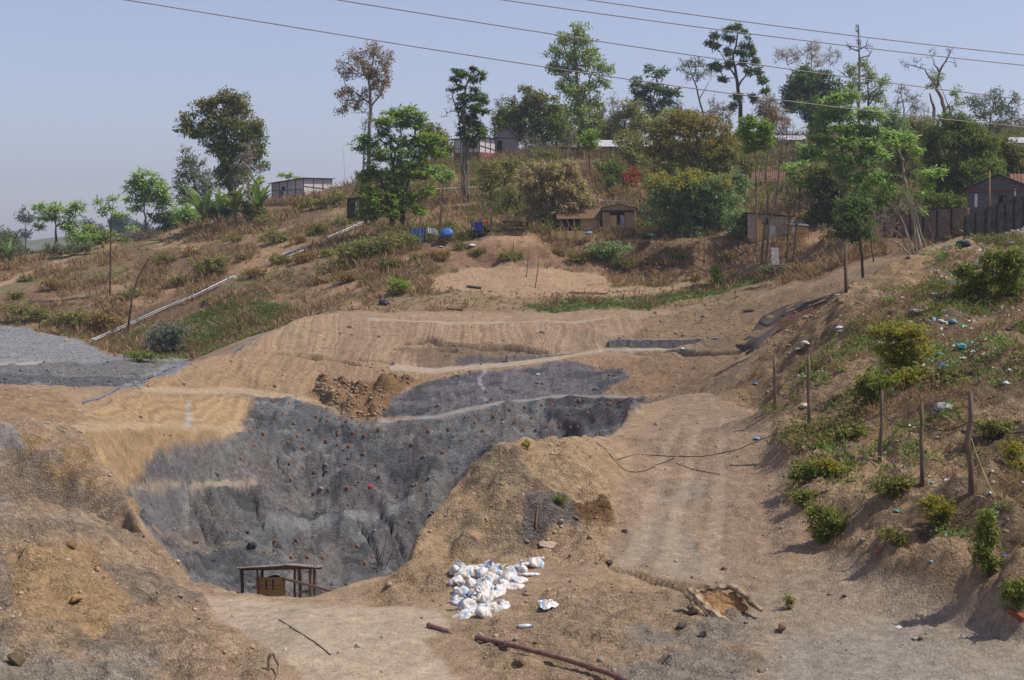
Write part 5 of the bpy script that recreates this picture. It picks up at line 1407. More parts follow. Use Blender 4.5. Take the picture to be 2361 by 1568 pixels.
# --- shrubs
SHR = [
    ('bright green round bush alone on the field below the terrace', (918, 680), [(908, 655, 14, 12), (928, 655, 18, 14), (918, 668, 20, 10)], 'bright', 'shrub'),
    ('upright bright green feathery sapling at the foot of the dark bank', (1652, 660), [(1652, 622, 9, 14), (1654, 642, 12, 16)], 'bright', 'shrub'),
    ('pale silvery flowering bush on the green patch near the white pipe', (388, 818), [(380, 765, 34, 24), (405, 760, 26, 18), (372, 795, 34, 20), (410, 795, 20, 18)], 'grey', 'shrub'),
    ('large brown thorny bush on the slope under the bright feathery tree', (850, 602), [(810, 580, 34, 20), (850, 570, 44, 24), (900, 565, 40, 24), (870, 592, 50, 14)], 'olive', 'scrub_bush'),
    ('dark olive bush left of the blue water tank', (935, 575), [(920, 555, 24, 20), (950, 560, 24, 20)], 'olive', 'scrub_bush'),
    ('brown bush clump on the ridge just right of the low bamboo hut', (740, 482), [(720, 468, 26, 14), (760, 462, 30, 14), (790, 455, 24, 12)], 'olive', 'scrub_bush'),
    ('olive bush below the low bamboo hut beside the trodden gully', (640, 560), [(628, 545, 24, 16), (655, 552, 18, 12)], 'olive', 'scrub_bush'),
    ('dry bush in the middle of the left slope above the long white pipe', (490, 640), [(470, 615, 30, 16), (505, 612, 26, 18), (490, 630, 30, 10)], 'olive', 'scrub_bush'),
    ('dusty bush above the grey gravel heap, left of the leaning pole', (170, 760), [(150, 735, 36, 18), (190, 740, 34, 18), (120, 750, 26, 12)], 'olive', 'scrub_bush'),
    ('dusty bush over the gravel heap at the left edge', (70, 740), [(50, 715, 40, 18), (90, 725, 30, 16)], 'olive', 'scrub_bush'),
    ('brown bush hugging the right end of the gravel heap', (240, 765), [(225, 740, 26, 18), (255, 748, 22, 14)], 'brown', 'scrub_bush'),
    ('green bush near the lower end of the white pipe', (330, 835), [(315, 820, 22, 12), (345, 822, 20, 10)], 'bush', 'scrub_bush'),
    ('olive bush at the left edge below the hazy tree', (20, 600), [(10, 560, 30, 20), (30, 575, 26, 18), (5, 590, 30, 18)], 'dull', 'scrub_bush'),
    ('grey-green bushes along the far end of the path on the left', (170, 590), [(120, 575, 36, 12), (165, 575, 34, 12), (200, 568, 20, 10)], 'dull', 'scrub_bush'),
    ('red-leaved bush on the orange soil left of the yellow tree', (1450, 440), [(1440, 405, 18, 12), (1465, 400, 14, 14), (1450, 420, 20, 12)], 'red', 'shrub'),
    ('dark green shrub overhanging the bank at the right of the mat-walled house', (1400, 600), [(1385, 575, 30, 16), (1420, 572, 36, 16), (1400, 590, 30, 10)], 'bluegreen', 'scrub_bush'),
    ('low reddish shrub by the door of the orange-doored hut', (1722, 545), [(1705, 520, 24, 20), (1728, 525, 20, 18)], 'olive', 'scrub_bush'),
    ('small dark shrub with yellow flowers at the end of the hut row', (1898, 565), [(1896, 525, 8, 10), (1900, 550, 10, 10)], 'yellow', 'shrub'),
    ('dark olive shrubs on the upper slope above the bamboo clump', (1270, 372), [(1250, 360, 24, 12), (1285, 362, 24, 12)], 'darkolive', 'scrub_bush'),
    ('tall dark green creeper bush hanging over the litter at the right edge', (2330, 690), [(2300, 610, 34, 30), (2340, 600, 30, 30), (2330, 650, 36, 30)], 'bush', 'shrub'),
    ('green bush beside the blue plastic on the upper right slope', (2235, 690), [(2225, 625, 26, 24), (2250, 650, 28, 26), (2230, 672, 26, 18)], 'bush', 'shrub'),
    ('large orange-flecked bush in the middle of the right slope', (2075, 850), [(2050, 765, 40, 22), (2090, 770, 44, 26), (2060, 810, 44, 26), (2110, 815, 40, 26), (2080, 840, 40, 14)], 'lantana', 'shrub'),
    ('leafy bush below the orange-flecked bush, left of the middle fence post', (2010, 930), [(1995, 885, 36, 24), (2035, 880, 34, 22), (2000, 915, 30, 18)], 'bush', 'shrub'),
    ('green bush between the middle fence posts and the orange-flecked bush', (2095, 895), [(2080, 870, 34, 18), (2125, 865, 30, 18), (2100, 885, 36, 12)], 'lantana', 'shrub'),
    ('low green weed clump crossed by the fence wire left of the third post', (1960, 1020), [(1940, 1000, 28, 14), (1975, 995, 24, 14)], 'bush', 'shrub'),
    ('leafy bush at the left corner of the weedy slope next to the ramp', (1860, 1110), [(1850, 1085, 28, 18), (1875, 1095, 24, 14), (1835, 1100, 18, 10)], 'bush', 'shrub'),
    ('round green bush at the top edge of the front weedy patch', (1915, 1100), [(1905, 1075, 28, 16), (1930, 1085, 24, 14)], 'lantana', 'shrub'),
    ('dark leafy bush with pale flower heads at the foot of the weedy slope', (1905, 1250), [(1895, 1185, 34, 22), (1920, 1205, 34, 24), (1900, 1230, 32, 20)], 'bush', 'shrub'),
    ('low green bush just above the bush with pale flower heads', (1850, 1170), [(1845, 1145, 24, 16), (1870, 1155, 22, 14)], 'bush', 'shrub'),
    ('brownish bush in front of the fourth fence post', (2055, 1150), [(2045, 1115, 34, 16), (2080, 1110, 30, 16), (2060, 1135, 30, 10)], 'olive', 'shrub'),
    ('green bush under the tallest fence post', (2165, 1215), [(2150, 1165, 26, 22), (2180, 1175, 24, 20), (2165, 1200, 26, 12)], 'lantana', 'shrub'),
    ('dry brown bush at the bottom of the weedy slope', (2060, 1260), [(2050, 1235, 22, 16), (2075, 1240, 18, 14)], 'olive', 'shrub'),
    ('upright green bush with pale flower heads low on the right', (2280, 1330), [(2275, 1200, 22, 22), (2285, 1240, 28, 24), (2270, 1275, 30, 24), (2285, 1310, 24, 18)], 'bush', 'shrub'),
    ('round dark green bush at the lower right edge', (2345, 1415), [(2340, 1360, 28, 22), (2350, 1390, 30, 22)], 'bush', 'shrub'),
    ('green bush at the right edge above the dark hollow', (2345, 1080), [(2340, 1040, 24, 26), (2355, 1070, 20, 16)], 'lantana', 'shrub'),
    ('dark weedy bush behind the tallest fence post', (2290, 1010), [(2275, 985, 34, 18), (2310, 990, 34, 18)], 'olive', 'shrub'),
    ('small green tuft on the face of the mound', (1290, 1165), [(1290, 1152, 12, 9)], 'bush', 'weed_tuft'),
    ('small dry green tuft on top of the mound', (1215, 1032), [(1214, 1022, 9, 6)], 'lantana', 'weed_tuft'),
    ('dry brown tussock on the lower right floor', (1820, 1405), [(1820, 1385, 11, 12)], 'olive', 'weed_tuft'),
    ('brown dead bush beside the bright feathery sapling', (1603, 665), [(1603, 645, 16, 14)], 'brown', 'scrub_bush'),
    ('grey-green bush at the right end of the field', (1780, 640), [(1770, 620, 24, 10), (1800, 618, 20, 10)], 'dull', 'scrub_bush'),
]
for i, (lab, b_, bl, lf, nm) in enumerate(SHR):
    Yb = ground_px(*b_)
    nearb = Yb < 62
    bush(lab, b_, bl, lf, nm, Y=Yb, clump=8, per=22 if nearb else 20, L=8.0 if nearb else 6.5, dens=1.0, seed=200 + i, twigs=2 if lf in ('olive', 'brown') else 0)
# more dry bushes dotted over the left hillside
DOT = [(60, 650), (130, 668), (40, 690), (300, 690), (345, 655), (420, 660), (560, 600), (590, 640), (540, 560), (610, 520), (690, 560), (740, 540), (760, 590), (700, 605), (790, 520), (650, 610), (440, 590), (380, 610), (480, 700), (800, 650), (850, 655), (780, 625), (740, 655), (905, 620), (960, 600), (1010, 600), (1100, 590), (1180, 600), (1290, 590), (1340, 600), (1060, 575), (690, 480), (830, 470), (960, 440), (1020, 460), (1160, 470), (1200, 500), (1420, 460), (1480, 420), (1560, 600), (1500, 610), (1440, 620), (1680, 600)]
for i, (u, v) in enumerate(DOT):
    w = 16 + (i * 7) % 14
    bush('knee-high brown scrub bush on the dry hillside', (u, v), [(u - w * .4, v - w * .45, w, w * .6), (u + w * .5, v - w * .4, w * .8, w * .5)], ('olive', 'brown', 'darkolive')[i % 3], 'scrub_bush', clump=8, per=20, L=5.0, seed=300 + i, twigs=3, group='scrub bushes dotted over the hillside')


# --- banana plants: sheath stem and long arching blades
def banana(label, base, h, n, Y=None, lean=0, leafk=('banana_leaf', [(84, 112, 52), (104, 132, 62), (122, 146, 74)]), seed=0):
    r = np.random.default_rng(seed)
    Y = Y or ground_px(*base)
    b = at(base[0], base[1], Y)
    root = empty('banana_plant', (b[0], b[1], float(gz(b[0], b[1]))))
    tag(root, label, 'banana plant', 'banana plants on the hillside')
    s = Y / FPX
    H = h * s
    mb = MB()
    mb.tube([(0, 0, -.2), (lean * .3, 0, H * .3), (lean * .6, 0, H * .3)], [.14, .12, .08], 8)
    mb.build('stem', mat('banana_stem', (120, 104, 62), (88, 74, 48), 6, .8), root, True)
    for k in range(n):
        a = 2 * math.pi * (k / n + r.uniform(-.08, .08))
        L = H * r.uniform(.55, .95)
        el0 = r.uniform(.95, 1.5)
        rows = 9
        V = []
        p = np.array([lean * .6, 0, H * .26])
        el = el0
        for i in range(rows):
            t = i / (rows - 1)
            d = np.array([math.cos(a) * math.cos(el), math.sin(a) * math.cos(el), math.sin(el)])
            side = np.array([-math.sin(a), math.cos(a), 0])
            wdt = H * .075 * (math.sin(math.pi * min(1, .12 + t * .9)) ** .7) * (1 if t > .12 else .3) + .01
            up = np.cross(side, d) * -.25
            jag = r.uniform(.55, 1.15, 2)
            V += [p + side * wdt * jag[0] + up * wdt, p, p - side * wdt * jag[1] + up * wdt]
            p = p + d * L / (rows - 1)
            el -= (.15 + .8 * r.random()) * 1.7 / rows * (1 + t)
        F = []
        for i in range(rows - 1):
            o = i * 3
            F += [(o, o + 1, o + 4, o + 3), (o + 1, o + 2, o + 5, o + 4)]
        MB().add(V, F).build('leaf', leaf_mat(*leafk, trans=.4), root)
    return root


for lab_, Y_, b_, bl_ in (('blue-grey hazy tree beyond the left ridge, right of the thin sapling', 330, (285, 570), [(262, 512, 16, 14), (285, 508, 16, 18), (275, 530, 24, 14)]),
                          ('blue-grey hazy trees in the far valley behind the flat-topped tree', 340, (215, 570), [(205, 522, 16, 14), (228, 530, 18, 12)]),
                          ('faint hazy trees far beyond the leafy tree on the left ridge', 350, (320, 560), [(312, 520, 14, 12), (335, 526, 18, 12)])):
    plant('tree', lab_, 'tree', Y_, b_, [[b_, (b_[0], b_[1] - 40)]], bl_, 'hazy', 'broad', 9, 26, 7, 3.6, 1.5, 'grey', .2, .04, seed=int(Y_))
for i_, (lab_, b_, bl_, lf_) in enumerate((('leafy green shrub mass at the left foot of the banana plants', (430, 520), [(420, 490, 26, 18), (445, 500, 22, 14), (410, 508, 18, 10)], 'frond'),
                                        ('dull green shrubs between the banana plants and the tall dark tree', (515, 512), [(500, 480, 28, 18), (530, 478, 26, 16), (518, 496, 30, 12)], 'dull'),
                                        ('green shrubs under the leafy tree on the left ridge', (385, 525), [(372, 500, 26, 16), (398, 505, 22, 14)], 'dull'),
                                        ('leafy shrubs right of the banana plants below the low bamboo hut', (585, 512), [(570, 480, 22, 18), (596, 488, 20, 16)], 'bush'))):
    bush(lab_, b_, bl_, lf_, 'shrub', clump=9, per=24, L=7, seed=380 + i_)
banana('tall banana plant with upright torn leaves left of the others', (468, 568), 130, 10, 132, .1, seed=1)
banana('banana plant with a yellowing drooping leaf in the middle of the group', (543, 556), 112, 10, 131, .0, ('banana_leaf_yellow', [(140, 140, 60), (112, 130, 60), (160, 150, 78)]), seed=2)
banana('banana plant with dead leaf sheaths below the leafless pale tree', (600, 545), 100, 9, 131, -.1, seed=3)
banana('short young banana plant tucked between the taller ones', (505, 548), 90, 9, 134, .05, seed=6)
banana('banana plant with broad leaves at the left edge', (22, 625), 74, 7, 126, .1, seed=4)
banana('little banana plant with a dry stem by the branch heap', (238, 590), 50, 6, 133, 0, seed=5)


# ------------------------------------------------------------------ huts, walls, fences
def sheet(mb, a, b, c, d, n=24, amp=.02, th=.012, m=2):
    """corrugated sheet a-b (along the waves), a-d (down the slope); ridges run a->d"""
    a, b, c, d = [np.array(p, float) for p in (a, b, c, d)]
    nr = np.cross(b - a, d - a)
    nr = nr / np.linalg.norm(nr)
    if nr[2] < 0:
        nr = -nr
    V = []
    K = n * 2
    for side in (0, 1):
        for j in range(m + 1):
            for i in range(K + 1):
                t, q = i / K, j / m
                p = a * (1 - t) * (1 - q) + b * t * (1 - q) + c * t * q + d * (1 - t) * q
                V.append(p + nr * (amp * (1 if i % 2 else -1) + (th if side == 0 else 0)))
    F = []
    w, S_ = K + 1, (K + 1) * (m + 1)
    for j in range(m):
        for i in range(K):
            o = j * w + i
            F.append((o, o + 1, o + w + 1, o + w))
            F.append((S_ + o, S_ + o + w, S_ + o + w + 1, S_ + o + 1))
    for i in range(K):
        F.append((i, S_ + i, S_ + i + 1, i + 1))
        o = m * w + i
        F.append((o, o + 1, S_ + o + 1, S_ + o))
    return mb.add(V, F)


M_MAT = mat('woven_bamboo_wall', (214, 208, 206), (182, 176, 174), 30, .9, .3, stretch=(6, 6, .6))
M_MATD = mat('weathered_plank_wall', (118, 110, 102), (84, 76, 68), 12, .9, .4, stretch=(8, 8, .5))
M_TAN = mat('mud_plaster_wall', (198, 162, 124), (160, 128, 98), 6, .95, .4)
M_TIN = mat('dull_tin_roof', (150, 150, 152), (116, 110, 106), 5, .55, .2, spec=.4)
M_TINW = mat('bright_tin_roof', (206, 206, 208), (166, 164, 162), 4, .5, .2, spec=.4)
M_RUST = mat('rusted_tin_roof', (132, 92, 72), (96, 70, 58), 5, .7, .3)
M_DARK = mat('dark_timber', (78, 66, 56), (50, 42, 36), 8, .85, .4, stretch=(1, 1, .3))
M_HOLE = mat('dim_interior', (44, 38, 34), (30, 26, 24), 4, .95)
M_WOOD = mat('pale_timber', (170, 140, 100), (134, 106, 76), 10, .8, .3, stretch=(4, 4, .5))
M_RED = mat('red_washed_plinth', (150, 92, 72), (120, 80, 64), 6, .9, .2)
M_WHITE = mat('white_cloth', (214, 212, 212), (178, 176, 178), 9, .8, .3)
M_STRAW = mat('straw_mat', (196, 166, 110), (158, 130, 84), 22, .9, .4, stretch=(5, 5, 1))


def house(label, fl, Y, yaw, L, W, zl, wall_m, roof_m, roof='mono', rise=.6, over=.25, parts=(), cat='hut', name='hut', corr=18, frame_m=None, battens=0, sink=.6):
    """front-left corner at photo point fl; zl = wall-top heights (front left, front right, back right, back left)"""
    p = at(fl[0], fl[1], Y)
    root = empty(name, p, R(yaw))
    tag(root, label, cat)
    a, b, c, d = zl
    t = .06
    mb = MB()

    def panel(p0, p1, z0, z1):
        v = Vector((p1[0] - p0[0], p1[1] - p0[1], 0))
        nrm = Vector((v.y, -v.x, 0)).normalized() * t
        V = [(p0[0], p0[1], -sink), (p1[0], p1[1], -sink), (p1[0], p1[1], z1), (p0[0], p0[1], z0)]
        V += [(q[0] - nrm.x, q[1] - nrm.y, q[2]) for q in V]
        mb.add(V, [(0, 1, 2, 3), (5, 4, 7, 6), (1, 5, 6, 2), (4, 0, 3, 7), (3, 2, 6, 7), (0, 4, 5, 1)])
    panel((0, 0), (L, 0), a, b)
    panel((L, t), (L, W - t), b, c)
    panel((L, W), (0, W), c, d)
    panel((0, W - t), (0, t), d, a)
    o = over
    rf = MB()
    if roof == 'mono':
        sheet(rf, (-o, -o, a + .05), (L + o, -o, b + .05), (L + o, W + o, c + .05), (-o, W + o, d + .05), corr)
    elif roof == 'gable':            # ridge runs front to back, gable faces the front
        h = max(a, b) + rise
        mb.add([(.01, -.004, a), (L - .01, -.004, b), (L / 2, -.004, h), (.01, t, a), (L - .01, t, b), (L / 2, t, h)], [(0, 1, 2), (5, 4, 3), (1, 4, 5, 2), (0, 2, 5, 3)])
        k = o * rise / (L / 2)
        sheet(rf, (L / 2, -o, h + .05), (L / 2, W + o, h + .05), (-o, W + o, a - k + .05), (-o, -o, a - k + .05), corr)
        sheet(rf, (L / 2, W + o, h + .05), (L / 2, -o, h + .05), (L + o, -o, b - k + .05), (L + o, W + o, b - k + .05), corr)
    else:                            # 'ridge': ridge runs along the front
        h = max(a, d) + rise
        k = o * rise / (W / 2)
        sheet(rf, (-o, W / 2, h + .05), (L + o, W / 2, h + .05), (L + o, -o, b - k + .05), (-o, -o, a - k + .05), corr)
        sheet(rf, (L + o, W / 2, h + .05), (-o, W / 2, h + .05), (-o, W + o, d - k + .05), (L + o, W + o, c - k + .05), corr)
    mb.build('wall', wall_m, root)
    rf.build('roof', roof_m, root)
    if battens:
        fb = MB()
        for i in range(battens + 1):
            x = L * i / battens
            fb.box((min(max(x, .03), L - .03), -.03, (a + (b - a) * i / battens) / 2), (.05, .045, a + (b - a) * i / battens))
        fb.box((L / 2, -.028, .52 * a), (L, .04, .05))
        nb = max(1, int(battens * W / L))
        for i in range(1, nb + 1):
            y = W * i / nb
            z = b + (c - b) * i / nb
            fb.box((L + .03, min(y, W - .03), z / 2), (.045, .05, z))
        fb.beam((L + .028, 0, .58 * b), (L + .028, W, .45 * c), .04, .05)
        fb.build('frame', frame_m or M_DARK, root)
    for (nm, m_, ctr, dim) in parts:
        MB().box(ctr, dim).build(nm, m_, root)
    return root


house('low bamboo-walled hut with a dark sloping roof alone on the left ridge', (627, 457), 149, -40, 5.05, 3.9, (1.5, 1.92, 2.0, 1.6), M_MAT, M_DARK, 'mono', over=.35, battens=4,
      parts=[('window', M_HOLE, (1.9, -.06, .95), (.42, .03, .42)), ('door', mat('grey_plank_door', (120, 112, 108), (96, 90, 86), 8), (1.55, -.06, .35), (.5, .03, .7))])
house('house with a bright tin roof half hidden behind the banana plants', (420, 506), 139, -8, 4.0, 3.0, (1.05, 1.05, 1.05, 1.05), M_MATD, M_TINW, 'ridge', .75)
house('little dark shed at the left edge of the bright green tree', (800, 488), 121, -20, 1.15, 1.0, (1.05, 1.2, 1.2, 1.05), M_DARK, M_DARK, 'mono', over=.12, corr=6, name='shed', cat='shed', parts=[('white_panel', M_WHITE, (.98, -.05, .5), (.3, .03, .8))])
house('white-walled hut with a red plinth behind the tall slim tree', (1048, 366), 143, -35, 3.2, 2.6, (1.9, 2.05, 1.95, 1.8), mat('whitewashed_mat_wall', (214, 206, 204), (176, 168, 166), 24, .9, .2, stretch=(5, 5, .6)), M_DARK, 'mono', over=.3, battens=4,
      parts=[('plinth', M_RED, (1.6, -.05, .2), (3.2, .06, .75)), ('plinth', M_RED, (3.25, 1.3, .2), (.06, 2.5, .7))])
house('grey gabled hut with a dark doorway on the upper hill', (1138, 357), 145, 6, 2.6, 3.0, (1.72, 1.72, 1.72, 1.72), mat('grey_mat_wall', (150, 142, 140), (120, 112, 110), 20, .9, .3, stretch=(5, 5, .8)), M_DARK, 'gable', 1.15, .3,
      parts=[('door', M_HOLE, (.62, -.05, .72), (.5, .03, 1.45)), ('beam', M_DARK, (1.3, -.05, 1.72), (2.6, .05, .06))])
house('long low house with a pale tin roof above the bamboo gate', (1346, 374), 140, 3, 6.7, 3.0, (1.62, 1.62, 1.62, 1.62), M_TAN, M_TINW, 'ridge', .62, .35, corr=40,
      parts=[('window', M_HOLE, (3.6, -.05, 1.0), (.9, .03, .5)), ('window', M_HOLE, (5.4, -.05, 1.0), (.9, .03, .5)), ('door', M_WOOD, (.7, -.05, .75), (.55, .03, 1.5)), ('post', M_DARK, (2.6, -.12, .8), (.09, .09, 1.6)), ('post', M_DARK, (4.5, -.12, .8), (.09, .09, 1.6))])
house('small hut with white boards between the dark tree and the long tin-roofed house', (1288, 368), 144, 0, 1.9, 2.0, (1.25, 1.1, 1.1, 1.25), M_MATD, M_TIN, 'mono', over=.25, corr=12, parts=[('white_panel', M_WHITE, (1.1, -.05, .7), (.35, .03, .9))])
house('thatched mud hut with a dark open front under the straw-coloured bamboo', (1292, 545), 107.5, 4, 3.0, 2.4, (1.45, 1.5, 1.6, 1.55), M_TAN, mat('brown_thatch', (132, 106, 78), (98, 78, 58), 14, .95, .5, stretch=(6, 1, 1)), 'ridge', .75, .3,
      parts=[('doorway', M_HOLE, (.75, -.05, .75), (1.3, .04, 1.4)), ('post', M_DARK, (1.45, -.08, .75), (.08, .08, 1.5))])
house('mud house with a flat dark roof and a hanging curtain at its open front', (1389, 547), 107, -6, 2.5, 2.4, (2.2, 2.2, 2.35, 2.35), mat('brown_mud_wall', (178, 146, 114), (140, 112, 88), 6, .95, .4), mat('dark_earth_roof', (112, 86, 66), (80, 62, 50), 6, .95, .4), 'gable', .3, .15,
      parts=[('doorway', M_HOLE, (1.1, -.05, 1.0), (1.1, .04, 1.9)), ('curtain', M_STRAW, (.82, -.09, .95), (.5, .03, 1.4)), ('window', mat('dusty_glass', (140, 150, 150), (104, 116, 116), 5, .3, spec=.5), (1.5, -.09, 1.05), (.3, .03, 1.2)), ('beam', M_DARK, (1.2, -.1, 1.97), (2.3, .06, .14))])
house('hut with an orange door and a low sagging roof beside the thin trunks', (1724, 560), 102, -4, 3.1, 2.6, (2.15, 1.85, 1.85, 2.15), mat('greyish_mud_wall', (196, 174, 152), (152, 132, 116), 6, .95, .4), M_DARK, 'mono', over=.28,
      parts=[('door', mat('orange_door', (232, 184, 118), (206, 154, 94), 8, .8), (.85, -.06, .82), (.68, .04, 1.62)), ('sheet', M_WHITE, (1.72, -.07, .7), (.5, .04, 1.05)), ('red_cloth', mat('red_cloth', (168, 58, 62), (140, 44, 50), 6), (1.15, -.09, 1.45), (.28, .03, .2)), ('window', M_HOLE, (1.3, -.06, 1.55), (.25, .03, .5))])
house('lean-to with a mat front right of the orange-doored hut', (1822, 555), 101, 4, 1.3, 1.4, (1.1, 1.0, 1.25, 1.3), M_STRAW, M_TIN, 'mono', over=.15, corr=8, parts=[('white_cloth', M_WHITE, (.25, -.05, .75), (.28, .03, .6))])
house('grey wooden house with a rusty roof on the bare slope behind the thin trunks', (1739, 446), 124, -14, 2.3, 2.2, (1.15, 1.1, 1.1, 1.15), M_MATD, M_RUST, 'ridge', .75, .3, parts=[('window', M_HOLE, (1.55, -.05, .62), (.4, .03, .5)), ('rail', M_DARK, (1.1, -.2, .15), (2.3, .05, .06))])
house('house showing only a strip of white tin roof left of the pale feathery tree', (1797, 338), 150, 0, 2.6, 2.4, (.75, .75, .75, .75), M_MATD, M_TINW, 'ridge', .45, .3)
house('grey gabled house behind the boundary wall on the right', (2230, 482), 85, -22, 3.5, 3.0, (1.25, 1.25, 1.25, 1.25), mat('slate_grey_wall', (104, 102, 104), (80, 78, 80), 8, .9, .2), M_DARK, 'gable', .78, .3,
      parts=[('beam', mat('red_beam', (126, 72, 60), (96, 58, 50), 6), (1.5, -.09, 1.06), (3.3, .07, .1)), ('window', M_HOLE, (2.0, -.06, .55), (.4, .03, .5)), ('white_panel', M_WHITE, (.5, -.06, .5), (.16, .03, .8)), ('white_panel', M_WHITE, (2.7, -.08, .95), (.12, .05, .4))])
house('house with a reddish rusty roof at the right edge', (2338, 446), 96, -18, 3.6, 3.0, (.75, .75, .75, .75), M_DARK, M_RUST, 'ridge', .6, .3)
house('pale-roofed house high at the right edge above the dark bushy tree', (2332, 350), 134, 0, 3.4, 2.6, (.9, .9, .9, .9), M_MAT, M_TINW, 'ridge', .5, .3)


def wall_run(label, pts, tops, m_, post_m, name='boundary_wall', th=.16, nsub=6, every=1, cat='wall', jag=0.0, lean=0):
    """pts: base (u, v, Y) along the wall; tops: v of the wall top at each"""
    base = [at(*p) for p in pts]
    up = [at(p[0], t, p[2]) for p, t in zip(pts, tops)]
    root = empty(name, base[0])
    tag(root, label, cat)
    mb, pb = MB(), []
    for i in range(len(base) - 1):
        a, b, ta, tb = base[i] - base[0], base[i + 1] - base[0], up[i] - base[0], up[i + 1] - base[0]
        d = b - a
        nrm = np.array([d[1], -d[0], 0])
        nrm = nrm / np.linalg.norm(nrm) * th / 2
        for k in range(nsub):
            q0, q1 = k / nsub, (k + 1) / nsub
            j = rng.uniform(-jag, jag, 2)
            A, B, TA, TB = a + d * q0, a + d * q1, ta + (tb - ta) * q0, ta + (tb - ta) * q1
            A[2] -= .6
            B[2] -= .6
            sh = nrm * rng.uniform(-.15, .15)
            TA, TB = np.array([A[0], A[1], TA[2] + j[0]]), np.array([B[0], B[1], TB[2] + j[1]])
            V = [A + nrm + sh, B + nrm + sh, TB + nrm + sh, TA + nrm + sh, A - nrm + sh, B - nrm + sh, TB - nrm + sh, TA - nrm + sh]
            mb.add(V, [(0, 1, 2, 3), (5, 4, 7, 6), (3, 2, 6, 7), (1, 5, 6, 2), (4, 0, 3, 7)])
            if post_m and k % every == 0:
                pb.append((A + nrm * 1.8, TA + nrm * 1.8))
    mb.build('wall', m_, root)
    for A, TA in pb:
        MB().beam(A, TA + np.array([0, 0, rng.uniform(-.1, .25)]), .09).build('post', post_m, root)
    return root


wall_run('brown mud boundary wall with timber posts behind the pale-trunked tree', [(2040, 556, 93), (2132, 552, 90), (2232, 548, 84)], [505, 487, 480], mat('brown_daub_wall', (142, 116, 96), (98, 80, 66), 4, .95, .5), M_DARK, every=2, jag=.06)
wall_run('dark concrete boundary wall rising to the right edge', [(2228, 550, 80), (2300, 546, 76), (2361, 543, 73), (2520, 540, 68)], [498, 470, 447, 395], mat('stained_concrete', (112, 102, 92), (74, 68, 62), 3, .9, .4), mat('concrete_post', (104, 100, 96), (80, 76, 74), 6), every=2)
wall_run('grey stone retaining wall along the upper right berm', [(1404, 803, 81.2), (1480, 804, 81.2), (1560, 805, 81.0), (1640, 806, 80.8), (1722, 806, 80.4)], [783, 784, 783, 780, 776], mat('grey_mortared_stone', (150, 148, 146), (112, 110, 108), 5, .95, .6), None, 'retaining_wall', .5, 5, jag=.05)
wall_run('low broken stone footing along the middle of the upper berm', [(1168, 836, 79.2), (1260, 832, 79.8), (1350, 824, 80.5)], [819, 817, 813], mat('pale_mortared_stone', (156, 148, 138), (118, 110, 102), 6, .95, .6), None, 'stone_footing', .4, 6, jag=.05)

o = at(1788, 612, 92)
MBs = MB().beam(o, at(1785, 572, 92.5), .5, .2).build('concrete_slab', mat('pale_concrete', (150, 142, 134), (118, 110, 104), 6, .9, .3))
tag(MBs, 'upright grey concrete slab standing in the dug bank', 'slab')


def fence(label, pts, h, m_, pickets, name='bamboo_fence', rail=True, solid=None, cat='fence'):
    base = [at(*p) for p in pts]
    root = empty(name, base[0])
    tag(root, label, cat)
    pk, rl = MB(), MB()
    for i in range(len(base) - 1):
        a, b = base[i] - base[0], base[i + 1] - base[0]
        n = pickets
        for k in range(n + 1):
            p = a + (b - a) * k / n
            g = float(gz(p[0] + base[0][0], p[1] + base[0][1])) - base[0][2]
            p[2] = min(p[2], g + .1) - .15
            pk.tube([p, p + np.array([rng.normal(0, .03), 0, h * rng.uniform(.85, 1.12) + .15])], .022, 5)
        for q in (.3, .75):
            z = np.array([0, -.03, h * q])
            rl.tube([a + z, b + z], .02, 5)
    pk.build('pickets', m_, root)
    rl.build('rail', m_, root)
    if solid is not None:
        mb = MB()
        for i in range(len(base) - 1):
            a, b = base[i] - base[0], base[i + 1] - base[0]
            n = 10
            V = []
            for k in range(n + 1):
                p = a + (b - a) * k / n + np.array([0, -.06, 0])
                w = .02 * math.sin(k * 2.1)
                V += [p + np.array([0, w, -.05]), p + np.array([0, w, h * .95 + rng.uniform(-.03, .03)])]
            V += [v + np.array([0, .025, 0]) for v in V]
            F = []
            m2 = 2 * (n + 1)
            for k in range(n):
                F += [(2 * k, 2 * k + 2, 2 * k + 3, 2 * k + 1), (m2 + 2 * k, m2 + 2 * k + 1, m2 + 2 * k + 3, m2 + 2 * k + 2), (2 * k + 1, 2 * k + 3, m2 + 2 * k + 3, m2 + 2 * k + 1)]
            mb.add(V, F)
        mb.build('mat_panel', solid, root)
    return root


fence('low straw mat screen along the terrace edge in front of the thatched hut', [(1270, 548, 104.6), (1346, 549, 104.6)], .5, M_WOOD, 9, 'mat_screen', solid=M_STRAW, cat='screen')
fence('dark bamboo picket fence below the gabled hut', [(1238, 372, 141), (1342, 371, 139)], .85, M_DARK, 34)
fence('small bamboo gate at the end of the picket fence', [(1341, 402, 131.5), (1373, 402, 131.5)], 1.3, mat('grey_bamboo', (140, 120, 98), (104, 88, 72), 5), 9, 'bamboo_gate', cat='gate')
fence('thin stick fence in front of the hut with the mat front', [(1800, 556, 99.5), (1864, 552, 99.5)], .8, M_WOOD, 12, 'stick_fence')


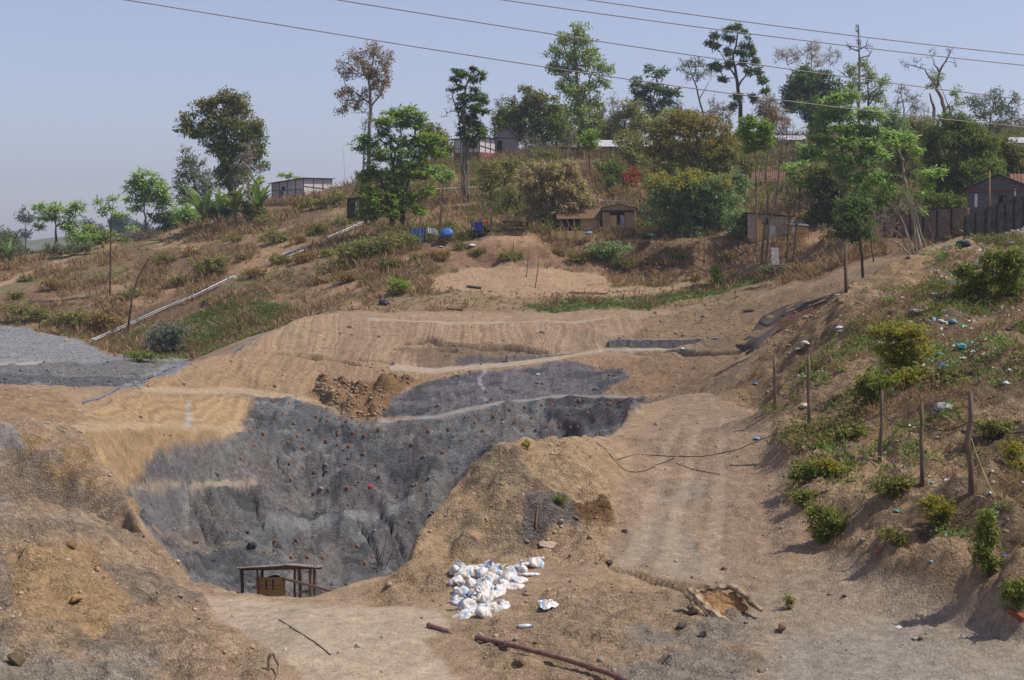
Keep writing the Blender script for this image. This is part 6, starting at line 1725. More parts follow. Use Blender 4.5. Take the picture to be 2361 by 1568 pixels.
# animal pen, stall with cloths, tarpaulins
def pen():
    p = at(1166, 548, 105.5)
    root = empty('animal_pen', p)
    tag(root, 'small dark stick pen with a flat roof on the terrace edge', 'pen')
    s = 105.5 / FPX
    W_, D_, H_ = 48 * s, 1.2, 36 * s
    for x in (0, W_ * .5, W_):
        for y in (0, D_):
            MB().tube([(x, y, -.3), (x, y, H_)], .04, 6).build('post', M_DARK, root)
    r_ = MB()
    for k in range(14):
        y = -.15 + (D_ + .3) * k / 13
        r_.tube([(-.2, y, H_ + .05 + rng.uniform(-.02, .02)), (W_ + .25, y, H_ - .02)], .045, 5)
    r_.build('roof', M_DARK, root)
    b_ = MB()
    for k in range(16):
        x = W_ * k / 15
        b_.tube([(x, -.03, -.1), (x + rng.normal(0, .02), -.03, H_ * (.95 if k < 6 else .45))], .02, 4)
    for z in (.2, .45):
        b_.tube([(0, -.06, H_ * z * 1.4), (W_, -.06, H_ * z * 1.4)], .022, 4)
    b_.build('bars', mat('grey_bamboo', (140, 120, 98)), root)


pen()


def cloth(mb, a, b, drop, n=10, m=6, wav=.06, seed=0):
    """hanging cloth between a and b"""
    r = np.random.default_rng(seed)
    a, b = np.array(a, float), np.array(b, float)
    ph_ = r.uniform(0, 6, 3)
    V = []
    for j in range(m + 1):
        for i in range(n + 1):
            t, q = i / n, j / m
            p = a + (b - a) * t
            p[2] -= drop * q * (1 + .08 * math.sin(t * 5 + ph_[0])) + .04 * math.sin(math.pi * t)
            p[1] += wav * q * math.sin(t * 11 + ph_[1]) + wav * .5 * math.sin(t * 23 + ph_[2] + q)
            V.append(p)
    F = [(j * (n + 1) + i, j * (n + 1) + i + 1, (j + 1) * (n + 1) + i + 1, (j + 1) * (n + 1) + i) for j in range(m) for i in range(n)]
    return mb.add(V, F)


M_BLUE = mat('blue_tarpaulin', (74, 118, 182), (52, 92, 158), 6, .5, .3, spec=.4)
M_TANK = mat('faded_blue_sheet', (92, 122, 152), (70, 100, 132), 5, .7, .3)


def stall():
    p = at(1086, 545, 105.8)
    root = empty('drying_rack', p)
    tag(root, 'pole rack hung with blue and orange cloths under a black cover', 'rack')
    for x in (0, .7, 1.45):
        for y in (0, .8):
            MB().tube([(x, y, -.3), (x + .02, y, 1.2)], .03, 6).build('pole', M_DARK, root)
    MB().tube([(-.1, 0, 1.12), (1.6, 0, 1.14)], .028, 6).build('rail', M_DARK, root)
    cloth(MB(), (.25, -.06, 1.1), (.95, -.06, 1.1), .72, seed=1).build('blue_cloth', mat('royal_blue_cloth', (72, 90, 168), (52, 66, 136), 5, .8), root)
    cloth(MB(), (.98, -.07, 1.16), (1.32, -.07, 1.2), .28, 6, 4, seed=2).build('orange_cloth', mat('orange_cloth', (226, 104, 46), (196, 84, 40), 5, .8), root)
    cloth(MB(), (.0, -.05, 1.08), (.24, -.05, 1.08), .4, 5, 4, seed=3).build('grey_cloth', mat('grey_cloth', (132, 136, 148), (104, 108, 120), 5, .8), root)
    mb = MB()
    sheet(mb, (-.12, -.25, 1.22), (1.65, -.25, 1.3), (1.65, .95, 1.3), (-.12, .95, 1.24), 9, .025, .02)
    mb.build('cover', mat('black_plastic', (44, 44, 46), (30, 30, 32), 5, .5, spec=.4), root)
    MB().box((.75, .35, .22), (1.3, .5, .5), jit=.04).build('dark_bundle', M_HOLE, root)


stall()
root = empty('tarpaulin_screen', at(948, 558, 106.5))
tag(root, 'faded blue sheet stretched upright between sticks at the left end of the terrace', 'tarpaulin')
cloth(MB(), (0, 0, 1.08), (1.02, .02, 1.1), 1.15, 12, 8, .03, 5).build('sheet', M_TANK, root)
for x in (-.02, 1.04):
    MB().tube([(x, .03, -.4), (x, .03, 1.15)], .03, 6).build('pole', M_DARK, root)
root = empty('cloth_line', at(984, 545, 106.5))
tag(root, 'white cloth hanging beside the faded blue sheet', 'cloth')
cloth(MB(), (0, 0, .72), (.8, .05, .6), .5, 9, 5, .05, 6).build('cloth', M_WHITE, root)
MB().tube([(-.05, .0, .74), (.9, .05, .58)], .015, 5).build('line', M_DARK, root)


def crumple(name, label, cat, pos, size, m_, seed=0, flat=.5, group=None, amp=.35, sub=3, up=0.0):
    """crumpled soft lump (bags, sheets, rags)"""
    r = np.random.default_rng(seed)
    v, f = ico()
    bm_v, bm_f = [tuple(p) for p in v], [tuple(t) for t in f]
    for _ in range(2 if sub >= 3 else 1):
        cache, nf = {}, []

        def midp(a, b):
            k = (min(a, b), max(a, b))
            if k not in cache:
                q = unit((np.array(bm_v[a]) + np.array(bm_v[b])) / 2)
                cache[k] = len(bm_v)
                bm_v.append(tuple(q))
            return cache[k]
        for a, b, c in bm_f:
            x, y, z = midp(a, b), midp(b, c), midp(c, a)
            nf += [(a, x, z), (b, y, x), (c, z, y), (x, y, z)]
        bm_f = nf
    V = np.array(bm_v)
    K = unit(r.normal(0, 1, (7, 3)))
    disp = np.zeros(len(V))
    for k in K:
        disp += np.abs(np.sin(V @ k * r.uniform(2.5, 5) + r.uniform(0, 6))) * r.uniform(.3, 1)
    disp = (disp / 7 - .35) * amp * 2
    V = V * (1 + disp + r.normal(0, amp * .22, len(V)))[:, None]
    V *= np.array([size * r.uniform(.8, 1.2), size * r.uniform(.7, 1.0), size * flat]) * .5
    V[:, 2] = np.maximum(V[:, 2], -size * flat * .2)
    me_ = mesh_np(name, V, np.array(bm_f), False)
    ob = link(name, me_, m_)
    ob.location = (pos[0], pos[1], pos[2] + size * flat * .18 + up)
    ob.rotation_euler = (r.uniform(-.2, .2), r.uniform(-.2, .2), r.uniform(0, 6.28))
    return tag(ob, label, cat, group)


crumple('tarpaulin', 'bright blue crumpled tarpaulin over a heap on the terrace edge', 'tarpaulin', at(1030, 545, 105.8), 1.15, M_BLUE, 3, .75)
crumple('blue_bundle', 'pale blue plastic bundle at the right end of the straw mat screen', 'bundle', at(1357, 540, 104.8), .55, mat('pale_blue_plastic', (140, 164, 200), (108, 134, 178), 6, .5), 4, .5)
crumple('rag', 'white rag caught on the bank below the drying rack', 'rag', hit(1088, 568), .7, M_WHITE, 5, .35)
crumple('bundle', 'dark green covered heap in the shade under the bluish tree', 'bundle', at(1496, 548, 103.5), .9, mat('dark_green_cover', (52, 74, 66), (38, 54, 50), 6, .7), 6, .5)
crumple('refuse_bag', 'black plastic bag lying on the field edge above the cut', 'bag', hit(886, 702), .75, mat('black_plastic', (44, 44, 46)), 7, .6)

# ------------------------------------------------------------------ pump shelter in the pit with its pump box
YSH = 50.0
s_ = YSH / FPX
so = at(553, 1303, YSH)
gsh = float(gz(so[0] + 1.3, YSH))
root = empty('pump_shelter', (so[0], YSH, gsh))
tag(root, 'open pole shelter with a corrugated roof at the bottom of the pit', 'shelter')
rz_ = so[2] - gsh
Wd = 173 * s_
POSTM = mat('weathered_pole', (122, 104, 84), (84, 70, 58), 6, .9, .4, stretch=(3, 3, .5))
for u, y, w in ((557, 0, .12), (590, 1.3, .11), (592, .1, .07), (667, 1.5, .09), (690, .15, .13), (717, 0, .12), (714, 1.4, .11)):
    x = (u - 553) * s_
    gy = float(gz(so[0] + x, YSH + y)) - gsh
    MB().tube([(x, y, gy - .3), (x + rng.normal(0, .02), y, (gy + rz_) / 2), (x, y, rz_ - .06 - y * .24)], w / 2, 7).build('post', POSTM if u != 557 else M_DARK, root)
for p_, q_ in (((-.08, -.02, rz_ - .1), (Wd + .1, -.02, rz_ - .06)), ((-.05, 1.3, rz_ - .44), (Wd + .1, 1.3, rz_ - .4)), ((.02, -.1, rz_ - .12), (.02, 1.4, rz_ - .48)), ((690 - 553) * s_ and ((690 - 553) * s_, .0, rz_ * .45), ((717 - 553) * s_, .0, rz_ * .49))):
    MB().beam(p_, q_, .07, .08).build('beam', POSTM, root)
mb = MB()
sheet(mb, (-.1, -.3, rz_ - .05), (Wd * .66, -.3, rz_ + .06), (Wd * .66, 1.5, rz_ - .32), (-.1, 1.5, rz_ - .43), 20, .022, .012)
sheet(mb, (Wd * .62, -.32, rz_ + .085), (Wd + .08, -.32, rz_ - .01), (Wd + .08, 1.45, rz_ - .38), (Wd * .62, 1.45, rz_ - .29), 13, .022, .012)
mb.build('roof', mat('corrugated_roof', (160, 158, 158), (112, 96, 90), 4, .5, .2, spec=.4), root)
bp_ = at(590, 1328, YSH + .3)
bq = at(652, 1362, YSH + .3)
root = empty('pump_box', (bp_[0], YSH + .3, float(gz(bp_[0] + .4, YSH + .3))))
tag(root, 'tan wooden pump box under the pole shelter', 'crate')
gx = bq[0] - bp_[0]
ht = bp_[2] - root.location.z
YB = mat('tan_planks', (168, 144, 100), (134, 112, 80), 8, .85, .3, stretch=(.5, 3, 4))
MB().box((gx / 2, .35, ht * .42), (gx * .96, .7, ht * .84)).build('body', YB, root)
MB().box((gx / 2, -.03, ht * .86), (gx, .05, .3)).build('plank', YB, root)
MB().box((gx / 2 - .05, -.05, ht * .7), (gx * 1.12, .05, .1)).build('plank', YB, root)
for t in (.4, .65):
    MB().box((gx * t, -.085, ht * .78), (.045, .03, .36)).build('batten', M_DARK, root)
dc_ = crumple('dark_cover', None, None, (0, 0, 0), .55, M_HOLE, 9, .35)
dc_.parent = root
dc_.location = (gx * .55, .3, ht * .88)

# ------------------------------------------------------------------ pipes, hoses, cables
PIPE = mat('red_brown_pipe', (138, 100, 88), (104, 72, 62), 9, .55, .15, spec=.4)


def pipe(name, label, cat, pts, r, m_, couplings=(), coup_r=1.35, group=None, seg=10, part='pipe'):
    pts = [np.array(p, float) for p in pts]
    o_ = pts[0]
    root = empty(name, o_)
    tag(root, label, cat, group)
    P = []
    for a, b in zip(pts[:-1], pts[1:]):
        for k in range(4):
            P.append(a + (b - a) * k / 4 - o_)
    P.append(pts[-1] - o_)
    MB().tube(P, r, seg).build(part, m_, root, True)
    tot = sum(np.linalg.norm(b - a) for a, b in zip(pts[:-1], pts[1:]))
    for c in couplings:
        d, acc = c * tot, 0
        for a, b in zip(pts[:-1], pts[1:]):
            l = np.linalg.norm(b - a)
            if acc + l >= d:
                q = a + (b - a) * (d - acc) / l - o_
                e = (b - a) / l
                MB().tube([q - e * r * 1.1, q + e * r * 1.1], r * coup_r, seg).build('coupling', m_, root)
                break
            acc += l
    return root


def on(u, v, up=.0, ymin=0):
    p = hit(u, v, ymin)
    p[2] += up
    return p


pipe('steel_pipe', 'long reddish steel pipe running out of the bottom edge of the photo', 'pipe', [on(1099, 1476, .04), on(1200, 1507, .09), on(1300, 1539, .12), on(1400, 1570, .1), on(1480, 1600, .06)], .038, PIPE, (.2, .62, .8))
pipe('steel_pipe', 'short half-buried reddish pipe end left of the long pipe', 'pipe', [on(987, 1446, .03), on(1034, 1459, .01), on(1050, 1463, -.05)], .042, PIPE)
pipe('steel_pipe', 'reddish pipe sloping from the pump box up to the lip of the pit', 'pipe', [at(652, 1334, 49.6), at(725, 1352, 42), at(800, 1374, 34.5), at(840, 1392, 32)], .042, PIPE, (.3, .6))
pipe('hose_end', 'bent grey hose sticking up from the ground at the bottom edge', 'hose', [on(620, 1548, -.05), on(620, 1548, .16), on(622, 1548, .24) + np.array([.03, 0, 0]), on(632, 1552, .24), on(644, 1556, .12), on(642, 1566, .05), on(630, 1585, .0)], .022, mat('grey_hose', (150, 134, 112), (116, 104, 88), 6, .6), seg=8, part='hose')
GREYP = mat('white_plastic_pipe', (206, 210, 216), (176, 182, 190), 5, .4, .1, spec=.4)
for lab, pts, rr in (('twin white water pipes slanting down the left hillside, longest run', [(212, 795), (240, 783), (370, 724), (450, 692), (540, 647)], .042),
                     ('upper white pipe piece in the middle of the left slope', [(606, 615), (650, 598), (706, 577)], .04),
                     ('short lower white pipe piece in the middle of the left slope', [(652, 607), (675, 598), (700, 588)], .035),
                     ('white pipes at the foot of the bright green tree', [(750, 560), (800, 538), (846, 518)], .045)):
    ps = [on(u, v, .38) for u, v in pts]
    r0_ = pipe('water_pipe', lab, 'pipe', ps, rr, GREYP)
    if rr > .041:
        MB().tube([p - ps[0] + np.array([.12, .25, -.06]) for p in ps], rr * .8, 8).build('pipe', GREYP, r0_, True)
pipe('water_pipe', 'white pipe crossing above the mud house roof', 'pipe', [at(1318, 454, 112), at(1390, 462, 111), at(1462, 466, 110)], .045, GREYP)
pipe('water_pipe', 'long thin pale pipe lying across the bare slope below the white-walled hut', 'pipe', [at(990, 436, 122), at(1040, 434, 122), at(1115, 431, 122)], .04, GREYP)
pipe('bamboo_rail', 'bamboo rail running along the bare slope below the thin pale pipe', 'rail', [at(1000, 455, 117), at(1060, 452, 117), at(1150, 450, 117)], .035, M_WOOD, part='rail')
pipe('bamboo_rail', 'bamboo pole lying on the bare ground right of the bright green tree', 'rail', [on(990, 476, .1), on(1060, 484, .1), on(1110, 486, .1)], .035, M_WOOD, part='rail')


def cable(label, pts, r, m_, name='cable', wob=0.0, up=.01, ymin=0, cat='cable'):
    P = []
    for (u0, v0), (u1, v1) in zip(pts[:-1], pts[1:]):
        n = max(2, int(math.hypot(u1 - u0, v1 - v0) / 12))
        for k in range(n):
            P.append(on(u0 + (u1 - u0) * k / n, v0 + (v1 - v0) * k / n, up, ymin))
    P.append(on(*pts[-1], up, ymin))
    P = np.array(P)
    P[1:-1] = (P[:-2] + P[1:-1] * 2 + P[2:]) / 4
    P[:, 2] = np.maximum(P[:, 2], gz(P[:, 0], P[:, 1]) + r * .4)
    ob = MB().tube(P, r, 6).build(name, m_, None, True)
    return tag(ob, label, cat)


BLK = mat('black_cable', (58, 54, 52), (42, 40, 38), 6, .6)
cable('dark cable lying slack across the pale bench', [(644, 1430), (690, 1460), (730, 1485), (762, 1512)], .007, BLK)
cable('black cable looping down over the top of the mound', [(1375, 1020), (1400, 1045), (1416, 1061), (1430, 1080), (1453, 1090), (1480, 1090), (1501, 1081), (1530, 1068), (1556, 1057)], .008, BLK)
cable('dark wire running across the ramp towards the fence posts', [(1422, 1062), (1467, 1049), (1556, 1054), (1620, 1054), (1700, 1040), (1740, 1020), (1790, 1003), (1840, 996)], .008, BLK)
cable('short dark wire on the face of the ramp', [(1560, 1070), (1600, 1085), (1660, 1095)], .007, BLK)
cable('blue-grey hose following the left rim of the cut', [(192, 929), (239, 917), (290, 888), (359, 869), (376, 857), (437, 838)], .04, mat('blue_grey_hose', (104, 118, 142), (84, 96, 118), 5, .6), 'hose', cat='hose')
cable('dark hose along the top rim of the upper cut', [(540, 812), (564, 794), (600, 772), (640, 752), (700, 730), (760, 716)], .035, mat('blue_grey_hose', (104, 118, 142)), 'hose', cat='hose')
cable('green garden hose on the grassy strip', [(1480, 700), (1530, 692), (1580, 684), (1640, 668), (1690, 655)], .03, mat('green_hose', (66, 128, 96), (50, 104, 78), 5, .6), 'hose', cat='hose')

WIRE = mat('aluminium_wire', (150, 140, 136), (126, 118, 116), 3, .5, spec=.4)
for k, (lab, pts) in enumerate((('lowest overhead wire, crossing the whole sky from upper left', [(-300, -92), (285, 0), (850, 88), (1420, 180), (1760, 228), (2361, 290), (2800, 325)]),
                                ('second overhead wire from below, passing in front of the tallest tree', [(200, -95), (775, 0), (1260, 76), (1650, 135), (2000, 184), (2361, 230), (2800, 275)]),
                                ('third overhead wire from below', [(500, -100), (1160, 0), (1700, 74), (2030, 114), (2361, 151), (2800, 190)]),
                                ('topmost overhead wire, only over the right half of the sky', [(700, -100), (1355, 0), (1690, 46), (2000, 86), (2361, 127), (2800, 165)]))):
    us = np.linspace(pts[0][0], pts[-1][0], 40)
    co = np.polyfit([p[0] for p in pts], [p[1] for p in pts], 3)
    P = [at(u, float(np.polyval(co, u)), 44 + k * 2.2 + (u - 1180) / 400) for u in us]
    tag(MB().tube(P, .0165 + .0008 * k, 6).build('power_line', WIRE, None, True), lab, 'power line')


# ------------------------------------------------------------------ sandbags
def sack_mat():
    m, nt, b = nodes_of('woven_white_sack')
    L = nt.links
    tc = N(nt, "ShaderNodeTexCoord")
    oi = N(nt, "ShaderNodeObjectInfo")
    sx = N(nt, "ShaderNodeSeparateXYZ")
    L.new(tc.outputs["Object"], sx.inputs[0])
    off = N(nt, "ShaderNodeMath", operation='MULTIPLY_ADD')
    off.inputs[1].default_value, off.inputs[2].default_value = .22, -.11
    L.new(oi.outputs["Random"], off.inputs[0])
    d = N(nt, "ShaderNodeMath", operation='SUBTRACT')
    L.new(sx.outputs[0], d.inputs[0])
    L.new(off.outputs[0], d.inputs[1])
    ab = N(nt, "ShaderNodeMath", operation='ABSOLUTE')
    L.new(d.outputs[0], ab.inputs[0])
    lt = N(nt, "ShaderNodeMath", operation='LESS_THAN')
    lt.inputs[1].default_value = .014
    L.new(ab.outputs[0], lt.inputs[0])
    nz = N(nt, "ShaderNodeTexNoise")
    nz.inputs["Scale"].default_value = 14
    nz.inputs["Detail"].default_value = 6
    L.new(tc.outputs["Object"], nz.inputs["Vector"])
    rp_ = N(nt, "ShaderNodeValToRGB")
    rp_.color_ramp.elements[0].position, rp_.color_ramp.elements[1].position = .3, .55
    rp_.color_ramp.elements[0].color = tuple(srgb(150, 140, 128)) + (1,)
    rp_.color_ramp.elements[1].color = tuple(srgb(224, 216, 206)) + (1,)
    L.new(nz.outputs[0], rp_.inputs[0])
    mx = N(nt, "ShaderNodeMix", data_type='RGBA')
    L.new(lt.outputs[0], mx.inputs[0])
    L.new(rp_.outputs[0], mx.inputs[6])
    mx.inputs[7].default_value = tuple(srgb(140, 184, 222)) + (1,)
    L.new(mx.outputs[2], b.inputs["Base Color"])
    b.inputs["Roughness"].default_value = .55
    bp = N(nt, "ShaderNodeBump")
    bp.inputs["Strength"].default_value = .9
    bp.inputs["Distance"].default_value = .03
    L.new(nz.outputs[0], bp.inputs["Height"])
    L.new(bp.outputs[0], b.inputs["Normal"])
    return m


SACK = sack_mat()


def sack_parts(seed, kind):
    """a filled sack: pinched body and a tied, flared neck (own mesh)"""
    r = np.random.default_rng(seed)
    n = 18
    ks = [(k, r.uniform(0, 6.28), a) for k, a in ((2, .08), (3, .07), (5, .06), (7, .04))]

    def ring(z, rx, ry, am, tw=0):
        out = []
        for i in range(n):
            q = 2 * math.pi * i / n
            w = 1 + am * sum(a * math.sin(k * q + p + z * 14) for k, p, a in ks)
            out.append((rx * w * math.cos(q + tw), ry * w * math.sin(q + tw), z))
        return out
    H = r.uniform(.14, .19)
    bx, by = r.uniform(.11, .14), r.uniform(.09, .115)
    zz = [0, .04, .15, .35, .55, .72, .86, .95, 1.0] if kind != 'flat' else [0, .06, .2, .4, .6, .8, .93, 1.0]
    pr = [.72, .93, 1.04, 1.06, 1.0, .86, .6, .3, .2] if kind != 'flat' else [.7, .92, 1.05, 1.1, 1.02, .8, .45, .1]
    if kind == 'flat':
        H *= .55
        bx *= 1.35
    V, F = [], []
    for z, p in zip(zz, pr):
        V += ring(z * H, bx * p, by * p, 1.0 + z * 1.6)
    for j in range(len(zz) - 1):
        for i in range(n):
            F.append((j * n + i, j * n + (i + 1) % n, (j + 1) * n + (i + 1) % n, (j + 1) * n + i))
    F.append(tuple(range(n))[::-1])
    F.append(tuple((len(zz) - 1) * n + i for i in range(n)))
    body = (V, F)
    V, F = [], []
    prof = [(0, .03), (.012, .032), (.03, .048), (.045, .058)]
    dx, dy = r.normal(0, .02, 2)
    for j, (z, p) in enumerate(prof):
        V += [(x + dx * j, y * .55 + dy * j, zq + r.uniform(-.012, .012) * (j > 1)) for x, y, zq in ring(H * .985 + z, p, p, 2.4)]
    for j in range(len(prof) - 1):
        for i in range(n):
            F.append((j * n + i, j * n + (i + 1) % n, (j + 1) * n + (i + 1) % n, (j + 1) * n + i))
    return body, (V, F)


PROTO = []
for k in range(6):
    kind = 'flat' if k in (2, 5) else 'up'
    b_, n_ = sack_parts(40 + k, kind)
    me1 = bpy.data.meshes.new('sandbag_body')
    me1.from_pydata(b_[0], [], b_[1])
    me1.polygons.foreach_set("use_smooth", np.ones(len(me1.polygons), bool))
    me1.materials.append(SACK)
    me2 = None
    if kind == 'up':
        me2 = bpy.data.meshes.new('sandbag_neck')
        me2.from_pydata(n_[0], [], n_[1])
        me2.materials.append(SACK)
    PROTO.append((me1, me2))

BAGS = [(1212, 1307, 'round white sandbag at the far right top of the pile'), (1233, 1309, 'twisted open sandbag at the far right end of the pile'), (1221, 1328, 'sandbag with blue print under the round one at the far right end'),
        (1053, 1323, 'sandbag with a flapping open neck at the back left corner of the pile'), (1054, 1344, 'upright sandbag at the left edge of the upper row'), (1068, 1351, 'tied sandbag lying at the lower left of the upper row'),
        (1074, 1331, None), (1087, 1357, 'wide-mouthed pale blue striped sandbag at the front of the upper row'), (1096, 1314, 'sandbag with an upright tied neck at the back of the pile'), (1111, 1328, None), (1127, 1312, 'sandbag with a tall pointed corner at the back of the pile'),
        (1124, 1329, None), (1143, 1323, None), (1174, 1328, 'open-topped sandbag right of the middle in the back row'), (1199, 1342, 'large sandbag with a blue stripe on the right flank of the pile'), (1198, 1322, 'tall plump sandbag leaning behind the right flank'),
        (1108, 1361, None), (1112, 1343, None), (1134, 1343, None), (1158, 1355, None), (1184, 1356, 'sandbag lying with its corner pointing right'), (1171, 1342, None), (1155, 1370, 'sandbag with a tied end at the front right of the upper row'),
        (1139, 1364, None), (1120, 1358, None), (1051, 1391, 'tall white sandbag at the left edge of the lower group'), (1068, 1397, None), (1062, 1373, 'sandbag with a yellow mark at the top left of the lower group'), (1089, 1378, None), (1105, 1372, None),
        (1101, 1390, None), (1124, 1375, None), (1129, 1387, None), (1114, 1387, None), (1156, 1400, 'slumped sandbag at the right edge of the lower group'), (1143, 1377, None), (1065, 1424, 'blue-striped sandbag lying nearest at the front left'),
        (1077, 1409, None), (1087, 1416, None), (1106, 1422, 'big pale sandbag in the middle of the front row'), (1136, 1409, 'square-shouldered sandbag with a blue stripe right in the front row'), (1121, 1402, None)]
for i, (u, v, lab) in enumerate(BAGS):
    p = on(u, v)
    k = i % 6
    if lab and ('round' in lab or 'lying' in lab or 'slumped' in lab):
        k = 2
    me1, me2 = PROTO[k]
    root = empty('sandbag', p - np.array([0, -.03, .02]), rng.uniform(0, 6.28))
    root.rotation_euler = (rng.normal(0, .28), rng.normal(0, .28), rng.uniform(0, 6.28))
    sc_ = rng.uniform(.95, 1.15)
    root.scale = (sc_, sc_, sc_ * rng.uniform(.9, 1.1))
    tag(root, lab or 'crumpled white sandbag in the crowded middle of the pile', 'sandbag', 'white sandbags piled beside the mound')
    for nm, me_ in (('body', me1), ('neck', me2)):
        if me_:
            ob = bpy.data.objects.new(nm, me_)
            COL.objects.link(ob)
            ob.parent = root

# empty sack, plastic bottle and other litter on the bench
p = on(1264, 1397, .015)
V, F = [], []
nn = 16
for j in range(5):
    for i in range(nn):
        q = 2 * math.pi * i / nn
        rr = (j / 4) * .165 * (1 + .22 * math.sin(3 * q + 1) + .1 * math.sin(7 * q))
        V.append((rr * math.cos(q) * 1.1, rr * math.sin(q) * 1.5, .05 * (1 - (j / 4) ** 2) + .018 * math.sin(5 * q + j * 2) + rng.normal(0, .006)))
for j in range(4):
    for i in range(nn):
        F.append((j * nn + i, j * nn + (i + 1) % nn, (j + 1) * nn + (i + 1) % nn, (j + 1) * nn + i))
es = MB().add(V, F).build('empty_sack', SACK)
es.location = p
tag(es, 'empty white sack spread flat on the soil right of the pile', 'sack')
root = empty('plastic_bottle', on(1212, 1448, .03), .2)
tag(root, 'clear plastic bottle lying on the soil in front of the empty sack', 'bottle')
GLS = mat('clear_plastic', (196, 202, 206), (168, 176, 184), 8, .2, .1, spec=.6)
MB().tube([(-.12, 0, 0), (-.1, 0, 0), (.04, 0, 0), (.08, 0, 0), (.1, 0, 0)], [.028, .034, .034, .016, .012], 10).build('body', GLS, root, True)
MB().tube([(.1, 0, 0), (.118, 0, 0)], .016, 8).build('cap', mat('blue_plastic', (74, 130, 200), (56, 108, 176), 6, .4), root)
crumple('matting', 'pale fibrous mat draped on the slope above the sandbags', 'mat', on(1268, 1262, .03), .55, mat('jute_matting', (178, 158, 136), (148, 128, 108), 14, .95, .5), 21, .12, amp=.25)

# ------------------------------------------------------------------ rock anchors on the grey faces
ANC = [(1840, 515), (1950, 535), (1790, 590), (1910, 603), (2137, 628), (2213, 648), (2345, 655), (1722, 657), (1843, 663), (1983, 678), (2090, 710), (1687, 722), (1775, 752), (2010, 757), (2283, 737), (2203, 787), (1943, 800), (1712, 822), (2047, 833), (2280, 815), (2350, 825), (1620, 910), (1955, 937), (2043, 967), (2125, 1008), (1963, 1062), (2345, 1110), (2217, 1130), (2122, 1135), (1855, 1460), (2003, 1460)]
ANC = [(x * .3418, 749.3 + y * .3418) for x, y in ANC]
AN2 = [(150, 822), (243, 850), (365, 875), (92, 905), (190, 912), (268, 926), (10, 955), (87, 987), (165, 990), (268, 1018), (348, 1115), (370, 1193), (150, 1278), (590, 978), (668, 1055), (795, 1032), (620, 1252), (498, 1323), (700, 903), (835, 875), (920, 945), (1068, 888), (1012, 832), (1140, 795), (1248, 745), (1350, 732), (1462, 720), (1530, 712), (1288, 822), (1395, 798), (1342, 875), (1428, 882), (1505, 855), (1588, 853), (1660, 862), (1712, 860), (1775, 770), (1715, 690), (1918, 703), (1995, 682), (1835, 910)]
ANC += [(749.3 + x * .3418, 691.7 + y * .3418) for x, y in AN2]
ANC += [(518.8 + x * .14648, 1256.6 + y * .14648) for x, y in ((638, 130), (1045, 210), (1300, 190), (1545, 205), (2200, 280), (2310, 200), (2085, 20))]
AM = mat('rusty_anchor_plate', (168, 122, 88), (126, 92, 70), 9, .8, .2)
proto = MB().box((0, 0, .02), (.14, .14, .03)).tube([(0, 0, .03), (0, 0, .12)], .02, 6).tube([(0, 0, .035), (0, 0, .065)], .04, 6).build('anchor_plate', AM)
first = True
for (u, v) in ANC:
    h_ = hit(u, v, 40)
    if h_[1] > 74:
        continue
    e = .25
    nx = Vector((-(float(gz(h_[0] + e, h_[1])) - float(gz(h_[0] - e, h_[1]))) / (2 * e), -(float(gz(h_[0], h_[1] + e)) - float(gz(h_[0], h_[1] - e))) / (2 * e), 1)).normalized()
    ob = proto if first else proto.copy()
    if not first:
        COL.objects.link(ob)
    first = False
    nx = (nx + Vector((0, -.5, 0))).normalized()
    ob.location = Vector(h_) + nx * .03
    ob.rotation_euler = nx.to_track_quat('Z', 'Y').to_euler()
    ob.rotation_euler.rotate_axis('Z', rng.uniform(-.5, .5))
    tag(ob, 'rusty square anchor plate bolted to the grey rock face of the pit', 'anchor plate', 'rock anchors on the pit faces')
crumple('red_marker', 'bright red rag on the grey pit face among the anchor plates', 'rag', hit(854, 1127, 40), .22, mat('bright_red', (214, 50, 44), (184, 40, 36), 6), 31, .7)
for k, (u0, v0, u1, v1, lab) in enumerate(((880, 1300, 892, 1232, 'tallest bare steel rod standing at the right foot of the pit'), (869, 1310, 884, 1262, 'steel rod just left of the tallest rod'), (884, 1318, 904, 1275, 'leaning steel rod right of the tallest rod'), (912, 1290, 919, 1262, 'short steel rod nearest the mound edge'))):
    a = hit(u0, v0, 40)
    tag(MB().tube([a - np.array([0, 0, .1]), at(u1, v1, a[1] - .1)], .02, 6).build('steel_rod', mat('rusty_rod', (132, 108, 96), (104, 84, 74), 6)), lab, 'rod')

# ------------------------------------------------------------------ fence posts and other poles
PM = mat('grey_brown_post', (126, 106, 90), (92, 76, 64), 6, .9, .5, stretch=(3, 3, .4))
POSTS = [(1787, 946, 820, 'first fence post, farthest left at the edge of the bare slope'), (1866, 984, 820, 'second fence post, beside the torn sack on the slope'), (2028, 1066, 900, 'third fence post, the one where the wire begins to sag'),
         (2127, 1121, 928, 'fourth fence post, straight and pale, beside a teal scrap'), (2240, 1141, 904, 'tallest and darkest fence post, farthest right')]
tops = []
for i, (u, v, vt, lab) in enumerate(POSTS):
    a = hit(u, v)
    b = at(u + (6 if i == 2 else -2), vt, a[1])
    m_ = a + (b - a) * .5 + np.array([rng.normal(0, .02), 0, 0])
    tag(MB().tube([a - np.array([0, 0, .2]), a + (b - a) * .25, m_, a + (b - a) * .75, b], [.04, .042, .036, .037, .03] if i < 4 else [.054, .05, .052, .046, .04], 8).build('fence_post', PM, None, True), lab, 'fence post', 'fence posts along the weedy slope')
    tops.append((a, b))


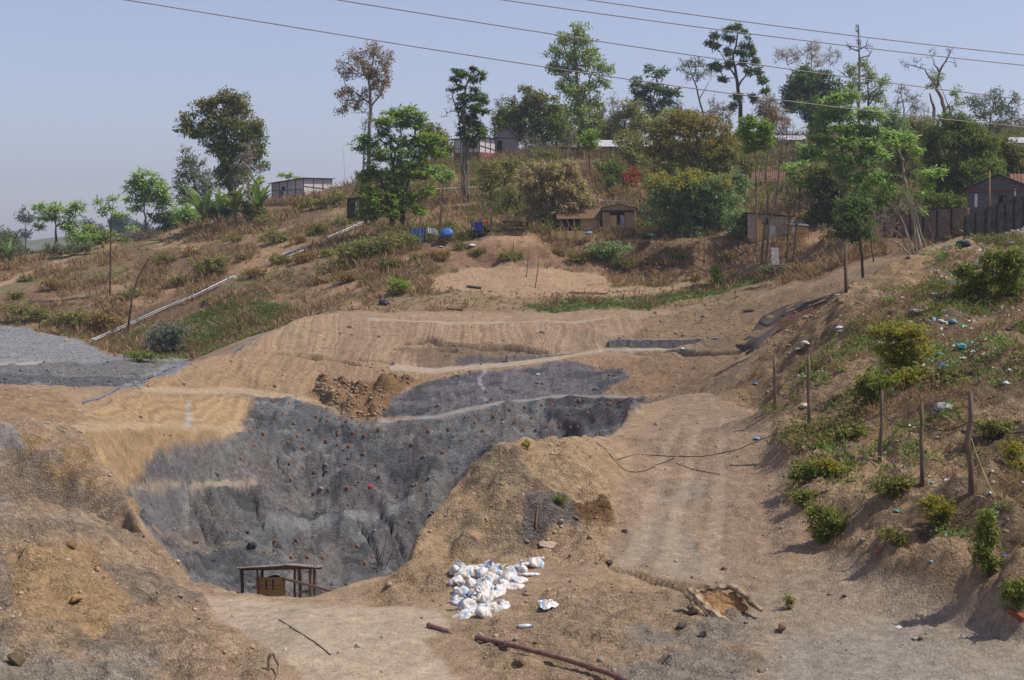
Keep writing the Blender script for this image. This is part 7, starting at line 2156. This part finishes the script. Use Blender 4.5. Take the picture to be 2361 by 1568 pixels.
def strand(label, pts, r=.008, name='fence_wire', m_=None, cat='wire', sag=.15):
    P = []
    for a, b in zip(pts[:-1], pts[1:]):
        for k in range(8):
            t = k / 8
            p = a + (b - a) * t
            p = p - np.array([0, 0, sag * math.sin(math.pi * t)])
            P.append(p)
    P.append(pts[-1])
    tag(MB().tube(P, r, 5).build(name, m_ or BLK, None, True), label, cat)


w3 = tops[2][0] + (tops[2][1] - tops[2][0]) * .68
w4 = tops[3][0] + (tops[3][1] - tops[3][0]) * .74
w5 = tops[4][0] + (tops[4][1] - tops[4][0]) * .72
strand('slack wire strung from the ramp past the third post to the last fence post', [hit(1880, 995) + np.array([0, 0, .1]), w3, w4, w5, at(2400, 985, 22)], .009)
strand('pale rope slanting down from the tallest post to the ground', [tops[4][0] + (tops[4][1] - tops[4][0]) * .55, at(2262, 1075, 23.3), hit(2295, 1148)], .009, 'rope', mat('yellow_rope', (188, 170, 110), (158, 140, 90), 6), 'rope', .02)
POLES = [((1951, 674), (1951, 560), .07, 'dark post standing at the head of the right-hand cut', 'post', None), ((1232, 664), (1242, 585), .035, 'thin leaning stick standing on the sandy field', 'stick', None), ((1213, 640), (1222, 560), .03, 'thin stick beside the leaning one at the foot of the bank', 'stick', None),
         ((1623, 606), (1619, 505), .03, 'slim pale pole standing in front of the dark bluish tree', 'pole', None), ((1988, 592), (1990, 540), .05, 'short dark post left of the pale-trunked tree', 'post', None), ((2284, 476), (2282, 395), .055, 'tall yellow timber post in front of the grey gabled house', 'post', 81),
         ((1182, 582), (1184, 555), .04, 'short stump stick on the bank below the stick pen', 'stick', None), ((795, 440), (791, 335), .015, 'thin bamboo wand rising beside the low hut', 'wand', 143), ((609, 520), (610, 435), .03, 'thin dead stem left of the low bamboo hut', 'stem', 138)]
for (b0, t0, rr, lab, nm, Yf) in POLES:
    a = hit(*b0) if Yf is None else at(b0[0], b0[1], Yf)
    b = at(t0[0], t0[1], a[1])
    tag(MB().tube([a - np.array([0, 0, .3]), (a + b) / 2 + np.array([rng.normal(0, .05), 0, 0]), b], [rr, rr * .85, rr * .6], 7).build(nm, PM if rr != .055 else M_WOOD, None, True), lab, nm)
a = hit(293, 764)
P = [a - np.array([0, 0, .3]), at(304, 690, a[1] - .2), at(318, 640, a[1] - .3), at(334, 612, a[1] - .5), at(348, 590, a[1] - .7)]
tag(MB().tube(P, [.09, .08, .065, .05, .03], 7).tube([P[4] + np.array([-.25, 0, .05]), P[4] + np.array([.12, 0, -.05])], .03, 6).build('dead_pole', PM, None, True), 'crooked bare pole leaning on the left hillside', 'pole')
# heap of cut branches
root = empty('branch_heap', on(325, 552))
tag(root, 'heap of cut grey branches under the leafy tree on the left ridge', 'heap')
mb = MB()
for k in range(60):
    c = np.array([rng.normal(0, 1.0), rng.normal(0, .6), abs(rng.normal(.2, .25))])
    d = unit(np.array([rng.normal(0, 1), rng.normal(0, .6), rng.normal(.25, .2)])) * rng.uniform(.6, 1.7)
    mb.tube([c - d, c + rng.normal(0, .05, 3), c + d], [.035, .03, .015], 5)
mb.build('branches', bark('grey'), root)

# ------------------------------------------------------------------ uprooted stump
root = empty('uprooted_stump', on(1640, 1420))
tag(root, 'uprooted tree stump with two forked roots lying on the soil', 'stump')
o_ = np.array(root.location)
ST = mat('split_root_wood', (172, 150, 122), (98, 82, 66), 9, .95, .8, bscale=22, stretch=(1, 1, 1))


def root_log(pts, rad, nm, m_):
    P = [np.array(p) - o_ for p in pts]
    Q, RR = [], []
    for i in range(len(P) - 1):
        for k in range(4):
            t = k / 4
            Q.append(P[i] + (P[i + 1] - P[i]) * t + rng.normal(0, .012, 3))
            RR.append((rad[i] + (rad[i + 1] - rad[i]) * t) * rng.uniform(.85, 1.18))
    Q.append(P[-1])
    RR.append(rad[-1])
    mb = MB().tube(Q, RR, 14)
    cen = [Q[min(k // 14, len(Q) - 1)] for k in range(len(mb.v))]
    rid_ = [rng.uniform(.75, 1.15) for _ in range(14)]
    mb.v = [tuple(np.array(c) + (np.array(v) - np.array(c)) * rid_[k % 14] * rng.uniform(.93, 1.06)) for k, (v, c) in enumerate(zip(mb.v, cen))]
    mb.build(nm, m_, root)


def rel(u, v, d=0.0):
    return at(u, v, o_[1] + d)


root_log([rel(1584, 1364, .1), rel(1606, 1384, .02), rel(1632, 1408, -.12), rel(1660, 1428, -.3), rel(1690, 1448, -.42)], [.10, .115, .10, .085, .04], 'trunk', ST)
root_log([rel(1592, 1392, -.05), rel(1606, 1412, -.12), rel(1626, 1424, -.22)], [.07, .08, .05], 'trunk', ST)
root_log([rel(1688, 1352, .25), rel(1706, 1364, .12), rel(1728, 1386, -.05), rel(1756, 1408, -.2)], [.05, .055, .05, .035], 'root', ST)
root_log([rel(1588, 1364, .15), rel(1622, 1360, .28), rel(1656, 1352, .32), rel(1692, 1352, .26)], [.06, .05, .045, .05], 'root', ST)
root_log([rel(1640, 1412, -.2), rel(1632, 1428, -.32), rel(1622, 1440, -.4)], [.025, .016, .01], 'root', ST)
cs_ = [rel(1612, 1372, .14) - o_, rel(1688, 1360, .22) - o_, rel(1732, 1396, .05) - o_, rel(1668, 1432, -.2) - o_]
V = []
n_ = 9
for side in (0, 1):
    for j in range(n_):
        for i in range(n_):
            t, q = i / (n_ - 1), j / (n_ - 1)
            p = cs_[0] * (1 - t) * (1 - q) + cs_[1] * t * (1 - q) + cs_[2] * t * q + cs_[3] * (1 - t) * q - np.array([0, 0, .09 * math.sin(math.pi * t) * math.sin(math.pi * q)])
            edge = min(t, 1 - t, q, 1 - q)
            V.append(p + rng.normal(0, .018, 3) + np.array([0, .22 if side else -.03 + .0 * edge, -.12 if side else .05 * min(1, edge * 5)]))
F = []
for j in range(n_ - 1):
    for i in range(n_ - 1):
        a_ = j * n_ + i
        F.append((a_, a_ + 1, a_ + n_ + 1, a_ + n_))
        F.append((n_ * n_ + a_, n_ * n_ + a_ + n_, n_ * n_ + a_ + n_ + 1, n_ * n_ + a_ + 1))
for i in range(n_ - 1):
    for a_, b_ in (((n_ - 1) * n_ + i, (n_ - 1) * n_ + i + 1), (i + 1, i), (i * n_, (i + 1) * n_), ((i + 2) * n_ - 1, (i + 1) * n_ - 1)):
        F.append((a_, b_, n_ * n_ + b_, n_ * n_ + a_))
MB().add(V, F).build('soil_clump', mat('orange_soil_lump', (164, 128, 88), (128, 98, 68), 16, .95, .9, bscale=40), root)


def boulder(label, px, size, col, seed, flat=.6, name='boulder', cat='boulder', Y=None, sunk=0.0):
    """broken angular rock: hull of scattered corner points, edges slightly knocked off"""
    import bmesh
    p = hit(*px) if Y is None else at(px[0], px[1], Y)
    r = np.random.default_rng(seed)
    bm = bmesh.new()
    Q = unit(r.normal(0, 1, (15, 3))) * r.uniform(.75, 1.0, (15, 1)) * np.array([1.0, r.uniform(.65, .95), flat]) * size * .42
    for q in Q:
        bm.verts.new([float(c) for c in q])
    h = bmesh.ops.convex_hull(bm, input=bm.verts)
    bmesh.ops.delete(bm, geom=[e for e in h["geom_interior"] if isinstance(e, bmesh.types.BMVert)], context='VERTS')
    bmesh.ops.bevel(bm, geom=bm.edges[:], offset=size * .03, segments=1, affect='EDGES')
    me_ = bpy.data.meshes.new(name)
    bm.to_mesh(me_)
    bm.free()
    ob = link(name, me_, mat('rock_%d_%d_%d' % col, tuple(int(c * .9) for c in col), tuple(int(c * .66) for c in col), 7, .95, .7, bscale=22))
    ob.location = (p[0], p[1], p[2] + size * flat * .16)
    ob.rotation_euler = (r.uniform(-.25, .25), r.uniform(-.25, .25), r.uniform(0, 6.28))
    return tag(ob, label, cat)


for args in (
        ('large pale yellow slab on the brow of the right slope', (1937, 700), .55, (196, 164, 118), 51, .7),
        ('flat pale yellow stone right of the large slab', (1978, 700), .38, (190, 156, 112), 52, .4),
        ('small tan block below the pale slabs on the right slope', (1999, 740), .3, (184, 142, 106), 53, .45),
        ('rounded yellowish boulder half overgrown above the second fence post', (1972, 800), .45, (172, 150, 104), 54, .7),
        ('pale rounded stone among weeds left of the third fence post', (1926, 922), .3, (182, 154, 108), 55, .7),
        ('orange-tan rock sitting in the grey lower right floor', (1806, 1452), .36, (168, 130, 100), 56, .5),
        ('tan boulder under the long reddish pipe', (1198, 1532), .3, (152, 124, 96), 57, .8),
        ('tan block in the yellow hollow of the mound', (1365, 1242), .28, (176, 144, 108), 58, .8),
        ('flat stone sticking out of the top of the yellow hollow', (1327, 1198), .26, (156, 126, 92), 59, .5),
        ('big clod of earth at the bottom left corner', (34, 1532), .42, (132, 114, 88), 60, .8),
        ('tan clod in the middle of the left spoil slope', (166, 1264), .36, (158, 128, 88), 61, .7),
        ('pale yellow boulder low on the left spoil slope', (176, 1390), .34, (188, 150, 100), 62, .8),
        ('square grey block on the little ledge in the pit', (452, 1254), .5, (160, 140, 116), 63, .6),
        ('large dark grey boulder standing at the foot of the pit wall', (580, 1264), .7, (92, 90, 90), 64, .8, 'boulder', 'boulder', None, .12),
        ('grey rocks heaped above the large dark boulder', (568, 1230), .45, (120, 118, 116), 65, .6, 'boulder', 'boulder', None, .08),
        ('tan stone at the right end of the gravel heap', (268, 822), .75, (176, 146, 104), 66, .6),
        ('pale tan stone on the upper edge of the gravel heap', (152, 787), .55, (190, 160, 118), 67, .7),
        ('small pale stone on the crest of the gravel heap', (143, 775), .4, (186, 160, 122), 68, .6),
        ('dark grey clods in front of the uprooted stump', (1572, 1446), .3, (120, 114, 108), 69, .6),
        ('grey rock left of the stump clods', (1620, 1466), .24, (138, 130, 122), 70, .6),
        ('dark stone at the foot of the ramp edge', (1405, 1302), .2, (104, 92, 82), 71, .8),
        ('small grey stone beside the yellow hollow', (1440, 1228), .2, (128, 118, 110), 72, .7)):
    boulder(*args)

# ------------------------------------------------------------------ litter on the right slope and elsewhere
LC = {'blue': (80, 140, 214), 'light blue': (150, 192, 220), 'white': (220, 220, 218), 'teal': (90, 168, 172), 'pink': (214, 112, 128), 'green': (84, 196, 92), 'grey': (168, 166, 164), 'black': (48, 46, 48), 'beige': (200, 188, 168), 'red': (200, 66, 58), 'yellow': (206, 192, 84), 'purple': (120, 92, 116), 'dark green': (50, 70, 66), 'cream': (206, 188, 150)}
LIT = [(2178, 664, 24, 'blue', 'largest blue plastic scrap high on the right slope'), (2196, 655, 14, 'blue', 'blue scrap touching the largest blue plastic'), (2153, 679, 16, 'light blue', 'light blue scrap left of the largest blue plastic'), (2140, 675, 16, 'white', 'white bag left of the light blue scrap'),
       (2237, 702, 18, 'pink', 'pink bag high on the right slope'), (2221, 706, 11, 'green', 'bright green scrap beside the pink bag'), (2114, 722, 28, 'grey', 'large grey plastic sheet on the upper right slope'), (2136, 717, 16, 'white', 'white bag at the right end of the grey sheet'),
       (2056, 722, 22, 'black', 'black box lying above the orange-flecked bush'), (2049, 732, 13, 'beige', 'beige panel leaning against the black box'), (2163, 721, 11, 'blue', 'small blue scrap between the grey sheet and pink bag'), (1937, 757, 16, 'white', 'white paper on the bare brow of the slope'), (1937, 766, 13, 'light blue', 'light blue scrap under the white paper'),
       (2217, 803, 22, 'teal', 'long teal bag in the middle of the right slope'), (2198, 744, 17, 'teal', 'pale teal bag below the grey plastic sheet'), (2222, 755, 15, 'green', 'green scrap beside the pale teal bag'), (2170, 744, 14, 'white', 'white scrap left of the pale teal bag'), (2092, 750, 8, 'red', 'small red scrap above the orange-flecked bush'),
       (2014, 765, 13, 'blue', 'blue scrap left of the orange-flecked bush'), (2246, 721, 10, 'yellow', 'yellow scrap below the pink bag'), (2321, 729, 13, 'white', 'white bottle near the right edge'), (2326, 760, 15, 'purple', 'purple wrapper near the right edge'), (2222, 568, 30, 'dark green', 'dark green refuse bag on the brow of the right slope'),
       (2240, 548, 15, 'blue', 'blue bag on the skyline of the right slope'), (2328, 565, 26, 'purple', 'dull purple cloth hanging at the top right'), (2220, 616, 20, 'white', 'pale scraps under the dark green refuse bag'), (2176, 848, 20, 'blue', 'bright blue bag halfway down the right slope'), (2154, 861, 13, 'white', 'white scrap left of the bright blue bag'),
       (2165, 818, 13, 'teal', 'small teal scrap above the bright blue bag'), (2217, 828, 16, 'white', 'white scrap right of the small teal scrap'), (2285, 828, 16, 'cream', 'cream scrap right of the long teal bag'), (2325, 856, 15, 'white', 'white bag near the right edge, halfway up'), (2319, 886, 14, 'white', 'white scrap under the bag near the right edge'),
       (2176, 945, 34, 'grey', 'big slumped grey sack behind the fourth fence post'), (2162, 938, 9, 'blue', 'small blue scrap on the big grey sack'), (2111, 988, 16, 'white', 'white scrap left of the fourth fence post'), (2229, 996, 16, 'grey', 'crumpled grey bag beside the tallest fence post'), (2147, 1115, 13, 'teal', 'teal scrap at the foot of the fourth fence post'),
       (2110, 1119, 10, 'white', 'white stone-like scrap left of the fourth post foot'), (2242, 880, 11, 'cream', 'cream scrap above the tallest fence post'), (1742, 886, 11, 'blue', 'dark blue scrap left of the first fence post'), (1746, 1012, 15, 'light blue', 'pale blue plastic on the slope above the ramp'), (1855, 940, 26, 'cream', 'torn cream sack between the first two fence posts'),
       (2026, 1270, 13, 'red', 'red and white cup on the lower edge of the weeds'), (2147, 1296, 10, 'light blue', 'pale blue scrap low on the right'), (2318, 1283, 12, 'blue', 'blue scrap beside the upright bush low on the right'), (2070, 1449, 16, 'white', 'white strip lying on the lower right floor'), (1911, 1372, 9, 'black', 'black scrap on the lower right floor'),
       (1947, 1376, 12, 'black', 'dark rag right of the black scrap on the floor'), (2068, 1180, 12, 'teal', 'teal scrap in the weeds below the third post'), (1808, 636, 10, 'light blue', 'light blue scrap at the end of the grassy strip'), (1240, 865, 9, 'white', 'white plastic on the grey band under the upper berm'), (1573, 806, 9, 'white', 'white sack on the stone retaining wall'),
       (1010, 593, 10, 'cream', 'cream box on the bank below the tarpaulin'), (1016, 571, 10, 'cream', 'cream lid on the bank just under the tarpaulin'), (1858, 795, 22, 'white', 'heap of white debris on the bare brow of the right slope'), (1840, 808, 18, 'grey', 'grey debris left of the white debris heap'), (657, 1085, 0, None, None),
       (1515, 618, 12, 'grey', 'grey stone-like scrap on the dark bank'), (2160, 1010, 10, 'white', 'white scrap right of the fourth post'), (2000, 905, 9, 'yellow', 'yellow scrap in the leafy bush'), (2300, 1185, 14, 'light blue', 'pale blue scraps on the berm at the right')]
for i, (u, v, sz, c, lab) in enumerate(LIT):
    if not c:
        continue
    h_ = hit(u, v)
    col = LC[c]
    m_ = mat('litter_' + c.replace(' ', '_'), col, tuple(int(x * .8) for x in col), 9, .5, .2, spec=.35)
    nm = 'plastic_scrap' if 'scrap' in lab else ('litter_bag' if ('bag' in lab or 'sack' in lab) else 'litter')
    crumple(nm, lab, 'litter', h_, sz * h_[1] / FPX * 1.1, m_, 500 + i, .55 if 'bag' in lab or 'sack' in lab else .35, 'litter on the right slope' if u > 1700 else None, amp=.5, sub=2 if sz < 18 else 3)

# planks and sticks
PLK = [((1078, 660), (1112, 664), .5, 'pale board lying on the left end of the sandy field', (166, 150, 132)), ((1032, 714), (1068, 716), .35, 'brown plank on the rim of the upper cut', (140, 100, 70)), ((1300, 701), (1392, 690), .09, 'long pale pole lying on the field', (176, 152, 120)),
       ((1310, 676), (1399, 679), .14, 'half-buried log along the back of the field', (150, 118, 84)), ((1356, 660), (1392, 655), .09, 'short pale pole near the foot of the bank', (170, 148, 120)), ((1716, 718), (1742, 716), .3, 'pale plank at the rough end of the upper cut', (176, 156, 130)),
       ((2180, 880), (2240, 862), .05, 'dead stick crossing the weeds below the bright blue bag', (120, 96, 70)), ((2265, 800), (2310, 780), .07, 'pale broken plank right of the long teal bag', (170, 138, 94)), ((2330, 690), (2361, 694), .1, 'yellow timber end at the right edge', (200, 160, 104)),
       ((1640, 632), (1700, 612), .12, 'pale log end beside the upright concrete slab', (168, 144, 116)), ((2330, 1418), (2361, 1436), .1, 'rusty metal channel at the lower right edge', (150, 84, 54)), ((440, 545), (520, 556), .07, 'bamboo pole on the ground under the banana plants', (150, 130, 100)), ((290, 580), (340, 566), .07, 'bare pole lying on the path side of the branch heap', (150, 134, 110)),
       ((1240, 1175), (1236, 1225), .02, 'thin twig leaning on the mound face', (140, 120, 96)), ((316, 1215), (334, 1242), .03, 'thin stick on the left lip of the pit', (170, 136, 96))]
for i, ((u0, v0), (u1, v1), w, lab, col) in enumerate(PLK):
    a, b = on(u0, v0, .05), on(u1, v1, .05)
    ob = MB().beam(a, b, w, min(w, .08)).build('plank' if w > .12 or 'plank' in lab or 'board' in lab else 'pole', mat('wood_%d_%d_%d' % col, col, tuple(int(c * .75) for c in col), 8, .9, .3))
    tag(ob, lab, 'timber')

# black shade net draped over the cut on the right
A = [(1965, 662), (1900, 684), (1850, 694), (1800, 706), (1760, 735), (1725, 772), (1700, 800)]
B = [(1975, 669), (1912, 692), (1868, 708), (1822, 726), (1800, 758), (1765, 790), (1728, 818)]
V = []
for (u0, v0), (u1, v1) in zip(A, B):
    for k in range(5):
        t = k / 4
        q = hit(u0 + (u1 - u0) * t + rng.uniform(-5, 5), v0 + (v1 - v0) * t + rng.uniform(-3, 3), 56)
        V.append(q + np.array([0, 0, .012 + rng.uniform(-.02, .03)]))
nf = MB().add(V, [(i * 5 + k, i * 5 + k + 1, i * 5 + k + 6, i * 5 + k + 5) for i in range(len(A) - 1) for k in range(4)]).build('shade_net', mat('black_shade_net', (92, 80, 68), (52, 46, 42), 20, .9, .3), None, True)
nm_ = nf.modifiers.new('thickness', 'SOLIDIFY')
nm_.thickness = .008
tag(nf, 'dark net draped over the head of the right-hand cut', 'net')
# ------------------------------------------------------------------ haze: the dusty air of the valley
hb = MB().box((0, 1330, 65), (5400, 2760, 170)).build("haze", None)
hm = bpy.data.materials.new("haze")
hm.use_nodes = True
nt = hm.node_tree
nt.nodes.remove(nt.nodes["Principled BSDF"])
pv = nt.nodes.new("ShaderNodeVolumePrincipled")
pv.inputs["Color"].default_value = (.80, .86, 1.0, 1)
pv.inputs["Density"].default_value = HAZE
pv.inputs["Anisotropy"].default_value = .2
nt.links.new(pv.outputs[0], nt.nodes["Material Output"].inputs["Volume"])
hb.data.materials.append(hm)
tag(hb, kind="stuff")
